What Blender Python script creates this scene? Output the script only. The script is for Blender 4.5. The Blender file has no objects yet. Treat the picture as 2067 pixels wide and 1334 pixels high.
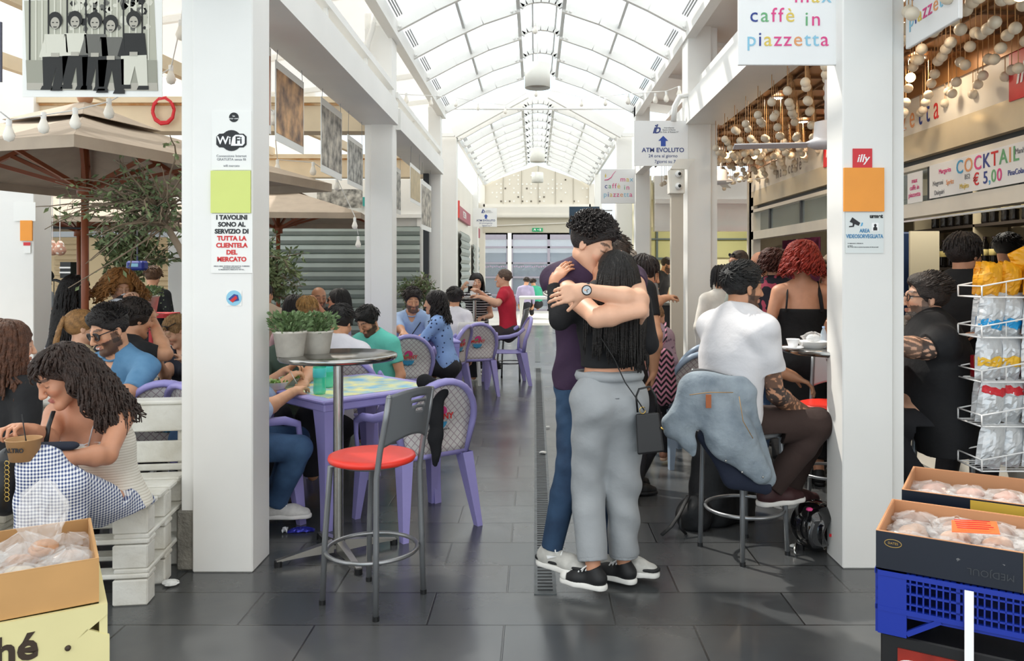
import bpy, bmesh, math, random
import numpy as np
from mathutils import Vector, Matrix, noise
R = math.radians
SC = bpy.context.scene
COL = SC.collection
# ---------------------------------------------------------------- camera, sky, sun, exposure
FPX = 1600.0; VX, VY = 1080.0, 545.0; CH = 1.5
cam_d = bpy.data.cameras.new('camera'); cam = bpy.data.objects.new('camera', cam_d); COL.objects.link(cam)
cam_d.sensor_width = 36.0; cam_d.lens = FPX / 2067 * 36
cam_d.shift_x = -(VX - 1033.5) / 2067; cam_d.shift_y = -(667 - VY) / 2067
cam.location = (0, 0, CH); cam.rotation_euler = (R(90), 0, 0); cam_d.clip_start = .05
SC.camera = cam
SC.view_settings.view_transform = 'Standard'; SC.view_settings.look = 'None'
SC.view_settings.gamma = 1; SC.view_settings.exposure = .78
W = bpy.data.worlds.new('sky'); SC.world = W; W.use_nodes = True
_n = W.node_tree.nodes; _l = W.node_tree.links; _bg = _n['Background']
_tc = _n.new('ShaderNodeTexCoord'); _nz = _n.new('ShaderNodeTexNoise'); _cr = _n.new('ShaderNodeValToRGB')
_nz.inputs['Scale'].default_value = 2.2; _nz.inputs['Detail'].default_value = 5
_l.new(_tc.outputs['Generated'], _nz.inputs['Vector']); _l.new(_nz.outputs['Fac'], _cr.inputs[0]); _l.new(_cr.outputs[0], _bg.inputs[0])
_cr.color_ramp.elements[0].position = .38; _cr.color_ramp.elements[0].color = (.62, .82, .95, 1)
_cr.color_ramp.elements[1].position = .55; _cr.color_ramp.elements[1].color = (1, .98, .95, 1)
_bg.inputs[1].default_value = 1.15
sun_d = bpy.data.lights.new('sun', 'SUN'); sun_d.energy = 2.6; sun_d.angle = R(1.5); sun_d.color = (1, .95, .86)
sun = bpy.data.objects.new('sun', sun_d); COL.objects.link(sun)
sun.rotation_euler = Vector((.55, -.55, -1)).to_track_quat('-Z', 'Y').to_euler()

# ---------------------------------------------------------------- helpers
def P(px, py, d): return np.array(((px - VX) * d / FPX, d, CH + (VY - py) * d / FPX))
def X(px, d): return (px - VX) * d / FPX
def Z(py, d): return CH + (VY - py) * d / FPX
MC = {}
def srgb(c):
    if isinstance(c, str): c = [int(c[i:i+2], 16) / 255 for i in (0, 2, 4)]
    return tuple(((v / 12.92) if v <= .04045 else ((v + .055) / 1.055) ** 2.4) for v in c[:3])
def M(name, col='cccccc', rough=.5, metal=0, emit=0, alpha=None, noise_amt=0, scale=8, col2=None, bump=0, bscale=60, vc=False, coat=0, trans=0, kind=None, p=None):
    if name in MC: return MC[name]
    m = bpy.data.materials.new(name); m.use_nodes = True; MC[name] = m
    nt = m.node_tree; N = nt.nodes; L = nt.links; b = N['Principled BSDF']
    c = srgb(col); b.inputs['Base Color'].default_value = (*c, 1)
    b.inputs['Roughness'].default_value = rough; b.inputs['Metallic'].default_value = metal
    b.inputs['Coat Weight'].default_value = coat; b.inputs['Transmission Weight'].default_value = trans
    tc = N.new('ShaderNodeTexCoord')
    def nz(s, det=3):
        n = N.new('ShaderNodeTexNoise'); n.inputs['Scale'].default_value = s; n.inputs['Detail'].default_value = det
        L.new(tc.outputs['Object'], n.inputs['Vector']); return n
    def mixc(fac, a, b2, mode='MIX'):
        x = N.new('ShaderNodeMix'); x.data_type = 'RGBA'; x.blend_type = mode
        if isinstance(fac, (int, float)): x.inputs[0].default_value = fac
        else: L.new(fac, x.inputs[0])
        for k, v in ((6, a), (7, b2)):
            if isinstance(v, tuple): x.inputs[k].default_value = (*v, 1)
            else: L.new(v, x.inputs[k])
        return x.outputs[2]
    def math_(op, a, b2=None):
        x = N.new('ShaderNodeMath'); x.operation = op
        for k, v in ((0, a), (1, b2)):
            if v is None: continue
            if isinstance(v, (int, float)): x.inputs[k].default_value = v
            else: L.new(v, x.inputs[k])
        return x.outputs[0]
    out = None
    if vc:
        a = N.new('ShaderNodeVertexColor'); a.layer_name = 'Col'; out = a.outputs[0]
    if noise_amt or col2:
        n = nz(scale, 4); rp = N.new('ShaderNodeValToRGB'); L.new(n.outputs['Fac'], rp.inputs[0])
        rp.color_ramp.elements[0].position = .35; rp.color_ramp.elements[1].position = .68
        base = out or c
        if col2: out = mixc(rp.outputs[0], base, srgb(col2))
        else: out = mixc(rp.outputs[0], mixc(1.0, base, (1 - noise_amt,) * 3, 'MULTIPLY'), base)
    if kind in ('stripes', 'gingham', 'vstripes', 'dots', 'denim', 'planks', 'chevron', 'mesh', 'floral'):
        sx = N.new('ShaderNodeSeparateXYZ'); L.new(tc.outputs['Object'], sx.inputs[0])
        def st(o, w, duty=.5, ph=0): return math_('LESS_THAN', math_('FRACT', math_('ADD', math_('DIVIDE', o, w), ph)), duty)
        x_, y_, z_ = sx.outputs
        c2 = srgb(p[0])
        if kind == 'stripes': f = st(z_, p[1], p[2])
        if kind == 'vstripes': f = st(math_('ADD', x_, y_), p[1], p[2])
        if kind == 'gingham':
            f = math_('MULTIPLY', math_('ADD', st(z_, p[1]), st(math_('ADD', x_, math_('MULTIPLY', y_, .6)), p[1])), .5)
        if kind == 'dots':
            v = N.new('ShaderNodeTexVoronoi'); v.inputs['Scale'].default_value = p[1]; L.new(tc.outputs['Object'], v.inputs['Vector'])
            f = math_('LESS_THAN', v.outputs['Distance'], p[2])
        if kind == 'floral':
            v = nz(p[1], 1); f = math_('GREATER_THAN', v.outputs['Fac'], p[2])
        if kind == 'denim':
            v = nz(7, 5); f = math_('MULTIPLY', math_('SUBTRACT', v.outputs['Fac'], .35), 2.2)
            f = math_('MINIMUM', math_('MAXIMUM', f, 0), 1)
        if kind == 'planks': f = st(z_, p[1], p[2])
        if kind == 'chevron':
            zz = math_('ABSOLUTE', math_('SUBTRACT', math_('FRACT', math_('DIVIDE', math_('SUBTRACT', x_, math_('MULTIPLY', y_, .3)), .075)), .5))
            f = st(math_('ADD', z_, math_('MULTIPLY', zz, .09)), p[1], p[2])
        out = mixc(f, out or c, c2)
    if out is not None: L.new(out, b.inputs['Base Color'])
    if bump:
        n = nz(bscale, 4); bp = N.new('ShaderNodeBump'); bp.inputs['Strength'].default_value = bump; bp.inputs['Distance'].default_value = .02
        L.new(n.outputs['Fac'], bp.inputs['Height']); L.new(bp.outputs[0], b.inputs['Normal'])
    if emit:
        b.inputs['Emission Color'].default_value = (*c, 1); b.inputs['Emission Strength'].default_value = emit
    if alpha is not None:          # thin see-through sheet (glass, film)
        tr = N.new('ShaderNodeBsdfTransparent'); mx = N.new('ShaderNodeMixShader'); mx.inputs[0].default_value = alpha
        o = N['Material Output']; L.new(tr.outputs[0], mx.inputs[1]); L.new(b.outputs[0], mx.inputs[2]); L.new(mx.outputs[0], o.inputs[0])
    return m

def tag(o, label=None, cat=None, group=None, kind=None):
    if label: o['label'] = label
    if cat: o['category'] = cat
    if group: o['group'] = group
    if kind: o['kind'] = kind
    return o
def thing(name, label, cat, loc=(0, 0, 0), rz=0, group=None):
    o = bpy.data.objects.new(name, None); COL.objects.link(o); o.location = loc; o.rotation_euler = (0, 0, rz)
    o.empty_display_size = .1
    return tag(o, label, cat, group)
def link(name, me, parent=None):
    o = bpy.data.objects.new(name, me); COL.objects.link(o)
    if parent is not None: o.parent = parent
    return o
def copy_tree(o, parent=None, loc=None, rz=None, label=None, cat=None, group=None, skip=()):
    c = o.copy(); COL.objects.link(c); c.parent = parent
    if loc is not None: c.location = loc
    if rz is not None: c.rotation_euler = (0, 0, rz)
    if label: c['label'] = label
    if group: c['group'] = group
    for ch in [x for x in KIDS.get(o.name, [])]:
        if ch.name.split('.')[0] in skip: continue
        k = copy_tree(ch, c)
    return c
KIDS = {}
def _reg(o, parent):
    if parent is not None: KIDS.setdefault(parent.name, []).append(o)
_link0 = link
def link(name, me, parent=None):
    o = _link0(name, me, parent); _reg(o, parent); return o
_copy0 = copy_tree
def copy_tree(o, parent=None, **k):
    c = _copy0(o, parent, **k)
    return c

class MB:
    def __init__(s): s.v = []; s.f = []; s.m = []; s.sm = []
    def add(s, vs, fs, mi=0, smooth=False):
        b = len(s.v); s.v += [tuple(v) for v in vs]
        for f in fs: s.f.append([b + i for i in f]); s.m.append(mi); s.sm.append(smooth)
        return s
    def box(s, c, d, mi=0, rz=0, mat=None, bev=0):
        hx, hy, hz = d[0] / 2, d[1] / 2, d[2] / 2
        if bev and min(d) > bev * 2.2:
            vs = []; idx = {}
            for sx in (-1, 1):
                for sy in (-1, 1):
                    for sz in (-1, 1):
                        for a in range(3):
                            q = [sx * (hx - bev), sy * (hy - bev), sz * (hz - bev)]; q[a] = (sx, sy, sz)[a] * (hx, hy, hz)[a]
                            idx[sx, sy, sz, a] = len(vs); vs.append(q)
            I = lambda *k: idx[k]; fs = []
            for a in range(3):
                o1, o2 = [(1, 2), (2, 0), (0, 1)][a]
                for g in (-1, 1):
                    q = []
                    for (u, w) in ((-1, -1), (1, -1), (1, 1), (-1, 1)):
                        k = [0, 0, 0]; k[a] = g; k[o1] = u; k[o2] = w; q.append(I(*k, a))
                    fs.append(q if g > 0 else q[::-1])
            for a in range(3):
                o1, o2 = [(1, 2), (2, 0), (0, 1)][a]
                for u in (-1, 1):
                    for w in (-1, 1):
                        k1 = [0, 0, 0]; k1[o1] = u; k1[o2] = w; k1[a] = -1; k2 = list(k1); k2[a] = 1
                        fs.append([I(*k1, o1), I(*k2, o1), I(*k2, o2), I(*k1, o2)] if u * w > 0 else [I(*k1, o2), I(*k2, o2), I(*k2, o1), I(*k1, o1)])
            for sx in (-1, 1):
                for sy in (-1, 1):
                    for sz in (-1, 1):
                        t = [I(sx, sy, sz, a) for a in range(3)]; fs.append(t if sx * sy * sz > 0 else t[::-1])
        else:
            vs = [(x, y, z) for x in (-hx, hx) for y in (-hy, hy) for z in (-hz, hz)]
            fs = [(0, 1, 3, 2), (4, 6, 7, 5), (0, 4, 5, 1), (2, 3, 7, 6), (0, 2, 6, 4), (1, 5, 7, 3)]
        cs, sn = math.cos(rz), math.sin(rz)
        if mat is not None: vs = [tuple(Vector(c) + mat @ Vector(v)) for v in vs]
        else: vs = [(c[0] + x * cs - y * sn, c[1] + x * sn + y * cs, c[2] + z) for x, y, z in vs]
        return s.add(vs, fs, mi)
    def bx(s, x0, x1, y0, y1, z0, z1, mi=0, bev=0):
        return s.box(((x0 + x1) / 2, (y0 + y1) / 2, (z0 + z1) / 2), (abs(x1 - x0), abs(y1 - y0), abs(z1 - z0)), mi, bev=bev)
    def beam(s, a, b, w, h, mi=0, bev=0):
        a = Vector(a); b = Vector(b); d = b - a; L_ = d.length; d.normalize()
        up = Vector((0, 0, 1)) if abs(d.z) < .95 else Vector((0, 1, 0))
        r = d.cross(up).normalized(); u = r.cross(d)
        return s.box((a + b) / 2, (w, L_, h), mi, mat=Matrix((r, d, u)).transposed(), bev=bev)
    def tube(s, pts, r, n=8, mi=0, closed=False, cap=True, flat=1.0):
        pts = [Vector(p) for p in pts]; N = len(pts); rs = r if hasattr(r, '__len__') else [r] * N
        vs = []; prev = None
        for i, p in enumerate(pts):
            if closed: t = pts[(i + 1) % N] - pts[i - 1]
            else: t = pts[min(i + 1, N - 1)] - pts[max(i - 1, 0)]
            if t.length < 1e-9: t = Vector((0, 0, 1))
            t.normalize()
            if prev is None:
                a = Vector((0, 0, 1)) if abs(t.z) < .9 else Vector((1, 0, 0)); u = t.cross(a).normalized()
            else:
                u = prev - t * prev.dot(t); u = u.normalized() if u.length > 1e-6 else t.orthogonal().normalized()
            w = t.cross(u); prev = u
            for k in range(n):
                an = 2 * math.pi * k / n; vs.append(p + (u * math.cos(an) + w * math.sin(an) * flat) * rs[i])
        fs = []
        for i in range(N if closed else N - 1):
            j = (i + 1) % N
            for k in range(n): fs.append((i * n + k, i * n + (k + 1) % n, j * n + (k + 1) % n, j * n + k))
        if cap and not closed: fs.append(tuple(range(n))[::-1]); fs.append(tuple((N - 1) * n + k for k in range(n)))
        return s.add(vs, fs, mi, True)
    def cyl(s, c, r, h, n=24, mi=0, r2=None):       # base centre
        r2 = r if r2 is None else r2
        return s.lathe([(0, 0), (r, 0), (r2, h), (0, h)], c, n, mi, smooth=False)
    def lathe(s, prof, c=(0, 0, 0), n=24, mi=0, smooth=True, sx=1, sy=1):
        vs = []; fs = []
        for (r, z) in prof:
            for k in range(n):
                a = 2 * math.pi * k / n; vs.append((c[0] + r * math.cos(a) * sx, c[1] + r * math.sin(a) * sy, c[2] + z))
        for i in range(len(prof) - 1):
            for k in range(n): fs.append((i * n + k, i * n + (k + 1) % n, (i + 1) * n + (k + 1) % n, (i + 1) * n + k))
        return s.add(vs, fs, mi, smooth)
    def sph(s, c, r, n=12, mi=0, sz=1, sx=1, sy=1):
        return s.lathe([(r * math.sin(math.pi * i / (n // 2 + 1)) + (1e-5 if i in (0, n // 2 + 1) else 0), -r * math.cos(math.pi * i / (n // 2 + 1)) * sz) for i in range(n // 2 + 2)], c, n, mi, True, sx, sy)
    def prism(s, poly, o, u, w, th, mi=0):           # polygon in plane (o,u,w) thickened along u x w by th
        o, u, w = Vector(o), Vector(u), Vector(w); nrm = u.cross(w).normalized() * th; n = len(poly)
        a = [o + u * x + w * y for x, y in poly]; vs = a + [q + nrm for q in a]
        fs = [tuple(range(n))[::-1], tuple(range(n, 2 * n))] + [(i, (i + 1) % n, n + (i + 1) % n, n + i) for i in range(n)]
        return s.add(vs, fs, mi)
    def grid(s, fn, nu, nv, mi=0, smooth=True):
        vs = [fn(i / nu, j / nv) for i in range(nu + 1) for j in range(nv + 1)]
        fs = [(i * (nv + 1) + j, (i + 1) * (nv + 1) + j, (i + 1) * (nv + 1) + j + 1, i * (nv + 1) + j + 1) for i in range(nu) for j in range(nv)]
        return s.add(vs, fs, mi, smooth)
    def build(s, name, mats, parent=None, solid=0):
        me = bpy.data.meshes.new(name); me.from_pydata(s.v, [], s.f)
        if not isinstance(mats, (list, tuple)): mats = [mats]
        for m in mats: me.materials.append(m)
        me.polygons.foreach_set('material_index', s.m); me.polygons.foreach_set('use_smooth', s.sm)
        me.update(); o = link(name, me, parent)
        if solid:
            md = o.modifiers.new('solid', 'SOLIDIFY'); md.thickness = solid; md.offset = 0
        return o
def struct(name, mb, mats):
    return tag(mb.build(name, mats), kind='structure')

def text(body, size, loc, rz=0, mats=None, parent=None, name='lettering', sx=1.0, align='CENTER', cols=None, bold=0, tilt=0, ext=.001, spacing=1, rx=90, shear=0, ry=0):
    cu = bpy.data.curves.new(name, 'FONT'); cu.body = body; cu.size = size; cu.align_x = align; cu.align_y = 'CENTER'
    cu.extrude = ext; cu.offset = bold; cu.space_character = spacing; cu.resolution_u = 3; cu.shear = shear
    mats = mats if isinstance(mats, (list, tuple)) else [mats]
    for m in mats: cu.materials.append(m)
    if cols:
        for i, c in enumerate(cols):
            if i < len(cu.body_format): cu.body_format[i].material_index = c
    t = bpy.data.objects.new(name, cu); COL.objects.link(t); bpy.context.view_layer.update()
    me = bpy.data.meshes.new_from_object(t.evaluated_get(bpy.context.evaluated_depsgraph_get()))
    bpy.data.objects.remove(t)
    o = link(name, me, parent)
    o.rotation_euler = (R(rx), R(ry), rz); o.scale = (sx, 1, 1); o.location = loc
    if tilt: o.rotation_euler = (Matrix.Rotation(rz, 3, 'Z') @ Matrix.Rotation(R(rx), 3, 'X') @ Matrix.Rotation(tilt, 3, 'Z')).to_euler()
    return o
# ================================================================ the hall
white = M('white_paint', 'f1f0ec', .45, noise_amt=.06, scale=1.5)
white2 = M('cream_metal', 'ece7dc', .5, noise_amt=.05, scale=2)
glass = M('roof_glass', 'f4fbff', .15, alpha=.12)
clear = M('clear_glass', 'd8ecea', .05, alpha=.16)
steel = M('brushed_steel', 'b9b9b6', .25, metal=1, noise_amt=.12, scale=30)
grey_metal = M('grey_paint', '8b8d8f', .4, metal=.3)
black = M('black_plastic', '17181a', .4)
dark = M('dark_frame', '2f3338', .5)
# floor slabs: dark slate laid in rows across the aisle
def slate():
    m = bpy.data.materials.new('slate_paving'); m.use_nodes = True; nt = m.node_tree; N = nt.nodes; L = nt.links; b = N['Principled BSDF']
    tc = N.new('ShaderNodeTexCoord'); mp = N.new('ShaderNodeMapping'); L.new(tc.outputs['Object'], mp.inputs[0])
    mp.inputs['Location'].default_value = (.13, .03, 0)
    br = N.new('ShaderNodeTexBrick'); L.new(mp.outputs[0], br.inputs[0]); br.inputs['Scale'].default_value = 1
    br.inputs['Brick Width'].default_value = .80; br.inputs['Row Height'].default_value = .338; br.inputs['Mortar Size'].default_value = .005
    br.inputs['Mortar Smooth'].default_value = .3; br.offset = .41; br.inputs['Bias'].default_value = 0
    br.inputs['Color1'].default_value = (.048, .052, .055, 1); br.inputs['Color2'].default_value = (.085, .088, .09, 1); br.inputs['Mortar'].default_value = (.012, .012, .012, 1)
    n = N.new('ShaderNodeTexNoise'); n.inputs['Scale'].default_value = 1.7; n.inputs['Detail'].default_value = 6; L.new(tc.outputs['Object'], n.inputs[0])
    n2 = N.new('ShaderNodeTexNoise'); n2.inputs['Scale'].default_value = 16; n2.inputs['Detail'].default_value = 5; L.new(tc.outputs['Object'], n2.inputs[0])
    mx = N.new('ShaderNodeMix'); mx.data_type = 'RGBA'; mx.blend_type = 'MIX'; L.new(br.outputs[0], mx.inputs[6]); mx.inputs[7].default_value = (.13, .125, .115, 1)
    rp = N.new('ShaderNodeValToRGB'); rp.color_ramp.elements[0].position = .5; rp.color_ramp.elements[1].position = .75; rp.color_ramp.elements[1].color = (.55, .55, .55, 1)
    L.new(n.outputs['Fac'], rp.inputs[0]); L.new(rp.outputs[0], mx.inputs[0]); L.new(mx.outputs[2], b.inputs['Base Color'])
    r2 = N.new('ShaderNodeMapRange'); r2.inputs[3].default_value = .12; r2.inputs[4].default_value = .36; L.new(n.outputs['Fac'], r2.inputs[0]); L.new(r2.outputs[0], b.inputs['Roughness'])
    ad = N.new('ShaderNodeMath'); ad.operation = 'MULTIPLY_ADD'; ad.inputs[1].default_value = .25; L.new(n2.outputs['Fac'], ad.inputs[0])
    iv = N.new('ShaderNodeMath'); iv.operation = 'SUBTRACT'; iv.inputs[0].default_value = 1; L.new(br.outputs['Fac'], iv.inputs[1]); L.new(iv.outputs[0], ad.inputs[2])
    bp = N.new('ShaderNodeBump'); bp.inputs['Strength'].default_value = .35; bp.inputs['Distance'].default_value = .006; L.new(ad.outputs[0], bp.inputs['Height']); L.new(bp.outputs[0], b.inputs['Normal'])
    b.inputs['Specular IOR Level'].default_value = .85
    return m
struct('floor', MB().bx(-14, 14, -2, 21.5, -.12, 0), slate())
struct('floor_outside', MB().bx(-14, 14, 21.5, 45, -.12, 0), M('pale_paving', 'cfccc4', .6, noise_amt=.15, scale=2))
# drain channel
g = MB(); g.bx(0, .095, 3.66, 12.2, .0005, .004, 0)
for i in range(210):
    y = 3.7 + i * .04; g.bx(.012, .083, y, y + .014, .004, .0055, 1)
g.bx(-.004, .0, 3.66, 12.2, .001, .006, 0); g.bx(.095, .10, 3.66, 12.2, .001, .006, 0)
g.bx(.0, .085, 12.9, 17.5, .0005, .004, 0)
tag(g.build('floor_drain', [M('drain_metal', '6d7274', .45, metal=.6, noise_amt=.3, scale=20), M('drain_slot', '202224', .6)]), 'long grey slotted metal drain channel in the floor left of the couple', 'drain')

# columns: two rows of white steel box columns
def column(x0, x1, y0, y1, z1, name, rib=0):
    m = MB(); m.bx(x0, x1, y0, y1, 0, z1, bev=.006)
    if rib:   # flanges on the outer side
        xo = x0 if rib < 0 else x1
        m.bx(xo - .065 if rib < 0 else xo, xo if rib < 0 else xo + .065, y0 + .03, y0 + .055, 0, z1)
        m.bx(xo - .045 if rib < 0 else xo, xo if rib < 0 else xo + .045, y1 - .06, y1 - .03, 0, z1)
        m.bx(xo - .075 if rib < 0 else xo + .0, xo if rib < 0 else xo + .075, y0 + .10, y0 + .14, 0, z1)
    return struct(name, m, white)
column(-1.70, -1.40, 3.93, 4.18, 4.6, 'column_near_left', -1)
column(1.545, 1.80, 3.98, 4.2, 4.6, 'column_near_right', 1)
column(-1.66, -1.44, 8.0, 8.25, 4.1, 'column_second_left', -1)
column(1.54, 1.78, 8.0, 8.3, 4.1, 'column_second_right', 1)
column(-1.62, -1.43, 12.0, 12.2, 4.0, 'column_third_left')
column(1.52, 1.74, 12.0, 12.2, 4.0, 'column_third_right')
column(-1.56, -1.31, 13.2, 13.45, 3.75, 'column_fourth_left')
column(1.36, 1.62, 13.2, 13.45, 3.75, 'column_fourth_right')
column(-1.46, -1.30, 18, 18.2, 3.7, 'column_fifth_left')
column(1.36, 1.52, 18, 18.2, 3.7, 'column_fifth_right')
column(-5.45, -5.06, 8.0, 8.3, 4.0, 'column_outer_left', -1)
column(-5.65, -5.30, 12.2, 12.5, 4.0, 'column_outer_rear')
for (x, y) in ((-1.62, 3.9), (1.53, 3.96)):
    pass
m = MB(); m.bx(-1.79, -1.70, 3.95, 4.2, 0, .3, bev=.01)
struct('column_footing', m, M('worn_concrete', '8e8a80', .9, noise_amt=.35, scale=14, bump=.5))
# longitudinal beams
bl = MB()
bl.bx(-1.52, -1.39, .3, 8.05, 2.97, 3.2); bl.bx(-1.75, -1.52, .3, 8.05, 2.97, 3.0); bl.bx(-1.49, -1.42, .3, 8, 3.32, 3.38)
bl.bx(-1.52, -1.39, 8.2, 12.05, 2.95, 3.17); bl.bx(-1.75, -1.52, 8.2, 12.05, 2.95, 2.98); bl.bx(-1.49, -1.42, 8.2, 12, 3.28, 3.34)
for y in (1.5, 3, 5.5, 6.8, 9.5, 10.8): bl.bx(-1.47, -1.44, y, y + .03, 3.2, 3.32)
struct('beam_left', bl, white)
br_ = MB()
br_.bx(1.52, 1.64, .3, 8.05, 2.97, 3.24); br_.bx(1.64, 1.9, .3, 8.05, 2.97, 3.0); br_.bx(1.52, 1.64, 8.2, 12.05, 2.95, 3.18); br_.bx(1.66, 1.72, .3, 12, 3.4, 3.46)
struct('beam_right', br_, white)
# side fascia (sloped white ceiling strips between aisle roof and side roofs)
for sg, nm in ((-1, 'left'), (1, 'right')):
    f = MB(); xe = -1.43 if sg < 0 else 1.57
    f.bx(xe - .05, xe + .05, .3, 12.3, 3.84, 4.0); struct('beam_eave_' + nm, f, white)
    f = MB(); xo = xe + sg * 2.6
    f.add([(xe + sg * .05, .3, 3.98), (xe + sg * .05, 12.3, 3.98), (xo, 12.3, 3.62), (xo, .3, 3.62), (xe + sg * .05, .3, 4.02), (xe + sg * .05, 12.3, 4.02), (xo, 12.3, 3.66), (xo, .3, 3.66)],
          [(0, 1, 2, 3), (7, 6, 5, 4), (0, 4, 5, 1), (1, 5, 6, 2), (2, 6, 7, 3), (3, 7, 4, 0)])
    for k in range(8): f.beam((xe + sg * .1, 1 + k * 1.5, 3.95), (xo, 1 + k * 1.5, 3.6), .05, .06)
    struct('ceiling_side_' + nm, f, white if sg > 0 else M('polycarbonate', 'f6f4ee', .4, alpha=.45))
# glazed roof of the aisle
def roof(y0, y1, ze, xl, xr, ridge, n, tagn):
    xc = (xl + xr) / 2; cap = .26; hw = (xr - xl) / 2
    prof = lambda t: ridge * (1 - (1 - t) ** 1.25)     # t 0 eave ..1 ridge edge
    def pt(t, sg, y): return (xc + sg * (hw - (hw - cap) * t), y, ze + prof(t))
    raf = MB(); gl = MB(); gu = MB()
    dy = (y1 - y0) / n
    for i in range(n + 1):
        y = y0 + i * dy
        for sg in (-1, 1):
            for a, b in ((0, .33), (.33, .66), (.66, 1)): raf.beam(pt(a, sg, y), pt(b, sg, y), .055, .13)
            for t in (.02, .06, .94, .98):
                q = pt(t, sg, y); raf.sph((q[0], q[1] - .03, q[2] - .05), .018, 6)
        arc = [(xc + cap * math.cos(a), y, ze + ridge + .11 * math.sin(a)) for a in [math.pi * k / 8 for k in range(9)]]
        for k in range(8): raf.beam(arc[k], arc[k + 1], .05, .12)
        if i < n:
            for sg in (-1, 1):
                for a, b in ((.04, .5), (.5, .97)):
                    p, q = pt(a, sg, y + .03), pt(b, sg, y + .03); p2, q2 = pt(a, sg, y + dy - .03), pt(b, sg, y + dy - .03)
                    u = .05
                    gl.add([(v[0], v[1], v[2] + u) for v in (p, p2, q2, q)], [(0, 1, 2, 3)])
                gu.beam(pt(.5, sg, y), pt(.5, sg, y + dy), .03, .05, 0)
                gu.beam(pt(1, sg, y), pt(1, sg, y + dy), .04, .07, 0)
                gu.beam(pt(.0, sg, y), pt(.0, sg, y + dy), .05, .1, 0)
                for k in range(3):
                    q = pt(.07 + k * .018, sg, 0); gu.bx(q[0] - .005, q[0] + .005, y + .25, y + dy - .25, q[2] - .03, q[2] - .015, 1)
            for k in range(8):
                if k in (2, 5): gu.beam((arc[k][0], y, arc[k][2]), (arc[k][0], y + dy, arc[k][2]), .02, .03)
                gl.add([(arc[k][0], y, arc[k][2] + .04), (arc[k][0], y + dy, arc[k][2] + .04), (arc[k + 1][0], y + dy, arc[k + 1][2] + .04), (arc[k + 1][0], y, arc[k + 1][2] + .04)], [(0, 1, 2, 3)])
    struct('roof_rafters_' + tagn, raf, white); struct('roof_purlins_' + tagn, gu, [M('pale_aluminium', 'd9dcdc', .4), grey_metal]); struct('roof_glass_' + tagn, gl, glass)
roof(.6, 12.2, 3.95, -1.43, 1.57, .55, 11, 'near')
roof(13.3, 20.2, 3.72, -1.30, 1.40, .52, 9, 'far')
# barge rafters of the far roof and tie bars
m = MB()
for sg in (-1, 1):
    m.beam((.05 + sg * 1.4, 13.1, 3.76), (.05 + sg * .2, 13.1, 4.42), .09, .17)
    m.bx(.05 + sg * 1.38 - .5 * (sg > 0) * 0, .05 + sg * 1.9, 13.05, 13.12, 3.7, 3.76)
m.tube([(-1.4, 12.4, 4.02), (1.55, 12.4, 4.02)], .015, 6)
struct('trim_gable_barge', m, white)
# end gable, perforated panels and shutter box
m = MB()
xl, xr = -1.32, 1.42; yw = 20.3
pan = MB(); zt = lambda x: 3.66 + .52 * (1 - abs((x - .05) / 1.37)) ** .85
hole = MB()
N_ = 24
for i in range(N_):
    a = xl + (xr - xl) * i / N_; b = xl + (xr - xl) * (i + 1) / N_
    pan.add([(a, yw, 3.18), (b, yw, 3.18), (b, yw, zt(b)), (a, yw, zt(a)), (a, yw + .05, 3.18), (b, yw + .05, 3.18), (b, yw + .05, zt(b)), (a, yw + .05, zt(a))], [(0, 1, 2, 3), (7, 6, 5, 4), (0, 4, 5, 1), (3, 2, 6, 7), (1, 5, 6, 2), (0, 3, 7, 4)])
random.seed(5)
for i in range(24):
    for j in range(7):
        x = xl + .1 + i * .11; z = 3.24 + j * .11
        if z < zt(x) - .06 and random.random() < .38: hole.bx(x, x + .04, yw - .012, yw - .002, z, z + .04, 0 if random.random() < .8 else 1)
for x in (-.82, -.35, .08, .52, .98): hole.bx(x - .006, x + .006, yw - .02, yw - .001, 3.18, zt(x), 2)
struct('wall_end_gable', pan, M('beige_panel', 'e4ddce', .6)); struct('trim_gable_holes', hole, [M('sky_hole', 'fdfbf4', .6), M('dark_hole', '6f675c', .8), M('panel_seam', 'b9b2a4', .6)])
m = MB(); m.bx(xl, xr, yw - .1, yw + .1, 3.1, 3.18); m.bx(xl, xr, yw - .25, yw + .2, 2.82, 3.1); m.bx(xl, xr, yw - .28, yw - .25, 2.84, 2.9, 0); m.bx(xl, xr, yw - .12, yw + .2, 2.46, 2.82, 1)
m.bx(xl - .12, xl + .04, yw - .1, yw + .1, 0, 3.7); m.bx(xr - .04, xr + .12, yw - .1, yw + .1, 0, 3.7)
m.beam((xl, yw - .15, 2.62), (xr, yw - .15, 2.72), .02, .03, 0)
struct('beam_shutter_box', m, [white2, M('shade_cream', 'd6cfbd', .6)])
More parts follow.
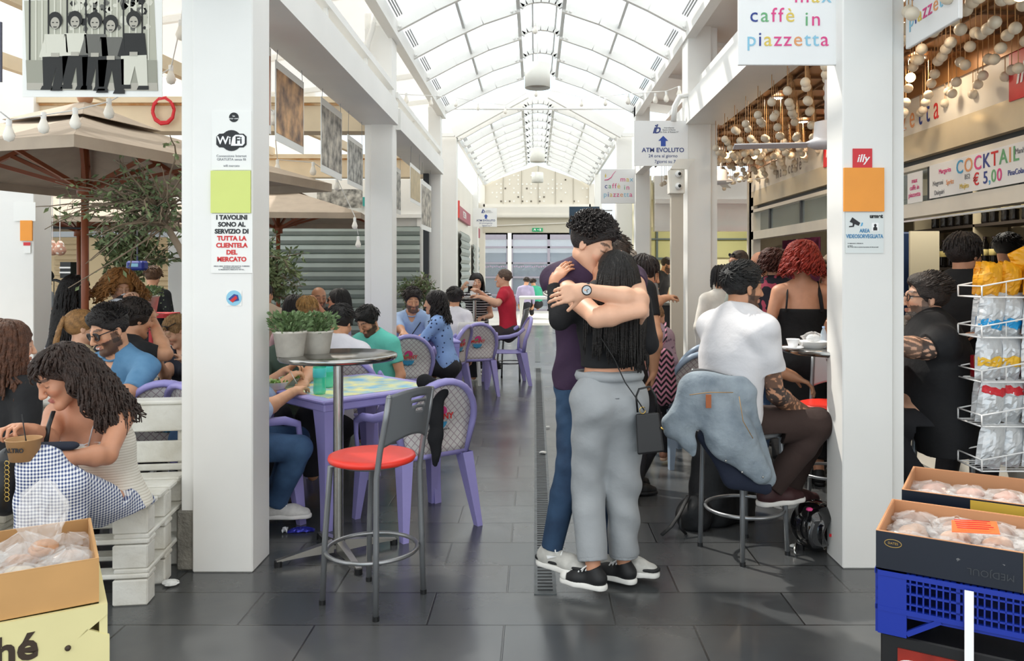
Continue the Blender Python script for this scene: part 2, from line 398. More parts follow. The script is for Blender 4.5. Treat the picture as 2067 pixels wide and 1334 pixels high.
# side kiosks along the far left of the aisle
m = MB(); m.bx(-2.6, -1.42, 14.2, 20.2, 0, 3.2); struct('wall_kiosk_far_left', m, white2)
def shutter(name, label, x0, x1, y, z0, z1, axis='x', mats=None, pitch=.148):
    m = MB()
    n = int((z1 - z0) / pitch)
    for i in range(n):
        a = z0 + i * pitch; b = a + pitch
        pr = [(0, a), (.012, a + .012), (.03, a + pitch * .45), (.012, b - .018), (0, b - .008), (-.012, b - .004), (0, b)]
        for k in range(6):
            (d0, za), (d1, zb) = pr[k], pr[k + 1]
            if axis == 'x': m.add([(x0, y - d0, za), (x1, y - d0, za), (x1, y - d1, zb), (x0, y - d1, zb)], [(0, 1, 2, 3)], 0)
            else: m.add([(y + d0, x1, za), (y + d0, x0, za), (y + d1, x0, zb), (y + d1, x1, zb)], [(0, 1, 2, 3)], 0)
    o = m.build(name, mats or M('shutter_metal', '9fa9a4', .42, metal=.35, noise_amt=.12, scale=3)); tag(o, label, 'shutter'); return o
shutter('roller_shutter', 'narrow grey roller shutter below the dark pink sign, left of the far aisle', 14.6, 16.6, -1.38, 0, 2.35, 'y')
shutter('roller_shutter', 'smallest roller shutter at the far end of the left kiosks', 17.6, 19.4, -1.38, 0, 2.1, 'y')
# big kiosk with the wide shutter behind the left tables
m = MB(); m.bx(-5.2, -1.75, 13.1, 13.3, 2.36, 3.0); m.bx(-5.2, -4.9, 13.1, 13.3, 0, 2.4); m.bx(-5.2, -1.75, 13.05, 13.1, 2.36, 2.42)
m.bx(-1.95, -1.75, 13.1, 13.3, 0, 2.4); m.bx(-5.0, -1.8, 13.2, 13.3, 0, 2.4)
struct('wall_left_kiosk', m, white)
shutter('roller_shutter', 'wide grey-green roller shutter behind the tables on the left', -4.9, -1.9, 13.08, 0, 2.36, 'x')
m = MB(); m.bx(-1.68, -1.60, 11.9, 12.0, 0, 2.95); struct('trim_dark_post', m, dark)
# cross beams and yellowish roof frames over the left court
cream = M('aged_cream_beam', 'e2cfb0', .6, noise_amt=.12, scale=3); rust = M('rust_streak', 'c08a52', .8, col2='e0c7a0', scale=6)
m = MB()
for (y, z) in ((8.1, 3.2), (12.1, 3.2)):
    m.bx(-9, -1.7, y, y + .25, z - .28, z, 0); m.bx(-9, -1.7, y - .02, y + .0, z - .02, z + .02, 1); m.bx(-9, -1.7, y - .06, y, z, z + .06, 0)
for k in range(5):
    m.beam((-8.6 + k * 1.3, 4.3, 3.25), (-7.9 + k * 1.3, 12.1, 3.3), .07, .12, 0)
m.beam((-6, 4.4, 3.5), (-1.7, 4.4, 3.15), .1, .12, 0)
struct('beam_left_court', m, [cream, rust])
# rear walls of the court and rooms
tan = M('tan_wall', 'c9b28c', .7, noise_amt=.06, scale=2)
m = MB(); m.bx(-14, -5.2, 15.2, 15.4, 0, 2.5); struct('wall_rear_left', m, tan)
m = MB()
for i in range(9):
    x = -13 + i * .95
    for k in range(14): m.bx(x, x + .5, 15.16, 15.2, .7 + k * .1, .76 + k * .1)
struct('trim_louvres', m, M('louvre', 'b59d78', .6))
m = MB(); m.bx(-14, -5.2, 14.6, 15.4, 2.5, 3.15); m.bx(-14, -5.2, 14.4, 14.6, 2.1, 2.2, 1); m.bx(-14, -5.2, 14.9, 15, 2.26, 2.4, 0)
struct('beam_rear_left', m, [white, grey_metal])
m = MB(); m.bx(-14, -5.6, 20, 20.2, 0, 6); struct('wall_far_left', m, white2)
# ---------- right bar kiosk along X=3
XK = 3.0
m = MB()
m.bx(XK, XK + .15, 2.2, 11.1, 2.58, 2.86, 0); m.bx(XK, XK + .15, 2.2, 11.1, 2.38, 2.58, 1)      # sign band, beige band
m.bx(XK + .06, XK + .15, 2.2, 11.1, 2.33, 2.38, 3); m.bx(XK, XK + .1, 2.2, 11.1, 2.29, 2.33, 0)
m.bx(XK, XK + .12, 2.2, 11.1, 1.92, 2.03, 0)
m.bx(XK, XK + .10, 7.45, 7.75, 0, 2.4, 0); m.bx(XK, XK + .10, 10.9, 11.1, 0, 2.5, 0); m.bx(XK - .02, XK + .1, 11.1, 11.15, 0, 2.9, 0)
for y in (4.9, 6.05, 9.0, 10.2): m.bx(XK + .02, XK + .06, y, y + .05, 2.03, 2.29, 3)
m.bx(XK - .01, XK, 2.2, 7.45, 1.885, 1.90, 4); m.bx(XK, XK + .5, 4.4, 10.9, 0, 1.02, 0); m.bx(XK - .1, XK + .5, 4.4, 10.9, 1.02, 1.07, 5)
m.bx(XK, XK + .12, 2.2, 4.4, 0, 1.9, 2)
struct('wall_right_kiosk', m, [M('kiosk_cream', 'e9e2d4', .4, noise_amt=.04), M('kiosk_gloss_beige', 'dccdae', .15, noise_amt=.12, scale=3), M('kiosk_shade', 'c9c3b6', .5), dark, M('bright_rail', 'e8e8ea', .2, metal=1), M('counter_top', '6d655c', .3)])
m = MB()
for (a, b) in ((2.2, 4.9), (4.95, 6.05), (6.1, 7.45), (7.75, 9.0), (9.05, 10.2), (10.25, 10.9)): m.bx(XK + .035, XK + .045, a, b, 2.03, 2.29)
tag(m.build('transom_glass', clear), 'row of narrow transom glass panes under the kiosk sign band', 'glass')
for o in [m]: pass
wood = M('warm_timber', 'b98a5c', .5, noise_amt=.15, scale=4)
m = MB(); m.bx(1.66, 5.2, 2.2, 11.6, 3.02, 3.08, 0)
for k in range(24): m.bx(1.66, 3.0, 2.3 + k * .39, 2.32 + k * .39, 3.0, 3.02, 1)
for k in range(5): m.bx(1.75 + k * .28, 1.765 + k * .28, 2.3, 11.6, 3.0, 3.02, 1)
m.bx(2.98, 3.0, 2.2, 11.1, 2.86, 3.02, 0)
struct('ceiling_bar', m, [M('copper_ceiling', 'a87748', .35, metal=.35, noise_amt=.2, scale=3), M('ceiling_wire', '6c4a2c', .6)])
# kiosk interior
m = MB(); m.bx(5.0, 5.15, 2.2, 11.1, 0, 3, 0); m.bx(XK, 5.1, 11.0, 11.15, 0, 3, 0); m.bx(XK, 5.1, 2.2, 2.3, 0, 3, 0)
struct('wall_kiosk_interior', m, M('bar_interior', '9c8e72', .6, noise_amt=.1))
# rear right kiosk facing camera
m = MB(); m.bx(1.9, 5, 12.6, 12.8, 2.12, 3.0, 0); m.bx(1.9, 5, 12.5, 12.6, 2.55, 2.62, 0); m.bx(1.9, 5, 12.55, 12.6, 2.12, 2.2, 0); m.bx(4.2, 5.2, 12.6, 12.8, 0, 2.2, 0)
m.bx(1.7, 5.2, 15.8, 16, 0, 3, 1); m.bx(1.7, 1.85, 12.6, 16, 0, 3, 1); m.bx(5.1, 5.2, 12.6, 16, 0, 3, 1); m.bx(1.9, 4.2, 12.6, 13.0, 0, .95, 0)
struct('wall_rear_right_kiosk', m, [white, M('pale_olive_room', 'd8d2b4', .7)])
m = MB(); m.bx(1.8, 5.1, 12.8, 15.8, 2.9, 2.95); struct('ceiling_rear_kiosk', m, white)
m = MB(); m.bx(2.0, 3.1, 15.75, 15.8, 1.75, 2.35, 0); m.bx(2.0, 3.1, 15.7, 15.75, 1.7, 1.75, 1); m.bx(2.4, 2.44, 15.72, 15.76, 1.75, 2.35, 1); m.bx(3.6, 5, 15.75, 15.8, 1.75, 2.4, 0); m.bx(2, 5, 15.7, 15.76, 2.1, 2.13, 1)
struct('trim_rear_cupboards', m, [M('olive_panel', 'a9a878', .6), M('slate_blue', '4c5a5e', .5)])
# glass façade with doors at the end (outside yard)
m = MB(); fy = 29.0
pur = M('grey_mullion', '9a96a4', .5)
xs = [-1.85, -1.0, .42, .55, 1.95, 3.3]
for x in (-2.0, -1.0, -.86, .5, 1.9, 3.3): m.bx(x - .05, x + .05, fy, fy + .1, 0, 2.9, 0)
for z in (0, .55, 1.2, 1.72, 2.3, 2.8): m.bx(-2, 3.3, fy, fy + .08, z, z + .07, 0)
m.bx(-2, 3.3, fy, fy + .1, 2.62, 2.9, 0); m.bx(-1.0, -.86, fy - .05, fy + .1, 0, 2.9, 1)
struct('window_frame_end', m, [pur, white])
m = MB(); m.bx(-2, 3.3, fy + .04, fy + .05, 0, 2.8); struct('window_glass_end', m, M('dusk_glass', 'aab6c4', .03, alpha=.35))
m = MB(); m.bx(-8, 9, 33, 33.2, 0, 1.5, 0); m.bx(-8, 9, 32.6, 33.2, 1.5, 2.2, 2); m.bx(-8, 9, 32.3, 33.2, 2.2, 5, 1)
for k in range(26): m.sph((-3 + k * .27, 32.5, 1.55 + .1 * math.sin(k * 2.3)), .15, 8, 3)
struct('wall_street_beyond', m, [M('dark_shopfront', '2f3136', .5), M('pale_house', 'd9dde2', .8), M('glassy_grey', '7d8a96', .4), M('dusky_hedge', '3b3f38', .8)])
m = MB()
for k in range(60): m.sph((-2 + k * .09, 32.2, 1.62 + .015 * (k % 3)), .035, 6)
tag(m.build('blossom_garland', M('pink_bloom', 'd98ab6', .8)), 'line of pink blossoms seen through the end windows', 'flowers', kind='stuff')
struct('wall_yard_left', MB().bx(-2.8, -2.4, 21, 33, 0, 3.4), white2); struct('wall_yard_right', MB().bx(3.4, 3.8, 21, 33, 0, 3.4), white2)
# ================================================================ furniture
red_seat = M('red_plastic', 'ee3a2c', .35, noise_amt=.06, scale=10)
tube_grey = M('stool_tube', '85888b', .35, metal=.55)
panel_grey = M('stool_back_paint', '6d7073', .4, metal=.2)
def arc_pts(c, r, n, z, a0=0, a1=2 * math.pi): return [(c[0] + r * math.cos(a0 + (a1 - a0) * i / n), c[1] + r * math.sin(a0 + (a1 - a0) * i / n), z) for i in range(n)]
def bar_stool(label, x, y, rz, seat=red_seat, pan=panel_grey, group='tall bar stools'):
    t = thing('bar_stool', label, 'stool', (x, y, 0), rz, group)
    m = MB(); m.lathe([(0, .632), (.17, .632), (.192, .636), (.198, .648), (.194, .660), (.18, .664), (.14, .660), (0, .659)], n=40); m.build('seat', seat, t)
    for sx in (-1, 1):
        m = MB(); m.tube([(sx * .155, .155, .0), (sx * .148, .145, .3), (sx * .14, .12, .62), (sx * .12, .07, .632)], .013, 10); o = m.build('leg', tube_grey, t)
        k = MB(); k.cyl((sx * .155, .155, 0), .015, .02, 12); k.build('foot_cap', black, o)
        m = MB(); m.tube([(sx * .165, -.165, .0), (sx * .158, -.16, .3), (sx * .15, -.155, .6), (sx * .15, -.175, .72), (sx * .15, -.205, .85), (sx * .15, -.225, .955)], .013, 10); m.sph((sx * .15, -.225, .957), .013, 8); o = m.build('leg', tube_grey, t)
        k = MB(); k.cyl((sx * .165, -.165, 0), .015, .02, 12); k.build('foot_cap', black, o)
    m = MB(); m.tube(arc_pts((0, 0), .205, 40, .235), .010, 8, closed=True); m.build('foot_ring', M('worn_steel', '9a9c9e', .3, metal=.8), t)
    m = MB(); m.tube(arc_pts((0, 0), .14, 24, .625), .009, 6, closed=True); m.build('seat_frame', tube_grey, t)
    m = MB()
    xs = np.linspace(-.15, .15, 31)
    def pt(x, v):
        top = .985 - .9 * x * x; bot = .735 + .04 * math.cos(x / .15 * math.pi / 2); z = bot + (top - bot) * v
        return (x, -.185 - (z - .74) * .19 - .035 * (1 - (x / .15) ** 2), z)
    vs = [pt(xs[i], j / 16) for i in range(31) for j in range(17)]; fs = []
    for i in range(30):
        for j in range(16):
            xm = (xs[i] + xs[i + 1]) / 2
            if (abs(xm - .02) < .062 and j == 12) or (abs(xm - .025) < .05 and j == 10) or (abs(xm - .03) < .03 and j == 8): continue
            fs.append((i * 17 + j, (i + 1) * 17 + j, (i + 1) * 17 + j + 1, i * 17 + j + 1))
    m.add(vs, fs, 0, True)
    m.build('backrest', pan, t, solid=.006)
    return t
stool_front = bar_stool('red-seated grey bar stool standing alone in front of the steel bar table', -.743, 3.614, R(60.5))
bar_stool('grey bar stool under the tattooed man in the white T-shirt', 1.12, 4.24, R(-62), seat=M('grey_seat', '77797b', .4))
bar_stool('red-seated bar stool with pale back behind the right steel table', 1.86, 4.98, R(150), pan=M('pale_back', 'b9bbbd', .35, metal=.3))
bar_stool('grey bar stool under the bearded man in black', 2.30, 4.50, R(62), seat=M('grey_seat', '77797b', .4))
bar_stool('distant bar stool under the man in the red T-shirt', X(1030, 10.9), 10.9, R(80), seat=black, pan=panel_grey)
bar_stool('distant bar stool under the woman in the striped top', X(972, 11.6), 11.6, R(200), seat=black)

def bar_table(label, x, y, h=1.06, r=.305):
    t = thing('bar_table', label, 'table', (x, y, 0), R(12), 'round steel bar tables')
    m = MB(); m.lathe([(0, h), (r - .01, h), (r, h - .004), (r + .002, h - .018), (r - .006, h - .03), (r - .02, h - .03), (0, h - .024)], n=56); m.build('tabletop', M('table_steel', 'a9a9a6', .16, metal=1, noise_amt=.25, scale=9), t)
    m = MB(); m.lathe([(.026, .06), (.026, h - .03)], n=20, smooth=True); m.lathe([(.0, h - .05), (.08, h - .045), (.08, h - .03)], n=20)
    m.build('pole', steel, t)
    for k in range(4):
        a = R(20) + k * math.pi / 2; c, s = math.cos(a), math.sin(a)
        m = MB()
        for i in range(6):
            u0, u1 = i / 6, (i + 1) / 6
            f = lambda u: (.03 + .29 * u, .085 - .05 * u, .035 - .012 * u, .05 * (1 - u) ** 1.3 + .01)
            a0, b0 = f(u0), f(u1)
            m.add([(p[0] * c - q * s, p[0] * s + q * c, z) for p in (a0, b0) for q, z in ((-p[2] * .6, p[1] - p[3]), (p[2] * .6, p[1] - p[3]), (p[2] * .6, p[1]), (-p[2] * .6, p[1]))],
                  [(0, 1, 5, 4), (1, 2, 6, 5), (2, 3, 7, 6), (3, 0, 4, 7), (3, 2, 1, 0), (4, 5, 6, 7)])
        o = m.build('base_leg', M('cast_aluminium', 'b4b2ac', .3, metal=.9), t)
        m = MB(); m.cyl((.31 * c, .31 * s, 0), .02, .03, 12); m.build('foot', black, o)
    return t
bar_table('round steel bar table with two flowerpots, in front of the purple table', -1.035, 4.17)
bar_table('round steel bar table holding a cup and takeaway box, behind the right column', 1.69, 4.42, 1.07)
bar_table('distant steel bar table between the striped woman and the man in red', X(958, 11.2), 11.2, 1.12, .26)

purple = M('purple_plastic', 'a29bd8', .38, noise_amt=.05, scale=6)
purple_d = M('purple_shade', '6f66b0', .4)
blue_p = M('greyblue_plastic', '8ea0b4', .4)
net = M('white_net_panel', 'dfd9d4', .5, kind=None)
def netmat():
    m = M('printed_net_panel', 'e4ddd8', .5); nt = m.node_tree; N = nt.nodes; L = nt.links
    tc = N.new('ShaderNodeTexCoord'); mp = N.new('ShaderNodeMapping'); L.new(tc.outputs['Object'], mp.inputs[0]); mp.inputs['Rotation'].default_value = (0, R(45), 0)
    mp.inputs['Scale'].default_value = (30, 0, 30); ch = N.new('ShaderNodeTexBrick'); 
    sx = N.new('ShaderNodeSeparateXYZ'); L.new(mp.outputs[0], sx.inputs[0])
    outs = []
    for k in (0, 2):
        f = N.new('ShaderNodeMath'); f.operation = 'FRACT'; L.new(sx.outputs[k], f.inputs[0])
        g = N.new('ShaderNodeMath'); g.operation = 'LESS_THAN'; g.inputs[1].default_value = .14; L.new(f.outputs[0], g.inputs[0]); outs.append(g)
    a = N.new('ShaderNodeMath'); a.operation = 'MAXIMUM'; L.new(outs[0].outputs[0], a.inputs[0]); L.new(outs[1].outputs[0], a.inputs[1])
    x = N.new('ShaderNodeMix'); x.data_type = 'RGBA'; L.new(a.outputs[0], x.inputs[0]); x.inputs[6].default_value = (.72, .69, .67, 1); x.inputs[7].default_value = (.42, .33, .36, 1)
    L.new(x.outputs[2], N['Principled BSDF'].inputs['Base Color']); return m
net = netmat()
ink = dict(pink=M('ink_pink', 'e0488a', .5), redi=M('ink_red', 'd22a2a', .5), green=M('ink_green', '6fb07c', .5), cyan=M('ink_cyan', '4aa9d8', .5), blue=M('ink_blue', '2b3f8c', .5), black=M('ink_black', '1b1c20', .5), white=M('ink_white', 'fafafa', .5), yellow=M('ink_yellow', 'e3c65a', .5), grey=M('ink_grey', '85878c', .5), orange=M('ink_orange', 'e8a06a', .5), lblue=M('ink_light_blue', '8ec7e0', .5))
def disc(m, c, r, mi, u=(1, 0, 0), w=(0, 0, 1), n=24, a0=0, a1=2 * math.pi, ri=0, th=.001):
    pts = [(c[0] + r * math.cos(a0 + (a1 - a0) * i / n), c[1] + r * math.sin(a0 + (a1 - a0) * i / n)) for i in range(n + (0 if ri == 0 and a1 - a0 > 6.2 else 1))]
    if ri: pts += [(c[0] + ri * math.cos(a1 - (a1 - a0) * i / n), c[1] + ri * math.sin(a1 - (a1 - a0) * i / n)) for i in range(n + 1)]
    return pts
def plastic_chair(label, x, y, rz, mat=purple, pan=True, big_logo=False, group='purple plastic garden chairs'):
    t = thing('plastic_armchair', label, 'chair', (x, y, 0), rz, group)
    m = MB()     # seat slab, dished
    m.grid(lambda u, v: ((u - .5) * (.46 - .06 * (1 - v)), -.21 + .43 * v, .42 - .018 * math.sin(math.pi * u) * math.sin(math.pi * v) + .012 * v - (.03 if v > .99 else 0)), 10, 10)
    m.build('seat', mat, t, solid=.014)
    for sx in (-1, 1):
        for sy, top in ((1, (.235, .21, .43)), (-1, (.20, -.215, .43))):
            b = (.265 * sx if sy > 0 else .245 * sx, .26 if sy > 0 else -.30, 0); tp = (top[0] * sx, top[1], top[2])
            m = MB(); n_ = 5; vs = []; fs = []
            for i in range(n_ + 1):
                u = i / n_; w = .022 + .022 * u; cx = b[0] + (tp[0] - b[0]) * u; cy = b[1] + (tp[1] - b[1]) * u; z = .43 * u
                vs += [(cx - w * .8, cy - w, z), (cx + w * .8, cy - w, z), (cx + w * .8, cy + w, z), (cx - w * .8, cy + w, z)]
            for i in range(n_):
                for k in range(4): fs.append((i * 4 + k, i * 4 + (k + 1) % 4, i * 4 + 4 + (k + 1) % 4, i * 4 + 4 + k))
            fs.append((0, 3, 2, 1)); m.add(vs, fs); m.build('leg', mat, t)
        m = MB()
        m.tube([(sx * .265, .235, .40), (sx * .275, .24, .52), (sx * .285, .22, .60), (sx * .288, .12, .635), (sx * .285, -.02, .645), (sx * .275, -.14, .68), (sx * .25, -.22, .74)], [.018, .018, .022, .026, .026, .026, .022], 8, flat=.7); m.build('armrest', mat, t)
    bp = lambda a, r=1.0: (.235 * r * math.cos(a) * (1.06 if math.sin(a) > 0 else 1), -.225 - .12 * max(0, math.sin(a)) - (.02 if math.sin(a) > 0 else 0), .60 + .285 * r * math.sin(a))
    m = MB(); pts = [(-.20, -.215, .42)] + [(.245 * math.cos(a) , -.235 - .11 * max(0, math.sin(a)) , .60 + .27 * math.sin(a)) for a in [math.pi - math.pi * i / 16 for i in range(17)]] + [(.20, -.215, .42)]
    m.tube(pts, .026, 8, flat=.75); m.tube([(-.2, -.22, .435), (.2, -.22, .435)], .02, 8)
    m.build('back_frame', mat, t)
    m = MB()
    def pp(u, v):
        z = .44 + .41 * v; h = .235 * math.sqrt(max(.0, 1 - max(0, (z - .60) / .27) ** 2)) if z > .6 else .2 + .035 * (z - .44) / .16
        return ((u - .5) * 2 * (h - .012), -.232 - .11 * max(0, (z - .6) / .27) + .0, z)
    m.grid(pp, 8, 10); o = m.build('back_panel', net if pan else mat, t, solid=.006)
    if pan:
        k = 1.5 if big_logo else 1.0
        for yy, s in ((-.010, 1),):
            m = MB(); oo = lambda z: (0, -.24 - .41 * max(0, z - .6) + yy, 0)
            u, w = (1, 0, 0), (0, -.33, .94); o0 = (0, -.2735, .66)
            m.prism(disc(m, (0, .03 * k), .04 * k, 0, a0=-.3, a1=3.5, n=16), o0, u, w, .0015, 0)
            m.prism([(-.06 * k, .0), (.0, .045 * k), (.0, .0)], (o0[0], o0[1] - .0016, o0[2]), u, w, .001, 1)
            m.prism(disc(m, (0, -.035 * k), .055 * k, 0, a0=math.pi, a1=2 * math.pi, n=14), o0, u, w, .0015, 3)
            g = m.build('logo', [ink['pink'], ink['green'], ink['redi'], ink['cyan']], o)
            if big_logo or True:
                text('MENNY', .05 * k, (0, -.279, .66), mats=ink['redi'], parent=o, bold=.001, rx=90)
                text('Gelato di cuore', .022 * k, (0, -.262, .585 - .02 * (k - 1)), mats=ink['black'], parent=o, rx=90)
    return t
def rot_to(fx, fy): return math.atan2(fy, fx) - math.pi / 2     # local +Y faces (fx,fy)
plastic_chair('purple plastic armchair with a black jacket over its back, facing the table', X(845, 4.85), 4.75, R(38))
ch_b = plastic_chair('purple plastic armchair under the man in jeans, beside the near left column', X(492, 4.75), 4.62, R(-35))
plastic_chair('purple plastic armchair half hidden behind the near left column by the bench', X(352, 4.7), 4.75, R(12))
plastic_chair('purple plastic armchair on the far side of the purple table', X(705, 6.1), 6.05, R(8))
plastic_chair('purple plastic armchair beside the second left column, back to us', X(822, 8.0), 7.9, R(15))
plastic_chair('purple plastic armchair with back fully visible, left of the kissing couple', X(952, 9.6), 9.6, R(20))
plastic_chair('empty purple plastic armchair seen side on, below the man in red', X(1020, 10.6), 10.45, R(100))
plastic_chair('purple plastic armchair under the curly woman in the dotted shirt', X(888, 9.0), 9.0, R(75))
plastic_chair('purple armchair under the dark-shirted man beyond the flowerpots', X(575, 8.2), 8.2, R(175))
for (px, d, l) in ((1388, 6.3, 'grey-blue plastic chair with a gelato print, left of the white T-shirt'), (1400, 7.0, 'grey-blue plastic chair behind another by the second right column')):
    plastic_chair(l, X(px, d), d, R(10), blue_p, big_logo=True, group='grey-blue plastic garden chairs')

# purple square table with a printed top
def square_table(label, x, y, rz, s, mat, h=.75, top=None):
    t = thing('square_table', label, 'table', (x, y, 0), rz)
    m = MB(); m.box((0, 0, h - .012), (s, s, .024), bev=.008); m.box((0, 0, h - .045), (s - .02, s - .02, .05), bev=.008); o = m.build('tabletop', mat, t)
    if top: k = MB(); k.box((0, 0, h + .001), (s - .14, s - .14, .002)); k.build('top_print', top, o)
    for sx in (-1, 1):
        for sy in (-1, 1):
            m = MB(); vs = []; fs = []
            for i in range(7):
                u = i / 6; w = .032 + .05 * u ** 2; c = s / 2 - .055 - .045 * (1 - u) * 0 - w * .5 + .02 * (1 - u)
                z = (h - .06) * u
                vs += [(sx * (c + w), sy * (c + w), z), (sx * (c - w * .6), sy * (c + w), z), (sx * (c - w * .2), sy * (c - w * .2), z), (sx * (c + w), sy * (c - w * .6), z)]
            for i in range(6):
                for k in range(4): fs.append((i * 4 + k, i * 4 + (k + 1) % 4, i * 4 + 4 + (k + 1) % 4, i * 4 + 4 + k))
            fs.append((0, 1, 2, 3)); m.add(vs, fs, 0, False); m.build('leg', mat, t)
    return t
game = M('yellow_blue_print', 'e8e08c', .4, noise_amt=.0, col2='6fb4d8', scale=9)
square_table('purple plastic table with a yellow and blue printed top, two green bottles on it', -1.2, 5.12, R(45), .88, purple, .755, game)
white_pl = M('white_plastic', 'efefea', .4)
square_table('white plastic table where the woman with sunglasses on her head eats', X(372, 6.7), 6.5, R(8), .8, white_pl, .74)
square_table('purple plastic table among the group in the middle left', X(690, 7.6), 7.5, R(20), .8, purple, .74)
square_table('purple plastic table between the bearded man and the curly woman', X(850, 8.7), 8.75, R(15), .75, purple, .74)
square_table('long pale table by the sunlit end doors', X(1082, 22), 22.3, 0, .95, white_pl, .76)
square_table('white table beside the pallet bench at the left edge', -2.75, 4.75, R(10), .75, white_pl, .72)

# pallet bench
wp = M('whitewashed_wood', 'e6e4dc', .7, col2='cfcabd', scale=5, bump=.3, bscale=30)
raw = M('raw_pallet_wood', 'b7aa94', .8, noise_amt=.25, scale=9)
t = thing('pallet_bench', 'white painted bench made of stacked pallets, a woman sitting on it', 'bench', (-1.73, 3.55, 0), R(8))
def part(name, mats, par, *boxes):
    m = MB()
    for b in boxes: m.bx(*b, bev=.006)
    return m.build(name, mats, par)
L0 = -1.7
for (y0, y1) in ((0, .13), (.16, .27), (.30, .42), (.45, .58)): part('seat_plank', wp, t, (L0, 0, y0, y1, .43, .455))
for (zb, h) in ((.32, .11), (.165, .105), (.0, .115)):
    for x in (-.155, -.86, -1.6):
        for y in (.0, .24, .5): part('block', wp, t, (x, x + .15, y, y + .1, zb, zb + h))
for zb in (.275, .12):
    for (y0, y1) in ((0, .10), (.24, .34), (.5, .6)): part('deck_board', wp, t, (L0, 0, y0, y1, zb, zb + .022))
    for x in (-.1, -.8, -1.6): part('cross_board', wp, t, (x - .05, x + .1, 0, .6, zb + .022, zb + .044))
for (z0, z1) in ((.66, .80), (.50, .61), (.455, .49)): part('back_plank', wp, t, (L0, .06, .60, .622, z0, z1))
for x in (-.02, -.4, -.86, -1.5): part('back_post', wp, t, (x - .04, x + .06, .622, .70, .44, .79))
part('back_cap', wp, t, (L0, .08, .59, .72, .80, .82))

# white woven chair and dark chairs in the court
def simple_chair(label, x, y, rz, mat, back_mat=None, group=None, name='cafe_chair'):
    t = thing(name, label, 'chair', (x, y, 0), rz, group)
    m = MB(); m.box((0, 0, .44), (.42, .42, .03), bev=.01); m.build('seat', mat, t)
    for sx in (-1, 1):
        for sy in (-1, 1): m = MB(); m.beam((sx * .2, sy * .2, 0), (sx * .18, sy * .18, .43), .035, .035); m.build('leg', mat, t)
    m = MB(); m.grid(lambda u, v: ((u - .5) * (.44 - .05 * v), -.2 - .1 * v - .04 * math.sin(math.pi * u), .46 + .38 * v), 10, 8); m.build('backrest', back_mat or mat, t, solid=.02)
    return t
weave = M('woven_plastic', 'e9e7e0', .5, kind='gingham', p=('bdb9ae', .02))
simple_chair('white woven-back chair beside the man in the denim shirt', X(276, 4.9), 4.95, R(-60), white_pl, weave)
simple_chair('pale woven chair back below the black-haired woman at the left', X(88, 6.2), 6.1, R(0), white_pl, weave)
simple_chair('dark grey chair under the woman in the striped blouse', X(132, 6.15), 6.2, R(-10), M('charcoal_plastic', '46484c', .5))
simple_chair('black chair under the man in the black T-shirt at the left', X(285, 5.7), 5.75, R(-20), black)
simple_chair('pale plastic chair under the man in the beige T-shirt', X(540, 8.5), 8.5, R(10), white_pl)
simple_chair('white chair under the man in the white shirt behind the curly woman', X(925, 10.3), 10.3, R(40), white_pl)

# bin behind the column
m = MB(); m.lathe([(.12, 0), (.15, .38), (.165, .385), (.165, .41), (.15, .41), (.115, .02), (0, .02)], (X(388, 4.3), 4.42, 0), 28)
tag(m.build('waste_bin', M('dark_grey_bin', '4b4d50', .5)), 'dark grey round waste bin behind the near left column', 'bin')
# ================================================================ signs, boxes, plants, lamps
def sheet(name, label, px0, py0, px1, py1, d, mat, th=.004, cat='sign', group=None):
    x0, x1, z1, z0 = X(px0, d), X(px1, d), Z(py0, d), Z(py1, d)
    o = thing(name, label, cat, ((x0 + x1) / 2, d, (z0 + z1) / 2), 0, group)
    m = MB(); m.bx(-(x1 - x0) / 2, (x1 - x0) / 2, -th, 0, -(z1 - z0) / 2, (z1 - z0) / 2); m.build('panel', mat, o)
    return o, x1 - x0, z1 - z0
paper = M('white_paper', 'f2f2ee', .6)
F1 = 3.928
o, w, h = sheet('wifi_notice', 'white paper notice with a black and white Wi-Fi emblem on the near left column', 428, 225, 508, 343, F1, paper)
m = MB(); T = -.0045
m.prism(disc(m, (-.035, .0), .036, 0, n=20), (0, T, -.0), (1, 0, 0), (0, 0, 1), .001, 0); m.prism(disc(m, (.0, .0), .052, 0, n=24), (0, T - .0002, 0), (1, 0, 0), (0, 0, 1), .001, 0)
m.prism([(-.06, -.034), (.06, -.034), (.075, -.02), (.075, .02), (.06, .034), (-.06, .034), (-.075, .02), (-.075, -.02)], (0, T - .0004, 0), (1, 0, 0), (0, 0, 1), .001, 0)
m.prism([(-.002, -.026), (.055, -.026), (.066, -.014), (.066, .018), (.056, .028), (.02, .028), (.006, .016)], (0, T - .0016, 0), (1, 0, 0), (0, 0, 1), .001, 1)
m.prism(disc(m, (.012, .115), .024, 0, n=20), (0, T, 0), (1, 0, 0), (0, 0, 1), .001, 0)
m.build('emblem', [ink['black'], ink['white']], o)
text('Wi', .055, (-.036, T - .002, -.001), mats=ink['white'], parent=o, bold=.001); text('Fi', .05, (.036, T - .0035, 0), mats=ink['black'], parent=o, bold=.001)
text('be\nyour own', .012, (.012, T - .002, .115), mats=ink['white'], parent=o)
text('Connessione Internet\nGRATUITA senza fili', .017, (0, T, -.085), mats=ink['grey'], parent=o); text('wifi mercato', .016, (.0, T, -.125), mats=ink['grey'], parent=o)
lime = M('lime_tile', 'd5df7a', .3, noise_amt=.03); orange = M('orange_tile', 'f49a22', .3, noise_amt=.05)
o, w, h = sheet('lime_tile', 'square lime green tile on the near left column', 427, 345, 507, 430, F1, lime, .012, 'tile')
o, w, h = sheet('printed_notice', 'white paper notice in black and red Italian capitals below the lime tile', 427, 431, 510, 551, F1, paper)
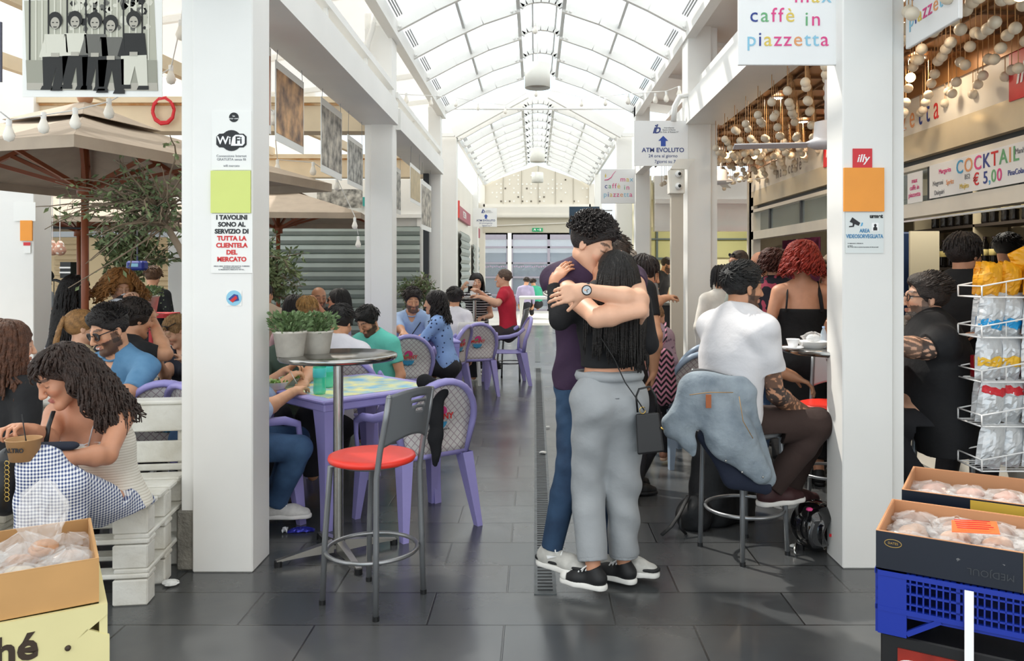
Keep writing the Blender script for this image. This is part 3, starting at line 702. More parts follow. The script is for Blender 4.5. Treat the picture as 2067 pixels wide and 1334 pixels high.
for i, (s, c) in enumerate((('I TAVOLINI', 'black'), ('SONO AL', 'black'), ('SERVIZIO DI', 'black'), ('TUTTA LA', 'redi'), ('CLIENTELA', 'redi'), ('DEL', 'redi'), ('MERCATO', 'redi'))):
    text(s, .031, (0, -.005, .127 - i * .0345), mats=ink[c], parent=o, bold=.0012)
text('NELLE AREE, ESTERNO NEI BANCHI, CHIEDERE\nINFORMAZIONI DOPO\nIL PRESIDENTE MERCATO VITTO...', .0085, (0, -.005, -.122), mats=ink['grey'], parent=o)
o, w, h = sheet('round_sticker', 'small round blue and white sticker low on the near left column', 457, 586, 488, 617, F1, paper, .0005, 'sticker')
m = MB(); m.prism(disc(m, (0, 0), .038, 0, n=24), (0, -.001, 0), (1, 0, 0), (0, 0, 1), .001, 0); m.prism([(-.028, -.005), (.0, .02), (.02, .015), (.026, -.012), (-.01, -.02)], (0, -.0022, 0), (1, 0, 0), (0, 0, 1), .001, 1)
m.prism([(-.02, -.012), (.01, .012), (.018, .0), (-.005, -.022)], (0, -.0034, 0), (1, 0, 0), (0, 0, 1), .001, 2); m.build('print', [ink['lblue'], ink['blue'], ink['redi']], o)
F2 = 3.978
redlog = M('logo_red', 'd3222e', .4)
o, w, h = sheet('coffee_logo_plate', 'small square red coffee logo plate above the orange tile', 1721, 300, 1760, 341, F2, redlog)
text('illy', .055, (0, -.005, 0), mats=ink['white'], parent=o, bold=.0008, shear=.25)
sheet('orange_tile', 'square orange tile on the near right column', 1702, 339, 1783, 427, F2, orange, .012, 'tile')
o, w, h = sheet('surveillance_notice', 'grey-white video surveillance notice below the orange tile', 1706, 429, 1783, 511, F2, M('notice_silver', 'dfe4e2', .35))
text('AREA', .026, (0, -.005, .01), mats=M('notice_blue', '3f86b4', .5), parent=o, bold=.0006, sx=.8); text('VIDEOSORVEGLIATA', .0275, (0, -.005, -.018), mats=MC['notice_blue'], parent=o, bold=.0006, sx=.72)
text('urmet', .026, (.058, -.005, .083), mats=ink['black'], parent=o, bold=.0014); text('La registrazione e effettuata da\n\nper fini di\nArt. 13 del Codice in materia di protezione dei dati personali', .0062, (-.085, -.005, -.062), mats=ink['black'], parent=o, align='LEFT')
m = MB(); m.prism([(-.075, .055), (-.03, .035), (-.022, .05), (-.062, .078)], (0, -.0045, 0), (1, 0, 0), (0, 0, 1), .001, 0); m.prism([(-.02, .032), (-.012, .036), (-.008, .05), (-.014, .052)], (0, -.0045, 0), (1, 0, 0), (0, 0, 1), .001, 1)
m.prism([(-.06, .05), (-.05, .045), (-.054, .03), (-.078, .028), (-.078, .034), (-.06, .036)], (0, -.0045, 0), (1, 0, 0), (0, 0, 1), .001, 0)
m.prism([(.035, .008), (.07, .008), (.07, .05), (.035, .05)], (0, -.0045, 0), (1, 0, 0), (0, 0, 1), .0006, 2); m.prism([(.043, .012), (.063, .012), (.063, .026), (.057, .03), (.06, .04), (.053, .046), (.046, .04), (.049, .03), (.043, .026)], (0, -.0052, 0), (1, 0, 0), (0, 0, 1), .0006, 0)
m.build('pictogram', [ink['black'], ink['cyan'], ink['white']], o)

# cafe signs
sgn = M('sign_white', 'f1f1f0', .35)
cm = [ink[k] for k in ('pink', 'yellow', 'lblue', 'blue', 'green', 'orange', 'redi')]
SERIF = dict(bold=-.001)
def cafe_sign(label, loc, rz, s=.51):
    o = thing('cafe_sign', label, 'sign', loc, rz, 'cafe name signs')
    m = MB(); m.box((0, 0, 0), (s, .02, s), bev=.003); m.build('panel', sgn, o)
    k = s / .51; t_ = dict(mats=cm, parent=o)
    text('max', .105 * k, (.13 * k, -.012, .10 * k), cols=[0, 1, 2], spacing=1.15, **t_); text('caffè', .105 * k, (-.08 * k, -.012, .0), cols=[3, 4, 0, 0, 1], spacing=1.2, **t_)
    text('in', .105 * k, (.13 * k, -.012, -.02 * k), cols=[4, 0], spacing=1.2, **t_); text('piazzetta', .105 * k, (-.0 * k, -.012, -.125 * k), cols=[2, 3, 1, 0, 0, 5, 2, 2, 0], spacing=1.13, **t_)
    m = MB(); m.tube([(-.20 * k, -.012, .09 * k), (-.15 * k, -.012, .095 * k), (-.10 * k, -.012, .13 * k), (-.07 * k, -.012, .18 * k), (-.03 * k, -.012, .225 * k)], [.006 * k, .007 * k, .006 * k, .004 * k, .002 * k], 6, 0)
    m.prism([(-.185 * k, .12 * k), (-.172 * k, .15 * k), (-.182 * k, .19 * k), (-.195 * k, .15 * k)], (0, -.0115, 0), (1, 0, 0), (0, 0, 1), .002, 1); m.build('coffee_emblem', [ink['pink'], ink['yellow']], o)
    return o
cafe_sign('large white cafe sign with pastel lettering beside the near right column, nearest', ((X(1492, 4.08) + 1.543) / 2, 4.08, Z(133, 4.08) + .255), 0, .505)
cafe_sign('white pastel-lettered cafe sign turned sideways, right of the near right column', (1.875, 3.74, 2.86), R(-90), .50)
cafe_sign('smallest, farthest white cafe sign with pastel lettering, above the man kissing', (X(1247, 11.98), 11.97, Z(376, 11.98)), 0, .52)
def atm_sign(label, px0, py0, px1, py1, d):
    o, w, h = sheet('directional_sign', label, px0, py0, px1, py1, d, sgn, .01, 'sign', 'bank machine direction signs')
    k = w / .54; nb = M('navy_ink', '3b4a86', .5)
    text('ATM EVOLUTO', .062 * k, (.02 * k, -.012, -.07 * k), mats=nb, parent=o, bold=.001, sx=1.0); text('24 ore al giorno', .045 * k, (.02 * k, -.012, -.128 * k), mats=nb, parent=o); text('7giorni su 7', .045 * k, (.04 * k, -.012, -.185 * k), mats=nb, parent=o)
    text('ib', .13 * k, (-.05 * k, -.012, .14 * k), mats=nb, parent=o, shear=.3, spacing=.8, bold=.001); text('imprebanca\nBanca di Roma\nVia Cola di Rienzo 57', .022 * k, (.08 * k, -.012, .135 * k), mats=ink['grey'], parent=o)
    m = MB(); m.prism([(-.022 * k, -.03 * k), (.026 * k, -.03 * k), (.026 * k, .025 * k), (.052 * k, .025 * k), (.002 * k, .075 * k), (-.048 * k, .025 * k), (-.022 * k, .025 * k)], (.02 * k, -.012, 0), (1, 0, 0), (0, 0, 1), .001); m.build('arrow', M('arrow_blue', '2f4fa8', .5), o)
atm_sign('white ATM sign with a blue arrow on the second right column, nearer one', 1280, 244, 1388, 335, 8.0)
atm_sign('small distant white ATM sign with a blue arrow at the left of the aisle', 955, 420, 1003, 458, 17.6)
o, w, h = sheet('shop_sign', 'dark blue fishmonger sign with white lettering behind the kissing man', 1149, 417, 1210, 474, 15.5, M('petrol_blue', '243f55', .5, noise_amt=.2, scale=12), .01)
for i, ch in enumerate('IL PESCHERECCIO'):
    a = R(175 - i * 12.2); text(ch, .075, (.02 + .2 * math.cos(a), -.012, .03 + .18 * math.sin(a)), mats=ink['white'], parent=o, tilt=a - math.pi / 2)
m = MB(); m.bx(-w / 2, w / 2, -.012, -.01, -.13, -.1); m.tube([(-.08, -.013, .02), (0, -.013, .07), (.1, -.013, .05)], .012, 6); m.build('white_band', ink['white'], o); m = MB(); m.tube([(w / 2, 0, .2), (w / 2 + .25, 0, .2)], .012, 6); m.build('bracket', grey_metal, o)
text('STREET FISH', .045, (0, -.012, -.06), mats=ink['white'], parent=o); text('349', .11, (-.08, -.012, -.2), mats=ink['white'], parent=o, bold=.002); 
o = thing('fascia_sign', 'long dark pink shop fascia sign above the far left shutters', 'sign', (-1.39, 15.2, 2.55), R(90))
m = MB(); m.box((0, .0, 0), (3.0, .06, .24), bev=.004); m.build('panel', M('faded_crimson', 'a8485c', .5), o); text('PIZZERIA', .17, (.1, -.034, 0), mats=ink['white'], parent=o, bold=.001)
m = MB(); m.box((-1.52, -.03, .0), (.04, .12, .3), bev=.004); m.build('end_cap', M('coral_red', 'cf4a44', .5), o)
o = thing('fascia_sign', 'short dark pink fascia sign beyond the longer one', 'sign', (-1.39, 18.9, 2.4), R(90)); m = MB(); m.box((0, 0, 0), (1.4, .06, .22)); m.build('panel', MC['faded_crimson'], o)
# kiosk lettering
def fascia_text(s, size, y, z, cols=None, mats=None, nm='lettering', sp=1.6, lab=None):
    o = thing('fascia_lettering', lab, 'sign', (XK - .002, y, z), R(-90)); text(s, size, (0, 0, 0), mats=mats or cm, cols=cols, parent=o, spacing=sp, bold=.0, sx=.72); return o
fascia_text('max caffè', .21, 9.4, 2.70, mats=M('taupe_ink', '8d7f76', .5), lab='thin grey cafe lettering on the far part of the kiosk sign band')
fascia_text('in piazzetta', .26, 6.62, 2.71, cols=[4, 5, 0, 2, 3, 1, 5, 5, 5, 3, 3, 6], lab='coloured cafe lettering on the near part of the kiosk sign band')
for y, l in ((4.83, 'large red coffee logo square on the kiosk sign band, nearest'), (8.05, 'smaller-looking red coffee logo square at the middle of the kiosk sign band')):
    o = thing('coffee_logo_plate', l, 'sign', (XK - .006, y, 2.71), R(-90), 'red coffee logos'); m = MB(); m.box((0, 0, 0), (.34, .01, .30)); m.build('panel', redlog, o); text('illy', .18, (0, -.007, 0), mats=ink['white'], parent=o, bold=.002, shear=.25)
o = thing('cocktail_board', 'white cocktail price board with multicoloured lettering in the kiosk transom', 'sign', (XK - .004, 5.36, 2.165), R(-90))
m = MB(); m.box((0, 0, 0), (1.30, .012, .25)); m.build('panel', sgn, o); k_ = dict(parent=o, bold=.0012)
text('COCKTAIL', .135, (.10, -.008, .055), mats=[ink[k] for k in ('cyan', 'orange', 'pink', 'blue', 'redi', 'green')], cols=[0, 1, 2, 3, 4, 5, 1, 5], spacing=1.15, **k_)
text('€ 5,00', .115, (.12, -.008, -.055), mats=[ink[k] for k in ('redi', 'blue', 'cyan', 'green', 'pink')], cols=[0, 1, 1, 2, 3, 4], spacing=1.1, **k_)
for s, x, z, c in (('Margarita', -.42, .06, 'pink'), ('Negroni', -.52, -.02, 'grey'), ('Spritz', -.35, -.03, 'orange'), ('Daiquiri', -.5, -.09, 'grey'), ('B52', -.12, -.02, 'grey'), ('Mojito', -.16, -.08, 'yellow'), ('PinaColada', .45, -.055, 'blue'), ('Manhattan', .52, .07, 'grey')): text(s, .05, (x, -.008, z), mats=ink[c], parent=o, sx=.9)
o = thing('cafe_notice', 'small pastel-lettered cafe notice in the transom glass left of the cocktail board', 'sign', (XK - .004, 6.25, 2.15), R(-90)); m = MB(); m.box((0, 0, 0), (.24, .006, .24)); m.build('panel', sgn, o); text('max\ncaffè in\npiazzetta', .055, (0, -.005, 0), mats=ink['pink'], parent=o)

# ---- posters over the left aisle
def poster(label, d0, d1, z0, z1, xx, mat, group='hanging photo prints', tilt=0):
    if xx < -1.9: q = 1.72 / abs(xx); d0, d1, z0, z1, xx = d0 * q, d1 * q, CH + (z0 - CH) * q, min(2.94, CH + (z1 - CH) * q), -1.72
    o = thing('hanging_print', label, 'poster', (xx, (d0 + d1) / 2, (z0 + z1) / 2), R(90), group)
    w, h = d1 - d0, z1 - z0; m = MB(); m.box((0, 0, 0), (w, .004, h)); m.build('sheet', paper, o)
    m = MB(); m.box((0, -.003, .0), (w - .04, .003, h * .8)); m.box((0, .003, .0), (w - .04, .003, h * .8)); m.build('picture', mat, o)
    m = MB()
    for sx in (-1, 1): m.tube([(sx * w * .45, 0, h / 2), (sx * w * .42, 0, max(h / 2 + .05, 2.98 - (z0 + z1) / 2))], .002, 4)
    m.build('hanging_cord', ink['grey'], o)
p1 = M('photo_stone', '4b443c', .5, col2='d8cfc0', scale=9); p2 = M('photo_amber', '5a3a26', .5, col2='e6b27a', scale=7); p3 = M('photo_wood', 'c27a52', .4, noise_amt=.3, scale=5); p4 = M('photo_grey', '6a6a66', .5, col2='dedcd4', scale=12); p5 = M('photo_tan', 'c9b489', .5, noise_amt=.25, scale=9)
poster('tall reddish-brown print just right of the near left column', 5.3, 5.85, 2.5, 3.9, -1.95, p3)
poster('hanging print of a sunlit city street with amber tones', 6.1, 6.85, 2.5, 3.12, -2.0, p2)
poster('hanging print of a dense old town view', 7.4, 8.2, 2.42, 3.12, -2.0, p1)
poster('hanging print of a stone arch, left of the second left column', 8.45, 9.2, 2.42, 2.95, -2.0, p4)
poster('grey hanging print just right of the second left column', 11.0, 11.5, 2.3, 2.95, -1.95, p4)
poster('tan ribbed hanging print seen almost edge on', 9.2, 10.0, 2.3, 2.75, -1.45, p5)
poster('pale hanging print with a brown figure, seen almost edge on', 10.6, 11.6, 2.05, 2.72, -1.52, p1)
o, w, h = sheet('rock_print', 'wide print of pale rocks hanging above the rear umbrella', 640, 382, 732, 420, 11.4, p4, .006, 'poster')
sheet('golden_print', 'golden landscape print on the rear wall at the left', 108, 384, 166, 415, 12.0, M('photo_gold', 'd8a24a', .5, col2='8c6a34', scale=12), .006, 'poster')
sheet('turquoise_sign', 'turquoise fascia sign above the wide shutter', 720, 398, 790, 416, 13.04, M('turquoise', '3aa9a4', .5), .03)
# big black and white group photograph
D = 4.25
o, w, h = sheet('group_photo_banner', 'large black and white photo banner of five seated men hanging at the top left', 46, -12, 328, 196, D, paper, .004, 'poster')
bw = {n: M('print_' + n, c, .6) for n, c in (('dark', '1f1f1e'), ('mid', '6b6a64'), ('light', 'd8d6c8'), ('skin', 'b5b0a4'), ('wall', '9d9c8e'), ('fence', 'b9b8a8'))}
m = MB(); px2 = lambda px, py: (X(px, D) - (X(46, D) + X(328, D)) / 2, Z(py, D) - (Z(-12, D) + Z(196, D)) / 2)
def pg(pts, mi, lay): m.prism([px2(*q) for q in pts], (0, -.0045 - lay * .0006, 0), (1, 0, 0), (0, 0, 1), .0006, mi)
pg([(50, 2), (312, -4), (320, 184), (56, 180)], 5, 0)
random.seed(3)
for i in range(70):
    x = random.uniform(140, 305); y = random.uniform(0, 60); r = random.uniform(3, 9); pg([(x + r * math.cos(a) * random.uniform(.6, 1.2), y + r * math.sin(a)) for a in [k * math.pi / 3 for k in range(6)]][::-1], random.choice((0, 1, 2)), 1 + (i % 3))
for i in range(20): x = 60 + i * 12.6; pg([(x, -2), (x, 125), (x + 3, 125), (x + 3, -2)][::-1], 2 if i % 3 else 0, 4)
pg([(54, 122), (318, 122), (319, 172), (56, 172)], 4, 5); pg([(56, 168), (319, 168), (320, 184), (56, 182)], 3, 6)
def sitter(hx, hy, top, leg, hair, sh, cross=0):
    pg([(hx - 22, hy + 24), (hx + 22, hy + 24), (hx + 27, hy + 75), (hx - 25, hy + 78)], top, 8); pg([(hx - 20, hy + 26), (hx - 33, hy + 70), (hx + 2, hy + 82), (hx + 4, hy + 70), (hx - 18, hy + 62)], top, 9)
    pg([(hx - 26, hy + 70), (hx + 26, hy + 68), (hx + 22 + sh, hy + 132), (hx + 4 + sh, hy + 132), (hx + 2, hy + 90), (hx - 8, hy + 130), (hx - 24, hy + 130)], leg, 10)
    pg([(hx - 26, hy + 128), (hx - 6, hy + 128), (hx - 6, hy + 136), (hx - 30, hy + 136)], 0, 11); pg([(hx + 4 + sh, hy + 130), (hx + 24 + sh, hy + 130), (hx + 24 + sh, hy + 138), (hx + sh, hy + 138)], 0, 11)
    pg([(hx + 15 * math.cos(a), hy - 4 + 17 * math.sin(a)) for a in [k * math.pi / 8 for k in range(16)]], hair, 12); pg([(hx + 9 * math.cos(a), hy + 2 + 12 * math.sin(a)) for a in [k * math.pi / 8 for k in range(16)]], 3, 13)
    pg([(hx - 6, hy + 0), (hx - 2, hy), (hx - 2, hy + 2), (hx - 6, hy + 2)], 0, 14); pg([(hx + 2, hy + 0), (hx + 6, hy), (hx + 6, hy + 2), (hx + 2, hy + 2)], 0, 14); pg([(hx - 4, hy + 9), (hx + 4, hy + 9), (hx + 3, hy + 11), (hx - 3, hy + 11)], 0, 14)
    pg([(hx - 8, hy + 62), (hx + 8, hy + 62), (hx + 8, hy + 70), (hx - 8, hy + 70)], 3, 14)
sitter(114, 46, 2, 0, 0, -10); sitter(154, 44, 2, 0, 0, 0); sitter(194, 46, 1, 0, 0, -4); sitter(226, 52, 1, 0, 0, 4); sitter(272, 44, 0, 2, 0, 6)
m.build('photograph', [bw[k] for k in ('dark', 'mid', 'light', 'skin', 'wall', 'fence')], o)
sheet('rolled_banner', 'narrow dark banner edge at the far top left', -12, 45, 5, 166, 4.3, M('banner_dark', '4a4a5a', .5), .01, 'poster')
# outer left column tiles
sheet('orange_tile', 'small orange tile on the outer left column', 42, 445, 66, 486, 7.99, orange, .012, 'tile')
sheet('white_notice', 'white paper sheets above the orange tile on the outer left column', 28, 408, 72, 446, 7.985, paper, .004)
o, w, h = sheet('red_white_notice', 'small red and white notice below the orange tile on the outer left column', 48, 489, 62, 511, 7.99, paper, .004)
m = MB(); m.bx(-w / 2, w / 2, -.007, -.004, h * .2, h / 2); m.build('red_header', redlog, o)

# ---- market umbrellas
canvas = M('taupe_canvas', 'b5a593', .85, noise_amt=.12, scale=6); woodb = M('umbrella_wood', '96502f', .45, noise_amt=.15, scale=10)
def umbrella(label, x, y, half, zr, za, rz, pole_z0=0):
    t = thing('market_umbrella', label, 'umbrella', (x, y, 0), rz, 'market umbrellas')
    cs = [(half, half), (-half, half), (-half, -half), (half, -half)]
    m = MB(); n = 10
    for k in range(4):
        a, b = cs[k], cs[(k + 1) % 4]
        def f(u, v, a=a, b=b):
            ex, ey = a[0] + (b[0] - a[0]) * v, a[1] + (b[1] - a[1]) * v
            return (ex * u, ey * u, za + (zr - za) * (u ** 1.05) - .05 * math.sin(math.pi * v) * u * (1 - u) * 2)
        m.grid(lambda u, v: f(.04 + .96 * u, v), n, 10, 0, False)
        m.grid(lambda u, v: (a[0] + (b[0] - a[0]) * u, a[1] + (b[1] - a[1]) * u, zr - .07 * v), 10, 1, 0, False)
    m.build('canopy', canvas, t, solid=.004)
    m = MB(); h2 = .45
    for (ex, ey) in cs: m.add([(0, 0, za + .10), (ex * .28, ey * .28, za - (za - zr) * .2), (-ey * .28, ex * .28, za - (za - zr) * .2)], [(0, 1, 2)])
    m.build('vent_cap', canvas, t, solid=.004)
    m = MB(); m.tube([(0, 0, pole_z0 + .05), (0, 0, za)], .028, 12); m.tube([(0, 0, zr - .2), (0, 0, zr - .08)], .06, 12); m.build('pole', woodb, t)
    m = MB(); m.lathe([(.03, 0), (.05, .02), (.06, .06), (.045, .10), (.0, .16)], (0, 0, za + .08), 14); m.build('finial', M('finial_wood', 'b5825e', .5), t)
    for k in range(8):
        a = cs[k // 2]; b = cs[(k // 2 + 1) % 4]; e = a if k % 2 == 0 else ((a[0] + b[0]) / 2, (a[1] + b[1]) / 2)
        m = MB(); m.beam((0, 0, za - .05), (e[0] * .98, e[1] * .98, zr - .02), .025, .035); r_ = m.build('rib', woodb, t)
        m = MB(); m.beam((0, 0, zr - .14), (e[0] * .55, e[1] * .55, zr + (za - zr) * .45 - .05), .022, .03); m.build('strut', woodb, r_)
    m = MB(); m.lathe([(0, 0), (.25, 0), (.25, .05), (.05, .07), (.04, .3)], (0, 0, 0), 24); m.build('base', M('cast_base', '55565a', .6), t)
umbrella('large taupe market umbrella with a wooden pole at the left, nearest', -3.52, 6.2, 1.36, 2.27, 2.72, R(-17))
umbrella('taupe market umbrella in front of the wide shutter', -3.5, 10.8, 1.25, 2.2, 2.62, R(6))
umbrella('grey-looking taupe umbrella farthest back at the left', -6.1, 10.6, 1.2, 2.15, 2.6, R(10))

# ---- plants
bark = M('olive_bark', '8b7a66', .8, noise_amt=.2, scale=14); leafm = M('olive_leaf', '8a9768', .6, col2='4f6647', scale=5)
def leaf(m, p, dirv, l, w, mi=0):
    d = Vector(dirv).normalized(); s_ = d.cross(Vector((random.uniform(-1, 1), random.uniform(-1, 1), random.uniform(-1, 1)))).normalized(); n_ = d.cross(s_)
    p = Vector(p); m.add([p, p + d * l * .5 + s_ * w + n_ * w * .4, p + d * l, p + d * l * .5 - s_ * w + n_ * w * .4], [(0, 1, 2), (0, 2, 3)], mi, False)
def tree(label, base, trunk, centre, rad, nb, nl, ll=.05, seed=1, pot=True, name='olive_tree'):
    random.seed(seed); t = thing(name, label, 'tree', base); B = Vector(base)
    m = MB(); m.tube([Vector(q) - B for q in trunk], [.035 - .02 * i / len(trunk) for i in range(len(trunk))], 8); m.build('trunk', bark, t)
    m = MB(); lf = MB(); top = Vector(trunk[-1]) - B; C = Vector(centre) - B
    for i in range(nb):
        e = C + Vector((random.gauss(0, .45) * rad[0], random.gauss(0, .45) * rad[1], random.gauss(0, .45) * rad[2])); st = top if random.random() < .6 else Vector(trunk[-2]) - B
        pts = []; mid = (st + e) / 2 + Vector((random.uniform(-1, 1), random.uniform(-1, 1), random.uniform(.0, 1))) * .12
        for k in range(9): u = k / 8; q = st * (1 - u) ** 2 + mid * 2 * u * (1 - u) + e * u * u; q.z -= .06 * u * u; pts.append(q + Vector([random.uniform(-.008, .008)] * 3))
        m.tube(pts, [.008 * (1 - .8 * k / 8) + .0012 for k in range(9)], 5)
        for k in range(nl // nb):
            u = random.uniform(.3, 1); q = pts[min(8, int(u * 8))]; dv = Vector((random.uniform(-1, 1), random.uniform(-1, 1), random.uniform(-1, .8)))
            q2 = q + dv.normalized() * random.uniform(0, .09); m.tube([q, q2], .0012, 3, cap=False); leaf(lf, q2, dv, ll * random.uniform(.6, 1.2), ll * .2)
    m.build('branches', bark, t); lf.build('foliage', leafm, t)
    if pot:
        m = MB(); m.lathe([(0, 0), (.16, 0), (.2, .35), (.22, .36), (.22, .4), (.19, .4), (.18, .37), (0, .37)], (0, 0, 0), 24); m.build('pot', M('terracotta', 'a8735a', .8, noise_amt=.2, scale=8), t)
tree('olive tree with sparse twisting branches at the left of the near left column', (-2.16, 5.3, 0), [(-2.16, 5.3, .3), (-2.18, 5.3, .9), (-2.25, 5.28, 1.4), tuple(P(362, 500, 5.25)), tuple(P(335, 455, 5.25)), tuple(P(318, 420, 5.2))], tuple(P(235, 410, 5.2)), (.62, .4, .42), 90, 950, .055, 4)
tree('dark leafy shrub right of the near left column, before the shutter', (-2.95, 8.6, 0), [(-2.95, 8.6, .3), (-2.95, 8.6, 1.2), (-2.93, 8.6, 1.6)], tuple(P(548, 545, 8.6)), (.42, .3, .38), 60, 1500, .085, 7, name='potted_shrub')
tree('small sunlit shrub beside the third left column', (-1.75, 11.3, 0), [(-1.75, 11.3, .3), (-1.75, 11.3, .9), (-1.75, 11.3, 1.1)], tuple(P(838, 575, 11.3)), (.28, .2, .25), 40, 1000, .07, 9, name='potted_shrub')
tree('bushy green plant hanging over the vegetable stall at the left', (-5.6, 10.8, 0), [(-5.6, 10.8, .3), (-5.6, 10.8, 1.2), (-5.55, 10.8, 1.6)], tuple(P(265, 465, 10.8)), (.7, .3, .4), 60, 1400, .12, 12, name='potted_shrub')
def pot_plant(label, x, y, z, r, h, seed):
    random.seed(seed); t = thing('flowerpot', label, 'plant', (x, y, z), 0, 'small potted herbs')
    m = MB(); m.lathe([(0, 0), (r * .78, 0), (r * .98, h * .9), (r * 1.04, h * .91), (r * 1.04, h), (r * .94, h), (r * .9, h * .85), (0, h * .85)], n=28); m.build('pot', M('white_pot', 'dcd6cb', .8, noise_amt=.2, scale=14), t)
    m = MB(); st = MB()
    for i in range(420):
        a = random.uniform(0, 6.28); e = Vector((math.cos(a) * random.uniform(0, r * 1.25), math.sin(a) * random.uniform(0, r * 1.25), h + random.uniform(-.01, .085)))
        leaf(m, e, (math.cos(a) + random.uniform(-.5, .5), math.sin(a), random.uniform(.1, 1.4)), .03, .009)
        if i % 8 == 0: st.tube([(e.x * .3, e.y * .3, h * .85), e], .0015, 3, cap=False)
    m.build('foliage', M('herb_green', '7d9468', .6, col2='54703f', scale=20), t); st.build('stems', leafm, t)
pot_plant('nearer white flowerpot with green herbs on the front bar table', -1.255, 4.06, 1.06, .085, .13, 2)
pot_plant('second white flowerpot with paler herbs, right and behind the first', -1.16, 4.21, 1.06, .085, .12, 8)
pot_plant('terracotta pot of yellow-green foliage on the red ledge at the left', X(292, 7.6), 7.6, Z(632, 7.6), .13, .17, 5)
tag(MB().bx(X(270, 7.6), X(345, 7.6), 7.45, 7.8, Z(640, 7.6), Z(632, 7.6)).bx(X(300, 7.6), X(306, 7.6), 7.6, 7.65, 0, Z(640, 7.6)).build('red_ledge', redlog), 'narrow red ledge table under the terracotta pot', 'table')

# ---- lamps: pendants, fans, string bulbs, hanging balls
shade_m = M('pendant_shade', 'efeee6', .7)
for i, (d, zb, r, hh, zt_, l) in enumerate(((9.8, 3.75, .155, .29, 4.5, 'nearest white drum pendant lamp under the glass roof'), (16.3, 3.72, .15, .27, 4.2, 'middle white drum pendant lamp under the glass roof'), (19.2, 3.62, .14, .24, 4.28, 'farthest white drum pendant lamp before the perforated gable'))):
    t = thing('pendant_lamp', l, 'lamp', (X(1085, d), d, zb), 0, 'drum pendant lamps')
    m = MB(); m.lathe([(r, 0), (r, hh), (r * .2, hh + .01)], n=32); m.build('lamp_shade', shade_m, t, solid=.004); m = MB(); m.tube([(0, 0, hh), (0, 0, zt_ + .1 - zb)], .006, 6); m.build('cord', white, t)
    m = MB(); m.lathe([(0, .04), (r * .9, .04)], n=24); m.build('diffuser', M('lamp_inner', 'c9c2b6', .6), t)
def ceiling_fan(label, x, y, z, rz, zc=3.0):
    t = thing('ceiling_fan', label, 'fan', (x, y, z), rz, 'ceiling fans'); fm = M('fan_white', 'dddce0', .35)
    m = MB(); m.lathe([(0, -.03), (.09, -.02), (.13, .0), (.13, .02), (.085, .04), (.075, .15), (.03, .16), (0, .16)], n=28); m.build('motor', fm, t)
    m = MB(); m.tube([(0, 0, .15), (0, 0, zc - z)], .012, 8); m.lathe([(.0, 0), (.06, 0), (.08, .12), (0, .12)], (0, 0, zc - z - .13), 20); m.build('rod', fm, t)
    for k in range(3):
        a = k * 2 * math.pi / 3; m = MB(); q = Matrix.Rotation(a, 3, 'Z') @ Matrix.Rotation(R(8), 3, 'Y'); m.box(q @ Vector((0, .36, .0)), (.11, .48, .008), mat=q, bev=.002); m.build('blade', fm, t)
ceiling_fan('white ceiling fan nearer, left of the near right column', 1.93, 5.25, 2.33, R(82)); ceiling_fan('smaller-looking ceiling fan farther back by the second right column', 2.25, 9.6, 2.56, R(100))
bulb_m = M('bulb_white', 'f6f1e6', .3); bulb_w = M('bulb_lit', 'ffd9a0', .3, emit=3)
g0 = MB(); g0.sph((0, 0, 0), .033, 14); gl_me = None
def ball(x, y, z, lit, i):
    global gl_me
    if gl_me is None: gl_me = {}
    if lit not in gl_me:
        m = MB(); m.sph((0, 0, 0), .033, 14)
        me = bpy.data.meshes.new('globe'); me.from_pydata(m.v, [], m.f); me.polygons.foreach_set('use_smooth', m.sm); me.materials.append(M('ceramic_ball', 'e0d3bd', .4) if not lit else M('lit_ball', 'ffcf8a', .4, emit=4)); gl_me[lit] = me
    o = bpy.data.objects.new('hanging_ball', gl_me[lit]); COL.objects.link(o); o.location = (x, y, z)
    tag(o, 'cream ball hanging on a wire from the copper bar ceiling' if not lit else 'glowing amber ball hanging on a wire from the copper bar ceiling', 'ceiling ornament', 'lit balls of the bar ceiling' if lit else 'cream balls of the bar ceiling')
    c = bpy.data.objects.new('wire', wire_me); COL.objects.link(c); c.parent = o; c.scale = (1, 1, (3.01 - z)); _reg(c, o)
m = MB(); m.tube([(0, 0, .03), (0, 0, 1)], .003, 4); wire_me = bpy.data.meshes.new('wire'); wire_me.from_pydata(m.v, [], m.f); wire_me.materials.append(M('ball_wire', 'b98d5c', .5))
random.seed(11); cnt = 0; st = MB(); stw = MB()
for j in range(46):
    for i in range(9):
        y = 3.0 + j * .185; x = 1.78 + i * .142 + (.07 if j % 2 else 0); z = 2.73 + .10 * math.sin(x * 3.1 + .6) * math.cos(y * 1.3) + random.uniform(-.05, .05)
        px = VX + x * FPX / y; py = VY - (z - CH) * FPX / y
        if math.hypot(x - 1.93, y - 5.25) < .15 or math.hypot(x - 2.25, y - 9.6) < .2: continue
        if px > 2090 or py < -30: continue
        if cnt < 298: ball(x, y, z, random.random() < .07, cnt); cnt += 1
        else: st.sph((x, y, z), .033, 8); st.tube([(x, y, z), (x, y, 3.01)], .003, 3, 1, cap=False)
if st.v: tag(st.build('hanging_balls', [MC['ceramic_ball'], MC['ball_wire']]), 'mass of farthest cream balls hanging from the bar ceiling', 'ceiling ornament', kind='stuff')
def bulb(x, y, z, l):
    t = thing('string_bulb', l, 'light bulb', (x, y, z), 0, 'festoon bulbs'); m = MB(); m.lathe([(0, -.065), (.022, -.055), (.03, -.03), (.02, 0), (.013, .02), (.013, .03)], n=12); m.build('bulb', bulb_m, t); m = MB(); m.lathe([(.014, .02), (.014, .055), (0, .06)], n=10); m.build('socket', white, t)
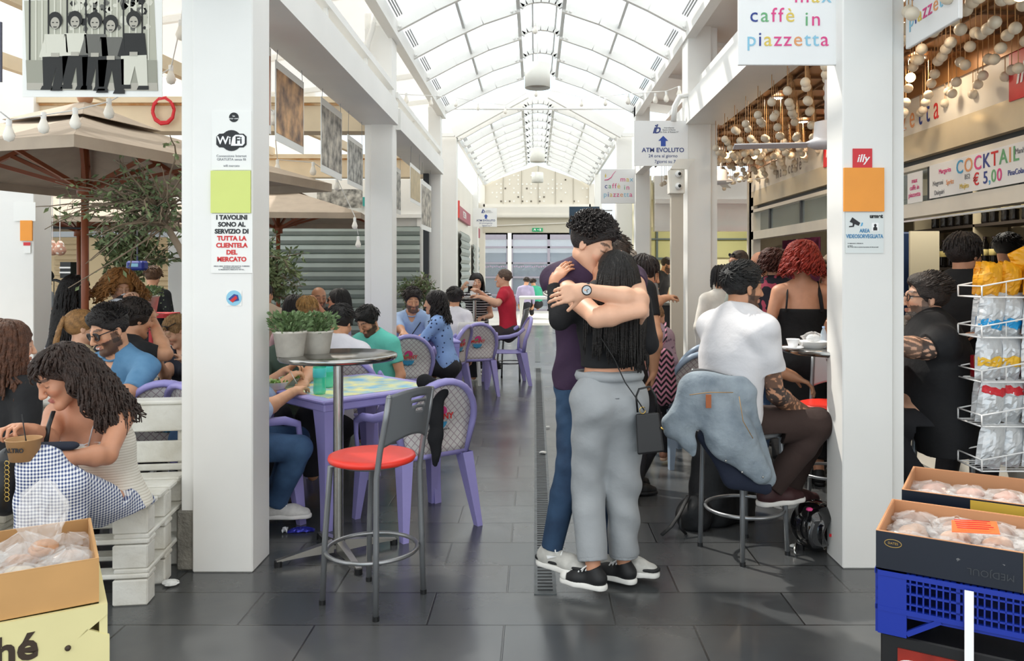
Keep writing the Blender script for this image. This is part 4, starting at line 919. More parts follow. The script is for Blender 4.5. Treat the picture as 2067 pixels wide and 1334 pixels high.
bl_ = [((18, 262, 4.2), (22, 247)), ((88, 247, 4.4), (0, 0)), ((152, 238, 4.4), (0, 0)), ((220, 218, 4.6), (0, 0)), ((365, 60, 4.6), (0, 0)), ((345, 150, 4.9), (0, 0)), ((551, 237, 6.2), (0, 0)), ((632, 340, 7), 0), ((560, 335, 7), 0), ((680, 372, 8), 0), ((723, 488, 8), 0), ((716, 450, 8), 0)]
pr_ = None; c_ = MB()
for i, (a, _) in enumerate(bl_):
    p = P(*a); bulb(*p, 'festoon bulb over the left court' )
for r_, names in (([(1268, 200, 9), (1323, 198, 9), (1371, 185, 8.2), (1222, 205, 11), (1345, 195, 8.6)], 'festoon bulb under the right eave of the aisle roof'), ([(803, 200, 8.6), (820, 198, 9), (870, 205, 10.5), (920, 207, 12), (802, 245, 8.8)], 'festoon bulb under the left eave of the aisle roof'), ([(965, 215, 12.3), (1020, 222, 12.3), (1174, 207, 12.3), (1082, 187, 12.2), (1080, 57, 8.5)], 'festoon bulb strung across the aisle')):
    for a in r_: bulb(*P(*a), names)
def wire(label, pts, r=.004, mat=white, name='festoon_cable'): tag(MB().tube(pts, r, 5).build(name, mat), label, 'cable')
wire('white festoon cable sagging across the left court', [P(0, 225, 4.1), P(22, 242, 4.2), P(88, 232, 4.4), P(152, 222, 4.4), P(220, 205, 4.6), P(345, 138, 4.9), P(365, 48, 4.6), P(372, -20, 4.6)])
wire('white festoon cable between the left prints and shutter', [P(540, 215, 6.1), P(551, 225, 6.2), P(560, 322, 7), P(632, 328, 7), P(680, 360, 8), P(716, 436, 8), P(723, 474, 8)])
wire('white festoon cable strung across the aisle', [P(803, 190, 8.6), P(870, 193, 10.5), P(920, 197, 12), P(965, 205, 12.3), P(1020, 212, 12.3), P(1082, 176, 12.2), P(1174, 196, 12.3), P(1222, 194, 11), P(1268, 189, 9), P(1345, 184, 8.6), P(1371, 174, 8.2)])
wire('coil of red cable hanging under the cream beam at the left', [P(330 + 22 * math.cos(a), 222 + 26 * math.sin(a) + (3 if i > 10 else 0), 8.05) for i, a in enumerate([k * .62 for k in range(21)])], .016, redlog, 'cable_coil')
wire('white conduit pipe curling up the second right column', [P(1360, 245, 7.9), P(1362, 215, 7.9), P(1372, 195, 7.9), P(1392, 192, 7.9), P(1396, 215, 7.95), P(1390, 245, 7.95)], .03, white, 'conduit')
wire('grey conduit curling at the top of the second left column', [P(758, 20, 7.9), P(752, 60, 7.9), P(742, 90, 7.9), P(738, 120, 7.9)], .03, white, 'conduit')
t = thing('security_camera_box', 'beige box with two round security cameras under the ATM sign', 'camera', (1.53, 7.93, 2.38)); m = MB(); m.box((-.12, 0, .0), (.15, .14, .24), bev=.005); m.prism([(-.19, 0), (-.02, 0), (.06, .1), (-.12, .1)], (0, -.06, .12), (1, 0, 0), (0, 0, 1), .02); m.build('housing', white2, t)
for z in (.07, -.05): m = MB(); m.sph((-.11, -.09, z), .035, 14); m.build('camera_body', white, t); m = MB(); m.sph((-.105, -.118, z), .017, 10); m.build('lens', black, t)
m = MB(); m.bx(-.17, -.05, -.02, .06, -2.37, -.12); m.build('conduit_post', M('taupe_post', 'c8bfb0', .5), t)
t = thing('exit_sign', 'small green emergency exit sign above the far doorway', 'sign', (X(1085, 20), 20.0, Z(463, 20))); t.location.y = 20.165; m = MB(); m.box((0, 0, 0), (.27, .03, .09)); m.build('panel', M('exit_green', '0f7a4c', .4, emit=.6), t)
m = MB(); m.prism([(-.1, -.03), (-.07, .0), (-.05, -.03), (-.04, .0), (-.06, .03), (-.09, .02)], (0, -.017, 0), (1, 0, 0), (0, 0, 1), .001); m.bx(.05, .09, -.018, -.015, -.03, .03); m.prism([(-.01, .0), (.025, .02), (.025, -.02)][::-1], (0, -.017, 0), (1, 0, 0), (0, 0, 1), .001); m.build('pictogram', ink['white'], t)
# ================================================================ people: implicit bodies meshed with surface nets
def nrm(v): v = np.asarray(v, float); return v / (np.linalg.norm(v) + 1e-12)
def surfnet(F, org, h):
    S = F < 0; c = np.zeros(tuple(n - 1 for n in F.shape), np.int8)
    for i in (0, 1):
        for j in (0, 1):
            for k in (0, 1): c += S[i:F.shape[0] - 1 + i, j:F.shape[1] - 1 + j, k:F.shape[2] - 1 + k]
    act = (c > 0) & (c < 8); I = np.argwhere(act); idx = -np.ones(c.shape, np.int64); idx[act] = np.arange(len(I))
    cs = [(i, j, k) for i in (0, 1) for j in (0, 1) for k in (0, 1)]
    V8 = np.stack([F[I[:, 0] + a, I[:, 1] + b, I[:, 2] + d] for a, b, d in cs], 1)
    pos = np.zeros((len(I), 3)); cnt = np.zeros(len(I))
    for p in range(8):
        for q in range(p + 1, 8):
            df = np.abs(np.subtract(cs[p], cs[q]))
            if df.sum() != 1: continue
            a, b = V8[:, p], V8[:, q]; m = (a < 0) != (b < 0); t = np.where(m, a / np.where(m, a - b, 1), 0)
            pt = np.array(cs[p])[None] + (np.array(cs[q]) - np.array(cs[p]))[None] * t[:, None]; pos += pt * m[:, None]; cnt += m
    V = (I + pos / cnt[:, None]) * h + org
    Q = []
    for ax in range(3):
        sl0 = [slice(1, -1)] * 3; sl1 = [slice(1, -1)] * 3; sl0[ax] = slice(0, -1); sl1[ax] = slice(1, None)
        a, b = S[tuple(sl0)], S[tuple(sl1)]
        for flag in (True, False):
            E = np.argwhere((a != b) & (a == flag)); 
            if not len(E): continue
            off = np.ones(3, int); off[ax] = 0; E = E + off
            u, v = [(1, 2), (2, 0), (0, 1)][ax]; du = np.zeros(3, int); dv = np.zeros(3, int); du[u] = 1; dv[v] = 1
            q = [idx[tuple((E - du - dv).T)], idx[tuple((E - dv).T)], idx[tuple(E.T)], idx[tuple((E - du).T)]]
            Q.append(np.stack(q if flag else q[::-1], 1))
    return V, np.concatenate(Q) if Q else np.zeros((0, 4), int)
class SDF:
    def __init__(s, h, pad=.0): s.h = h; s.ops = []; s.lo = np.full(3, 1e9); s.hi = np.full(3, -1e9); s.pad = pad
    def _b(s, lo, hi): s.lo = np.minimum(s.lo, lo); s.hi = np.maximum(s.hi, hi)
    def cone(s, a, b, ra, rb, k=.02, fl=None, capa=0, capb=0, sub=0):
        a = np.array(a, float); b = np.array(b, float); R_ = max(ra, rb)
        if not sub: s._b(np.minimum(a, b) - R_, np.maximum(a, b) + R_)
        s.ops.append(('c', a, b, ra, rb, k, fl, capa, capb, sub, np.minimum(a, b) - R_ - k, np.maximum(a, b) + R_ + k)); return s
    def ell(s, c, r, Rm=np.eye(3), k=.02, sub=0):
        c = np.array(c, float); r = np.array(r, float); e = np.abs(Rm) @ r
        if not sub: s._b(c - e, c + e)
        s.ops.append(('e', c, r, Rm, k, sub, c - e - k, c + e + k)); return s
    def cut(s, p, n, c=None, rad=None): s.ops.append(('p', np.array(p, float), nrm(n), c, rad)); return s
    def run(s):
        h = s.h; lo = s.lo - 4 * h; n = np.ceil((s.hi - lo + 4 * h) / h).astype(int); F = np.full(n, .2, np.float32)
        ax = [(lo[i] + np.arange(n[i]) * h).astype(np.float32) for i in range(3)]
        for o in s.ops:
            if o[0] == 'p':
                _, p, nn, c, rad = o
                d = (ax[0][:, None, None] - p[0]) * nn[0] + (ax[1][None, :, None] - p[1]) * nn[1] + (ax[2][None, None, :] - p[2]) * nn[2]
                if c is not None:
                    m = (ax[0][:, None, None] - c[0]) ** 2 + (ax[1][None, :, None] - c[1]) ** 2 + (ax[2][None, None, :] - c[2]) ** 2 < rad * rad
                    F = np.where(m, np.maximum(F, d), F)
                else: F = np.maximum(F, d)
                F = F.astype(np.float32); continue
            blo, bhi = o[-2], o[-1]; i0 = np.clip(np.floor((blo - lo) / h).astype(int) - 2, 0, n); i1 = np.clip(np.ceil((bhi - lo) / h).astype(int) + 3, 0, n)
            if (i1 <= i0).any(): continue
            X_, Y_, Z_ = ax[0][i0[0]:i1[0], None, None], ax[1][None, i0[1]:i1[1], None], ax[2][None, None, i0[2]:i1[2]]
            if o[0] == 'c':
                _, a, b, ra, rb, k, fl, ca, cb, sub = o[:10]; ba = b - a; L2 = max(ba @ ba, 1e-9)
                x, y, z = X_ - a[0], Y_ - a[1], Z_ - a[2]; dt = x * ba[0] + y * ba[1] + z * ba[2]; t = np.clip(dt / L2, 0, 1)
                qx, qy, qz = x - t * ba[0], y - t * ba[1], z - t * ba[2]; d2 = qx * qx + qy * qy + qz * qz
                if fl is not None: d2 = d2 + (fl[1] ** 2 - 1) * (qx * fl[0][0] + qy * fl[0][1] + qz * fl[0][2]) ** 2
                d = np.sqrt(d2) - (ra + (rb - ra) * t)
                if fl is not None: d = d / (1 + (fl[1] - 1) * .35)
                L = math.sqrt(L2)
                if cb: d = np.maximum(d, dt / L - L)
                if ca: d = np.maximum(d, -dt / L)
            else:
                _, c, r, Rm, k, sub = o[:6]; x, y, z = X_ - c[0], Y_ - c[1], Z_ - c[2]
                q = [x * Rm[0, i] + y * Rm[1, i] + z * Rm[2, i] for i in range(3)]
                k0 = np.sqrt(sum((q[i] / r[i]) ** 2 for i in range(3))); k1 = np.sqrt(sum((q[i] / r[i] ** 2) ** 2 for i in range(3))) + 1e-6; d = k0 * (k0 - 1) / k1
            sl = (slice(i0[0], i1[0]), slice(i0[1], i1[1]), slice(i0[2], i1[2])); f = F[sl]
            if sub: d = -d; hh = np.maximum(k - np.abs(f - d), 0) / k; F[sl] = np.maximum(f, d) + hh * hh * k * .25
            else: hh = np.maximum(k - np.abs(f - d), 0) / k; F[sl] = np.minimum(f, d) - hh * hh * k * .25
        F[0] = F[-1] = .2; F[:, 0] = F[:, -1] = .2; F[:, :, 0] = F[:, :, -1] = .2
        return surfnet(F, lo, h)
    def mesh(s, name, mat, parent, org, wr=0, col=None, wf=30, smooth=1):
        V, Q = s.run()
        if len(Q) == 0: return None
        if smooth:      # one relaxed pass
            acc = np.zeros_like(V); cn = np.zeros(len(V))
            for a, b in ((0, 1), (1, 2), (2, 3), (3, 0)):
                np.add.at(acc, Q[:, a], V[Q[:, b]]); np.add.at(cn, Q[:, a], 1); np.add.at(acc, Q[:, b], V[Q[:, a]]); np.add.at(cn, Q[:, b], 1)
            V = V * .45 + acc / np.maximum(cn, 1)[:, None] * .55
        if wr:
            e1 = V[Q[:, 2]] - V[Q[:, 0]]; e2 = V[Q[:, 3]] - V[Q[:, 1]]; fn = np.cross(e1, e2); vn = np.zeros_like(V)
            for i in range(4): np.add.at(vn, Q[:, i], fn)
            vn /= (np.linalg.norm(vn, axis=1)[:, None] + 1e-9); x, y, z = V.T
            w = np.sin(wf * (z + .35 * x) + 2.5 * np.sin(9 * x + 7 * z) + 2.2 * np.sin(11 * y + 4)) * .6 + np.sin(wf * 1.7 * (z - .5 * x + .3 * y) + 3 * np.sin(6 * x + 13 * y)) * .4
            w *= .5 + .5 * np.sin(5 * x + 3.1 + 4 * z); V = V + vn * (w * wr)[:, None]
        me = bpy.data.meshes.new(name); me.vertices.add(len(V)); me.vertices.foreach_set('co', (V - org).astype(np.float32).ravel())
        me.loops.add(len(Q) * 4); me.loops.foreach_set('vertex_index', Q.ravel().astype(np.int32)); me.polygons.add(len(Q))
        me.polygons.foreach_set('loop_start', np.arange(0, len(Q) * 4, 4, dtype=np.int32)); me.polygons.foreach_set('loop_total', np.full(len(Q), 4, np.int32))
        me.update(calc_edges=True); me.polygons.foreach_set('use_smooth', np.ones(len(Q), bool)); me.materials.append(mat)
        if col is not None:
            ca = me.color_attributes.new('Col', 'FLOAT_COLOR', 'POINT'); C = col(V); C = np.concatenate([C, np.ones((len(C), 1))], 1); ca.data.foreach_set('color', C.astype(np.float32).ravel())
        return link(name, me, parent)
def ik(a, t, l1, l2, pole):
    a = np.array(a, float); t = np.array(t, float); v = t - a; D = np.linalg.norm(v); D2 = min(max(D, abs(l1 - l2) + .01), (l1 + l2) * .998); u = v / D; t = a + u * D2
    x = (l1 * l1 - l2 * l2 + D2 * D2) / (2 * D2); y = math.sqrt(max(l1 * l1 - x * x, 0)); p = np.array(pole, float); p = nrm(p - u * (p @ u)); return a + u * x + p * y, t
def rotm(axis, a): return np.array(Matrix.Rotation(a, 3, Vector(axis)))
skin_m = M('skin', 'd9a587', .5, vc=True, noise_amt=.08, scale=25)
skin_m.node_tree.nodes['Principled BSDF'].inputs['Subsurface Weight'].default_value = .0
SK = dict(fair='e0ae90', tan='cf9473', warm='d79f7c', olive='c68f6d', pale='e6bba2')
def hairmat(c): return M('hair_' + c, c, .58, noise_amt=.5, scale=40, bump=.5, bscale=120)
def cloth(name, c, **k):
    k.setdefault('bump', .4); k.setdefault('bscale', 11)
    k.setdefault('noise_amt', .12); k.setdefault('scale', 7); return M(name, c, k.pop('rough', .85), **k)
class Fig: pass
def person(label, pel, yaw=0, lean=0, side=0, tw=0, head=(0, 0, 0), H=1.72, fem=0, fat=1., lh=None, rh=None, le=None, re=None, lhd=None, rhd=None, lp=None, rp=None, curl=(.5, .5), thumb=None,
           lf=None, rf=None, lk=None, rk=None, sit=0, fy=None, top=None, bot=None, shoe=None, skin='warm', hair=None, beard=None, brow=None, lips=None, eyes='down', det=None, nf=.0, parts=None, headoff=(0, 0, 0), sub=None, headat=None, ea=None, ka=None, seatz=None):
    f = Fig(); k = H / 1.75; pel = np.zeros(3) if headat else np.array(pel, float); d = headat[2] if headat else pel[1]; h = det or max(.0048, d * .00125); f.h = h; f.k = k
    ya = R(yaw); F0 = np.array((math.sin(ya), math.cos(ya), 0)); R0 = np.array((math.cos(ya), -math.sin(ya), 0)); U0 = np.array((0, 0, 1.))
    def frame(le_, sd, twist):
        m = rotm((0, 0, 1), -R(twist)); Fh = m @ F0; Rh = m @ R0; m2 = rotm(Rh, -R(le_)); F1 = m2 @ Fh; U1 = m2 @ U0; m3 = rotm(F1, R(sd)); return m3 @ Rh, F1, m3 @ U1
    R1, F1, U1 = frame(lean * .55, side * .6, 0); R2, F2, U2 = frame(lean, side, tw)
    if headat:
        hm_ = rotm((0, 0, 1), -R(head[0])); hU_ = rotm(hm_ @ np.array((1., 0, 0)), -R(head[1])) @ U0
        pel = P(*headat) - (U1 * .13 * k + (U1 + U2) * .5 * .19 * k + U2 * .2 * k + (U2 * .45 + hU_ * .55) * .155 * k + F2 * (.02 + nf)); f.z = pel[2]; print('PEL', label[:40], [round(float(v), 2) for v in pel])
    wa = pel + U1 * .13 * k; ch = wa + (U1 + U2) * .5 * .19 * k; sh = ch + U2 * .155 * k; nb = sh + U2 * .045 * k
    hy, hp, hr = head; hm = rotm((0, 0, 1), -R(hy)); hF = hm @ np.array((0, 1., 0)); hR = hm @ np.array((1., 0, 0)); m2 = rotm(hR, -R(hp)); hF = m2 @ hF; hU = m2 @ U0; m3 = rotm(hF, R(hr)); hR = m3 @ hR; hU = m3 @ hU
    Hc = nb + (U2 * .45 + hU * .55) * .155 * k + F2 * (.02 + nf) + np.array(headoff); HM = np.stack([hR, hF, hU], 1)
    f.Hc, f.HM, f.ch, f.F2, f.R2, f.U2, f.sh, f.pel, f.nb = Hc, HM, ch, F2, R2, U2, sh, pel, nb
    hs = k * (1 if not fem else .97) if H > 1.4 else k * 1.22
    def HL(x, y, z): return Hc + HM @ (np.array((x, y, z)) * hs)
    f.HL = HL
    sw = (.165 if fem else .19) * k * (.5 + .5 * fat); base = (float(pel[0]), float(pel[1]), 0.0)
    t = thing('person', label, 'person', base); org = np.array(base); f.t = t; f.org = org
    # arms
    S = {}; ua, fa = .285 * k, .255 * k
    for sd, tg, pole in ((-1, lh, le), (1, rh, re)):
        s0 = sh + R2 * sd * sw - U2 * .02 * k
        if tg is None: tg = s0 + np.array((0, 0, -.5 * k)) + F2 * .05 + R2 * sd * .04
        if pole is None: pole = -F2 * .6 - U0 * .8 + R2 * sd * .5
        e, w = ik(s0, tg, ua, fa, pole)
        if ea and ea[0 if sd < 0 else 1] is not None: e = np.array(ea[0 if sd < 0 else 1], float); w = np.array(tg, float)
        S[sd] = (s0, e, w)
    # legs
    G = {}; th, cf = .43 * k, .42 * k
    for sd, tg, pole in ((-1, lf, lk), (1, rf, rk)):
        h0 = pel + R1 * sd * .085 * k - U1 * .05 * k
        if tg is None: tg = np.array(((pel + F0 * .40 * k + R0 * sd * .12)[0], (pel + F0 * .40 * k + R0 * sd * .12)[1], .085)) if sit else np.array((h0[0] + R0[0] * sd * .03, h0[1] + R0[1] * sd * .03, .085))
        if pole is None: pole = F0 + U0 * .9 if sit else F0
        kn, an = ik(h0, tg, th, cf, pole)
        if ka and ka[0 if sd < 0 else 1] is not None: kn = np.array(ka[0 if sd < 0 else 1], float); an = np.array(tg, float)
        G[sd] = (h0, kn, an)
    f.S, f.G = S, G
    fc = 1.5; af = (.88 if fem else 1.) * k * (.4 + .6 * fat); lg = (1.02 if fem else 1.) * k * (.5 + .5 * fat); W_ = k * fat
    def torso(s, e=0., low=0., kk=.05, shoulders=1):
        wp_, ww, wc = ((.165, .118, .14) if fem else (.155, .142, .165)); fl = lambda Fv: (Fv, fc)
        if low: s.cone(pel - U1 * low, pel, wp_ * W_ * 1.0 + e, wp_ * W_ + e, kk, (F1, fc))
        s.cone(pel, wa, wp_ * W_ + e, ww * W_ + e, kk, (F1, fc)); s.cone(wa, ch, ww * W_ + e, wc * W_ + e, kk, (F2, fc)); s.cone(ch, ch + U2 * .10 * k, wc * W_ + e, wc * .86 * W_ + e, kk, (F2, fc))
        if fat > 1.12: s.ell(wa + F1 * .06, (.14 * W_, .12 * W_, .14 * W_), np.stack([R1, F1, U1], 1), .06)
        if shoulders:
            s.cone(sh - R2 * sw * .86 - U2 * .03, sh + R2 * sw * .86 - U2 * .03, .052 * k + e, .052 * k + e, kk); s.cone(nb + U2 * .01, sh + R2 * sw * .7, .045 * k + e, .045 * k + e, kk); s.cone(nb + U2 * .01, sh - R2 * sw * .7, .045 * k + e, .045 * k + e, kk)
        if fem and H > 1.4:
            for q in (-1, 1): s.ell(ch + R2 * q * .068 * k + F2 * .075 * k + U2 * .02, (.062 * k + e * .7, .062 * k + e * .7, .065 * k + e * .7), np.stack([R2, F2, U2], 1), .035)
    def seat_(s, e=0.):
        for q in (-1, 1): s.ell(pel + R1 * q * .07 * k - F1 * .055 * k - U1 * .05 * k, ((.088 * lg + e),) * 3, k=.05)
    B = SDF(h)
    torso(B, -.006); seat_(B, -.01)
    B.cone(nb - U2 * .03, HL(0, -.022, -.05), .056 * k * (.88 if fem else 1.05), .054 * k * (.85 if fem else 1), .03)
    rad = {}
    for sd in (-1, 1):
        s0, e, w = S[sd]; B.cone(s0, e, .055 * af, .041 * af, .04); m_ = e * .72 + w * .28; B.cone(e, m_, .041 * af, .044 * af, .02); B.cone(m_, w, .044 * af, .027 * af, .02)
        h0, kn, an = G[sd]; B.cone(h0, kn, .082 * lg, .053 * lg, .05); c_ = kn * .68 + an * .32; B.cone(kn, c_, .052 * lg, .054 * lg, .02); B.cone(c_, an, .054 * lg, .035 * lg, .02)
        # hand
        fd = nrm(w - e); hd = (lhd if sd < 0 else rhd); hd = nrm(hd) if hd is not None else fd
        pn = (lp if sd < 0 else rp); pn = np.array(pn, float) if pn is not None else (-R2 * sd if abs(fd[2]) > .7 else -U0 + 1e-3 * F2); pn = nrm(pn - hd * (pn @ hd)); sv = np.cross(hd, pn) * sd   # towards thumb
        # thumb side: for right hand palm down & forward, thumb is left
        sv = -nrm(np.cross(hd, pn)) * (1 if sd > 0 else -1)
        cu = curl[0 if sd < 0 else 1]; hk = k * (.93 if fem else 1.0); fr = max(.0085 * hk, h * .95)
        W0 = w; kn_c = W0 + hd * .088 * hk
        for i, (ln, off) in enumerate(((.078, .030), (.086, .010), (.080, -.010), (.063, -.029))):
            base_ = kn_c + sv * off * hk - hd * abs(off - .01) * .25
            B.cone(W0 + sv * off * .55 * hk + hd * .01, base_, .016 * hk, .0125 * hk, .012, (pn, 1.1))
            p0 = base_; a_ = cu * (.55 + .12 * i)
            for j, q in enumerate((.45, .32, .25)):
                a_ += 0 if j == 0 else cu * 1.0; dr = hd * math.cos(a_) + pn * math.sin(a_); p1 = p0 + nrm(dr + sv * off * 1.2) * ln * q * hk * 1.15; B.cone(p0, p1, fr * (1.05 - .1 * j), fr * (.95 - .1 * j), .004); p0 = p1
        t0 = W0 + hd * .022 * hk + sv * .022 * hk; ta = nrm(hd * .75 + sv * (.8 - .3 * cu) + pn * (.2 + .5 * cu)); t1 = t0 + ta * .042 * hk; B.cone(t0, t1, .017 * hk, fr * 1.15, .012); t2 = t1 + nrm(ta + hd * .5 + pn * cu * .4) * .045 * hk; B.cone(t1, t2, fr * 1.15, fr * .9, .004)
        B.cone(w - fd * .02, W0 + hd * .03, .026 * af, .022 * hk, .015)
    # head
    HR = HM
    def he(c, r, kk=.02, sub=0): B.ell(HL(*c), np.array(r) * hs, HR, kk, sub)
    he((0, -.018, .035), (.075, .097, .084), .02); he((0, .022, -.02), (.060, .066, .085), .03)
    for q in (-1, 1):
        B.cone(HL(q * .048, .0, -.055), HL(q * .012, .068, -.098), .020 * hs, .018 * hs, .03); he((q * .036, .066, -.022), (.022, .020, .024), .02); 
        he((q * .031, .098, .012), (.017, .016, .010), .012, 1); he((q * .031, .074, .010), (.0135, .0135, .012), .005)
        he((q * .077, -.008, -.005), (.008, .018, .031), .006); he((q * .084, -.002, -.003), (.006, .009, .016), .004, 1)
        he((q * .012, .104, -.030), (.009, .010, .008), .008)
        B.cone(HL(0, .088, .030), HL(q * .042, .074, .032), .009 * hs, .008 * hs, .014)
    he((0, .079, -.1), (.022, .018, .018), .02); B.cone(HL(0, .092, .018), HL(0, .116, -.026), .0085 * hs, .0115 * hs, .014)
    he((0, .093, -.056), (.022, .011, .0065), .006); he((0, .091, -.067), (.019, .011, .0065), .006)
    skc = np.array(srgb(SK.get(skin, skin))); lc = np.array(srgb(lips or 'b8705f')); bc = np.array(srgb(beard)) if beard else None; hc = np.array(srgb(brow or (hair[1] if hair else '3a2c24')))
    def colf(V):
        L = (V - Hc) @ HM / hs; C = np.repeat(skc[None], len(V), 0); x, y, z = L.T; ax_ = np.abs(x)
        near = np.linalg.norm(V - Hc, axis=1) < .2
        def put(m, c, a=1.): m = m & near; C[m] = C[m] * (1 - a) + c * a
        ck = near & (y > .05) & (np.hypot(ax_ - .04, z + .03) < .02); C[ck] *= np.array((1.04, .93, .92))
        if bc is not None:
            bm = (y > -.01) & (z < -.035 - .0 * y) & (z > -.125) & ~((ax_ < .021) & (z > -.072) & (z < -.05)) & ((ax_ > .03) | (z < -.042)) & ((y > .02) | (z > -.09)); put(bm, bc, .85)
            put((ax_ > .055) & (y > .0) & (y < .035) & (z < .0) & (z > -.06), bc, .8)
        put((ax_ < .022) & (y > .088) & (z > -.074) & (z < -.051), lc, .8)
        put((np.abs(z - .033 - .006 * np.cos((ax_ - .03) * 60)) < .0055) & (ax_ > .012) & (ax_ < .052) & (y > .05), hc, .8)
        if eyes == 'open':
            put((ax_ > .018) & (ax_ < .044) & (np.abs(z - .011) < .0055) & (y > .07), np.array((.7, .68, .66)), .9); put((np.hypot(ax_ - .031, z - .011) < .0062) & (y > .07), np.array((.03, .02, .015)), .95)
            put((ax_ > .016) & (ax_ < .046) & (np.abs(z - .0175) < .0028) & (y > .065), np.array((.05, .03, .03)), .7)
        else: put((ax_ > .016) & (ax_ < .046) & (np.abs(z - .0045) < .0032) & (y > .065), np.array((.06, .035, .03)), .75)
        if sub: sub(V, C, f)
        return C
    if seatz: B.cut((pel[0], pel[1], seatz + .012), (0, 0, -1), tuple(pel), .30)
    B.mesh('body', skin_m, t, org, col=colf)
    # trousers
    if bot:
        e = bot.get('e', .010); T = SDF(h); T.cone(pel - U1 * .03, pel + U1 * .10 * k, (.168 if fem else .158) * W_ + e, (.135 if fem else .145) * W_ + e, .05, (F1, fc)); seat_(T, e - .006); L_ = bot.get('len', 1.)
        for sd in (-1, 1):
            h0, kn, an = G[sd]; kr = bot.get('knee', .060) * lg; ar = bot.get('ankle', .047) * lg
            T.cone(h0, kn, .088 * lg + e, kr + e, .05)
            if L_ > .55: q = kn + (an - kn) * min(1, (L_ - .5) * 2); T.cone(kn, kn * .65 + q * .35, kr + e, kr + e * .9, .02); T.cone(kn * .65 + q * .35, q, kr + e * .9, ar + e, .015, capb=1)
        T.cut(pel + U1 * bot.get('rise', .085) * k, U1, tuple(pel), .32)
        if seatz: T.cut((pel[0], pel[1], seatz + .003), (0, 0, -1), tuple(pel), .30)
        o = T.mesh('trousers', bot['mat'], t, org, wr=bot.get('wr', .004), wf=bot.get('wf', 26)); f.bot = o
        if bot.get('label'): o['label'] = bot['label']
    if top:
        e = top.get('e', .012); T = SDF(h); hem = top.get('hem', .06); torso(T, e, low=max(hem, 0.02) + .05 if hem > -.03 else 0, shoulders=top.get('straps', 0) == 0)
        T.cut(pel - U1 * hem, -U1, tuple(pel), .4) if hem > -.08 else T.cut(pel - U1 * hem, -U1)
        sl = top.get('sleeve', .55); se = top.get('se', .014)
        if top.get('straps'):
            T.cut(ch + U2 * top['straps'] * k, U2)
        for sd in (-1, 1):
            if top.get('straps'): break
            s0, el, w = S[sd]; u1 = min(sl, 1)
            if sl < .15: continue
            T.cone(s0, s0 + (el - s0) * u1, .058 * af + se, .044 * af + se + top.get('flare', 0), .035, capb=1 if sl <= 1 else 0)
            if sl > 1: T.cone(el, el + (w - el) * (sl - 1), .044 * af + se * .9, .031 * af + se * .8, .02, capb=1)
        if not top.get('straps'):
            nr = top.get('neck', .062); T.cone(nb - U2 * .01 + F2 * .01, nb + U2 * .08 + F2 * .02, nr * k, nr * k * 1.2, .01, sub=1)
            if top.get('vneck'): T.cone(nb + F2 * .07, nb - U2 * top['vneck'] + F2 * .13, .045, .012, .01, sub=1)
        o = T.mesh(top.get('name', 'shirt'), top['mat'], t, org, wr=top.get('wr', .004), wf=top.get('wf', 24)); f.top = o
        if top.get('collar'):
            m = MB(); pts = [nb - org + (R2 * math.sin(a) * .068 * k + F2 * (math.cos(a) * .062 * k + .012) + U2 * (.018 - .03 * math.cos(a))) for a in np.linspace(-2.9, 2.9, 22)]
            m.tube(pts, .007, 6, flat=2.6); m.build('collar', top['mat'], t)
    if shoe:
        for sd in (-1, 1):
            h0, kn, an = G[sd]; fdir = fy[0 if sd < 0 else 1] if fy else None
            fd = np.array((math.sin(R(fdir)), math.cos(R(fdir)), 0)) if fdir is not None else F0; s_ = np.array((fd[1], -fd[0], 0)); z0 = an[2] - .085 * k; A = np.array((an[0], an[1], z0))
            sm, so = shoe if isinstance(shoe, tuple) else (shoe, 'e9e7e2'); q = k * (.9 if fem else 1.03)
            T = SDF(min(h, .006) if d < 5 else h); T.cone(A - fd * .035 * q + U0 * .045, A + fd * .10 * q + U0 * .035, .040 * q, .040 * q, .02); T.cone(A + fd * .10 * q + U0 * .032, A + fd * .165 * q + U0 * .026, .043 * q, .033 * q, .03); T.cone(A - fd * .02 + U0 * .05, A + U0 * .10 * k, .040 * q, .042 * q, .03, capb=1)
            T.cut(A + U0 * .018, -U0); o = T.mesh('shoe', M('shoe_' + sm, sm, .6, noise_amt=.2, scale=30), t, org)
            T = SDF(min(h, .006) if d < 5 else h); T.cone(A - fd * .038 * q + U0 * .012, A + fd * .10 * q + U0 * .012, .044 * q, .046 * q, .02); T.cone(A + fd * .10 * q + U0 * .012, A + fd * .168 * q + U0 * .012, .047 * q, .037 * q, .02); T.cut(A, -U0); T.cut(A + U0 * .026, U0); T.mesh('sole', M('sole_' + so, so, .6), o, org)
            if d < 4.6:
                m = MB()
                for j in range(5): c0 = A + fd * (.035 + .022 * j) * q + U0 * (.088 - .006 * j); m.tube([c0 - s_ * .024 - U0 * .008 - org, c0 + U0 * .004 - org, c0 + s_ * .024 - U0 * .008 + fd * .01 - org], .0035, 5)
                for j in (-1, 1): c0 = A + fd * .03 * q + U0 * .092; m.tube([c0 - org, c0 + s_ * j * .02 + U0 * .012 - org, c0 + s_ * j * .04 - U0 * .005 + fd * .02 - org], .0035, 5)
                m.build('laces', M('laces_white', 'f2f2f0', .7), o)
    if hair: make_hair(f, *hair)
    return f
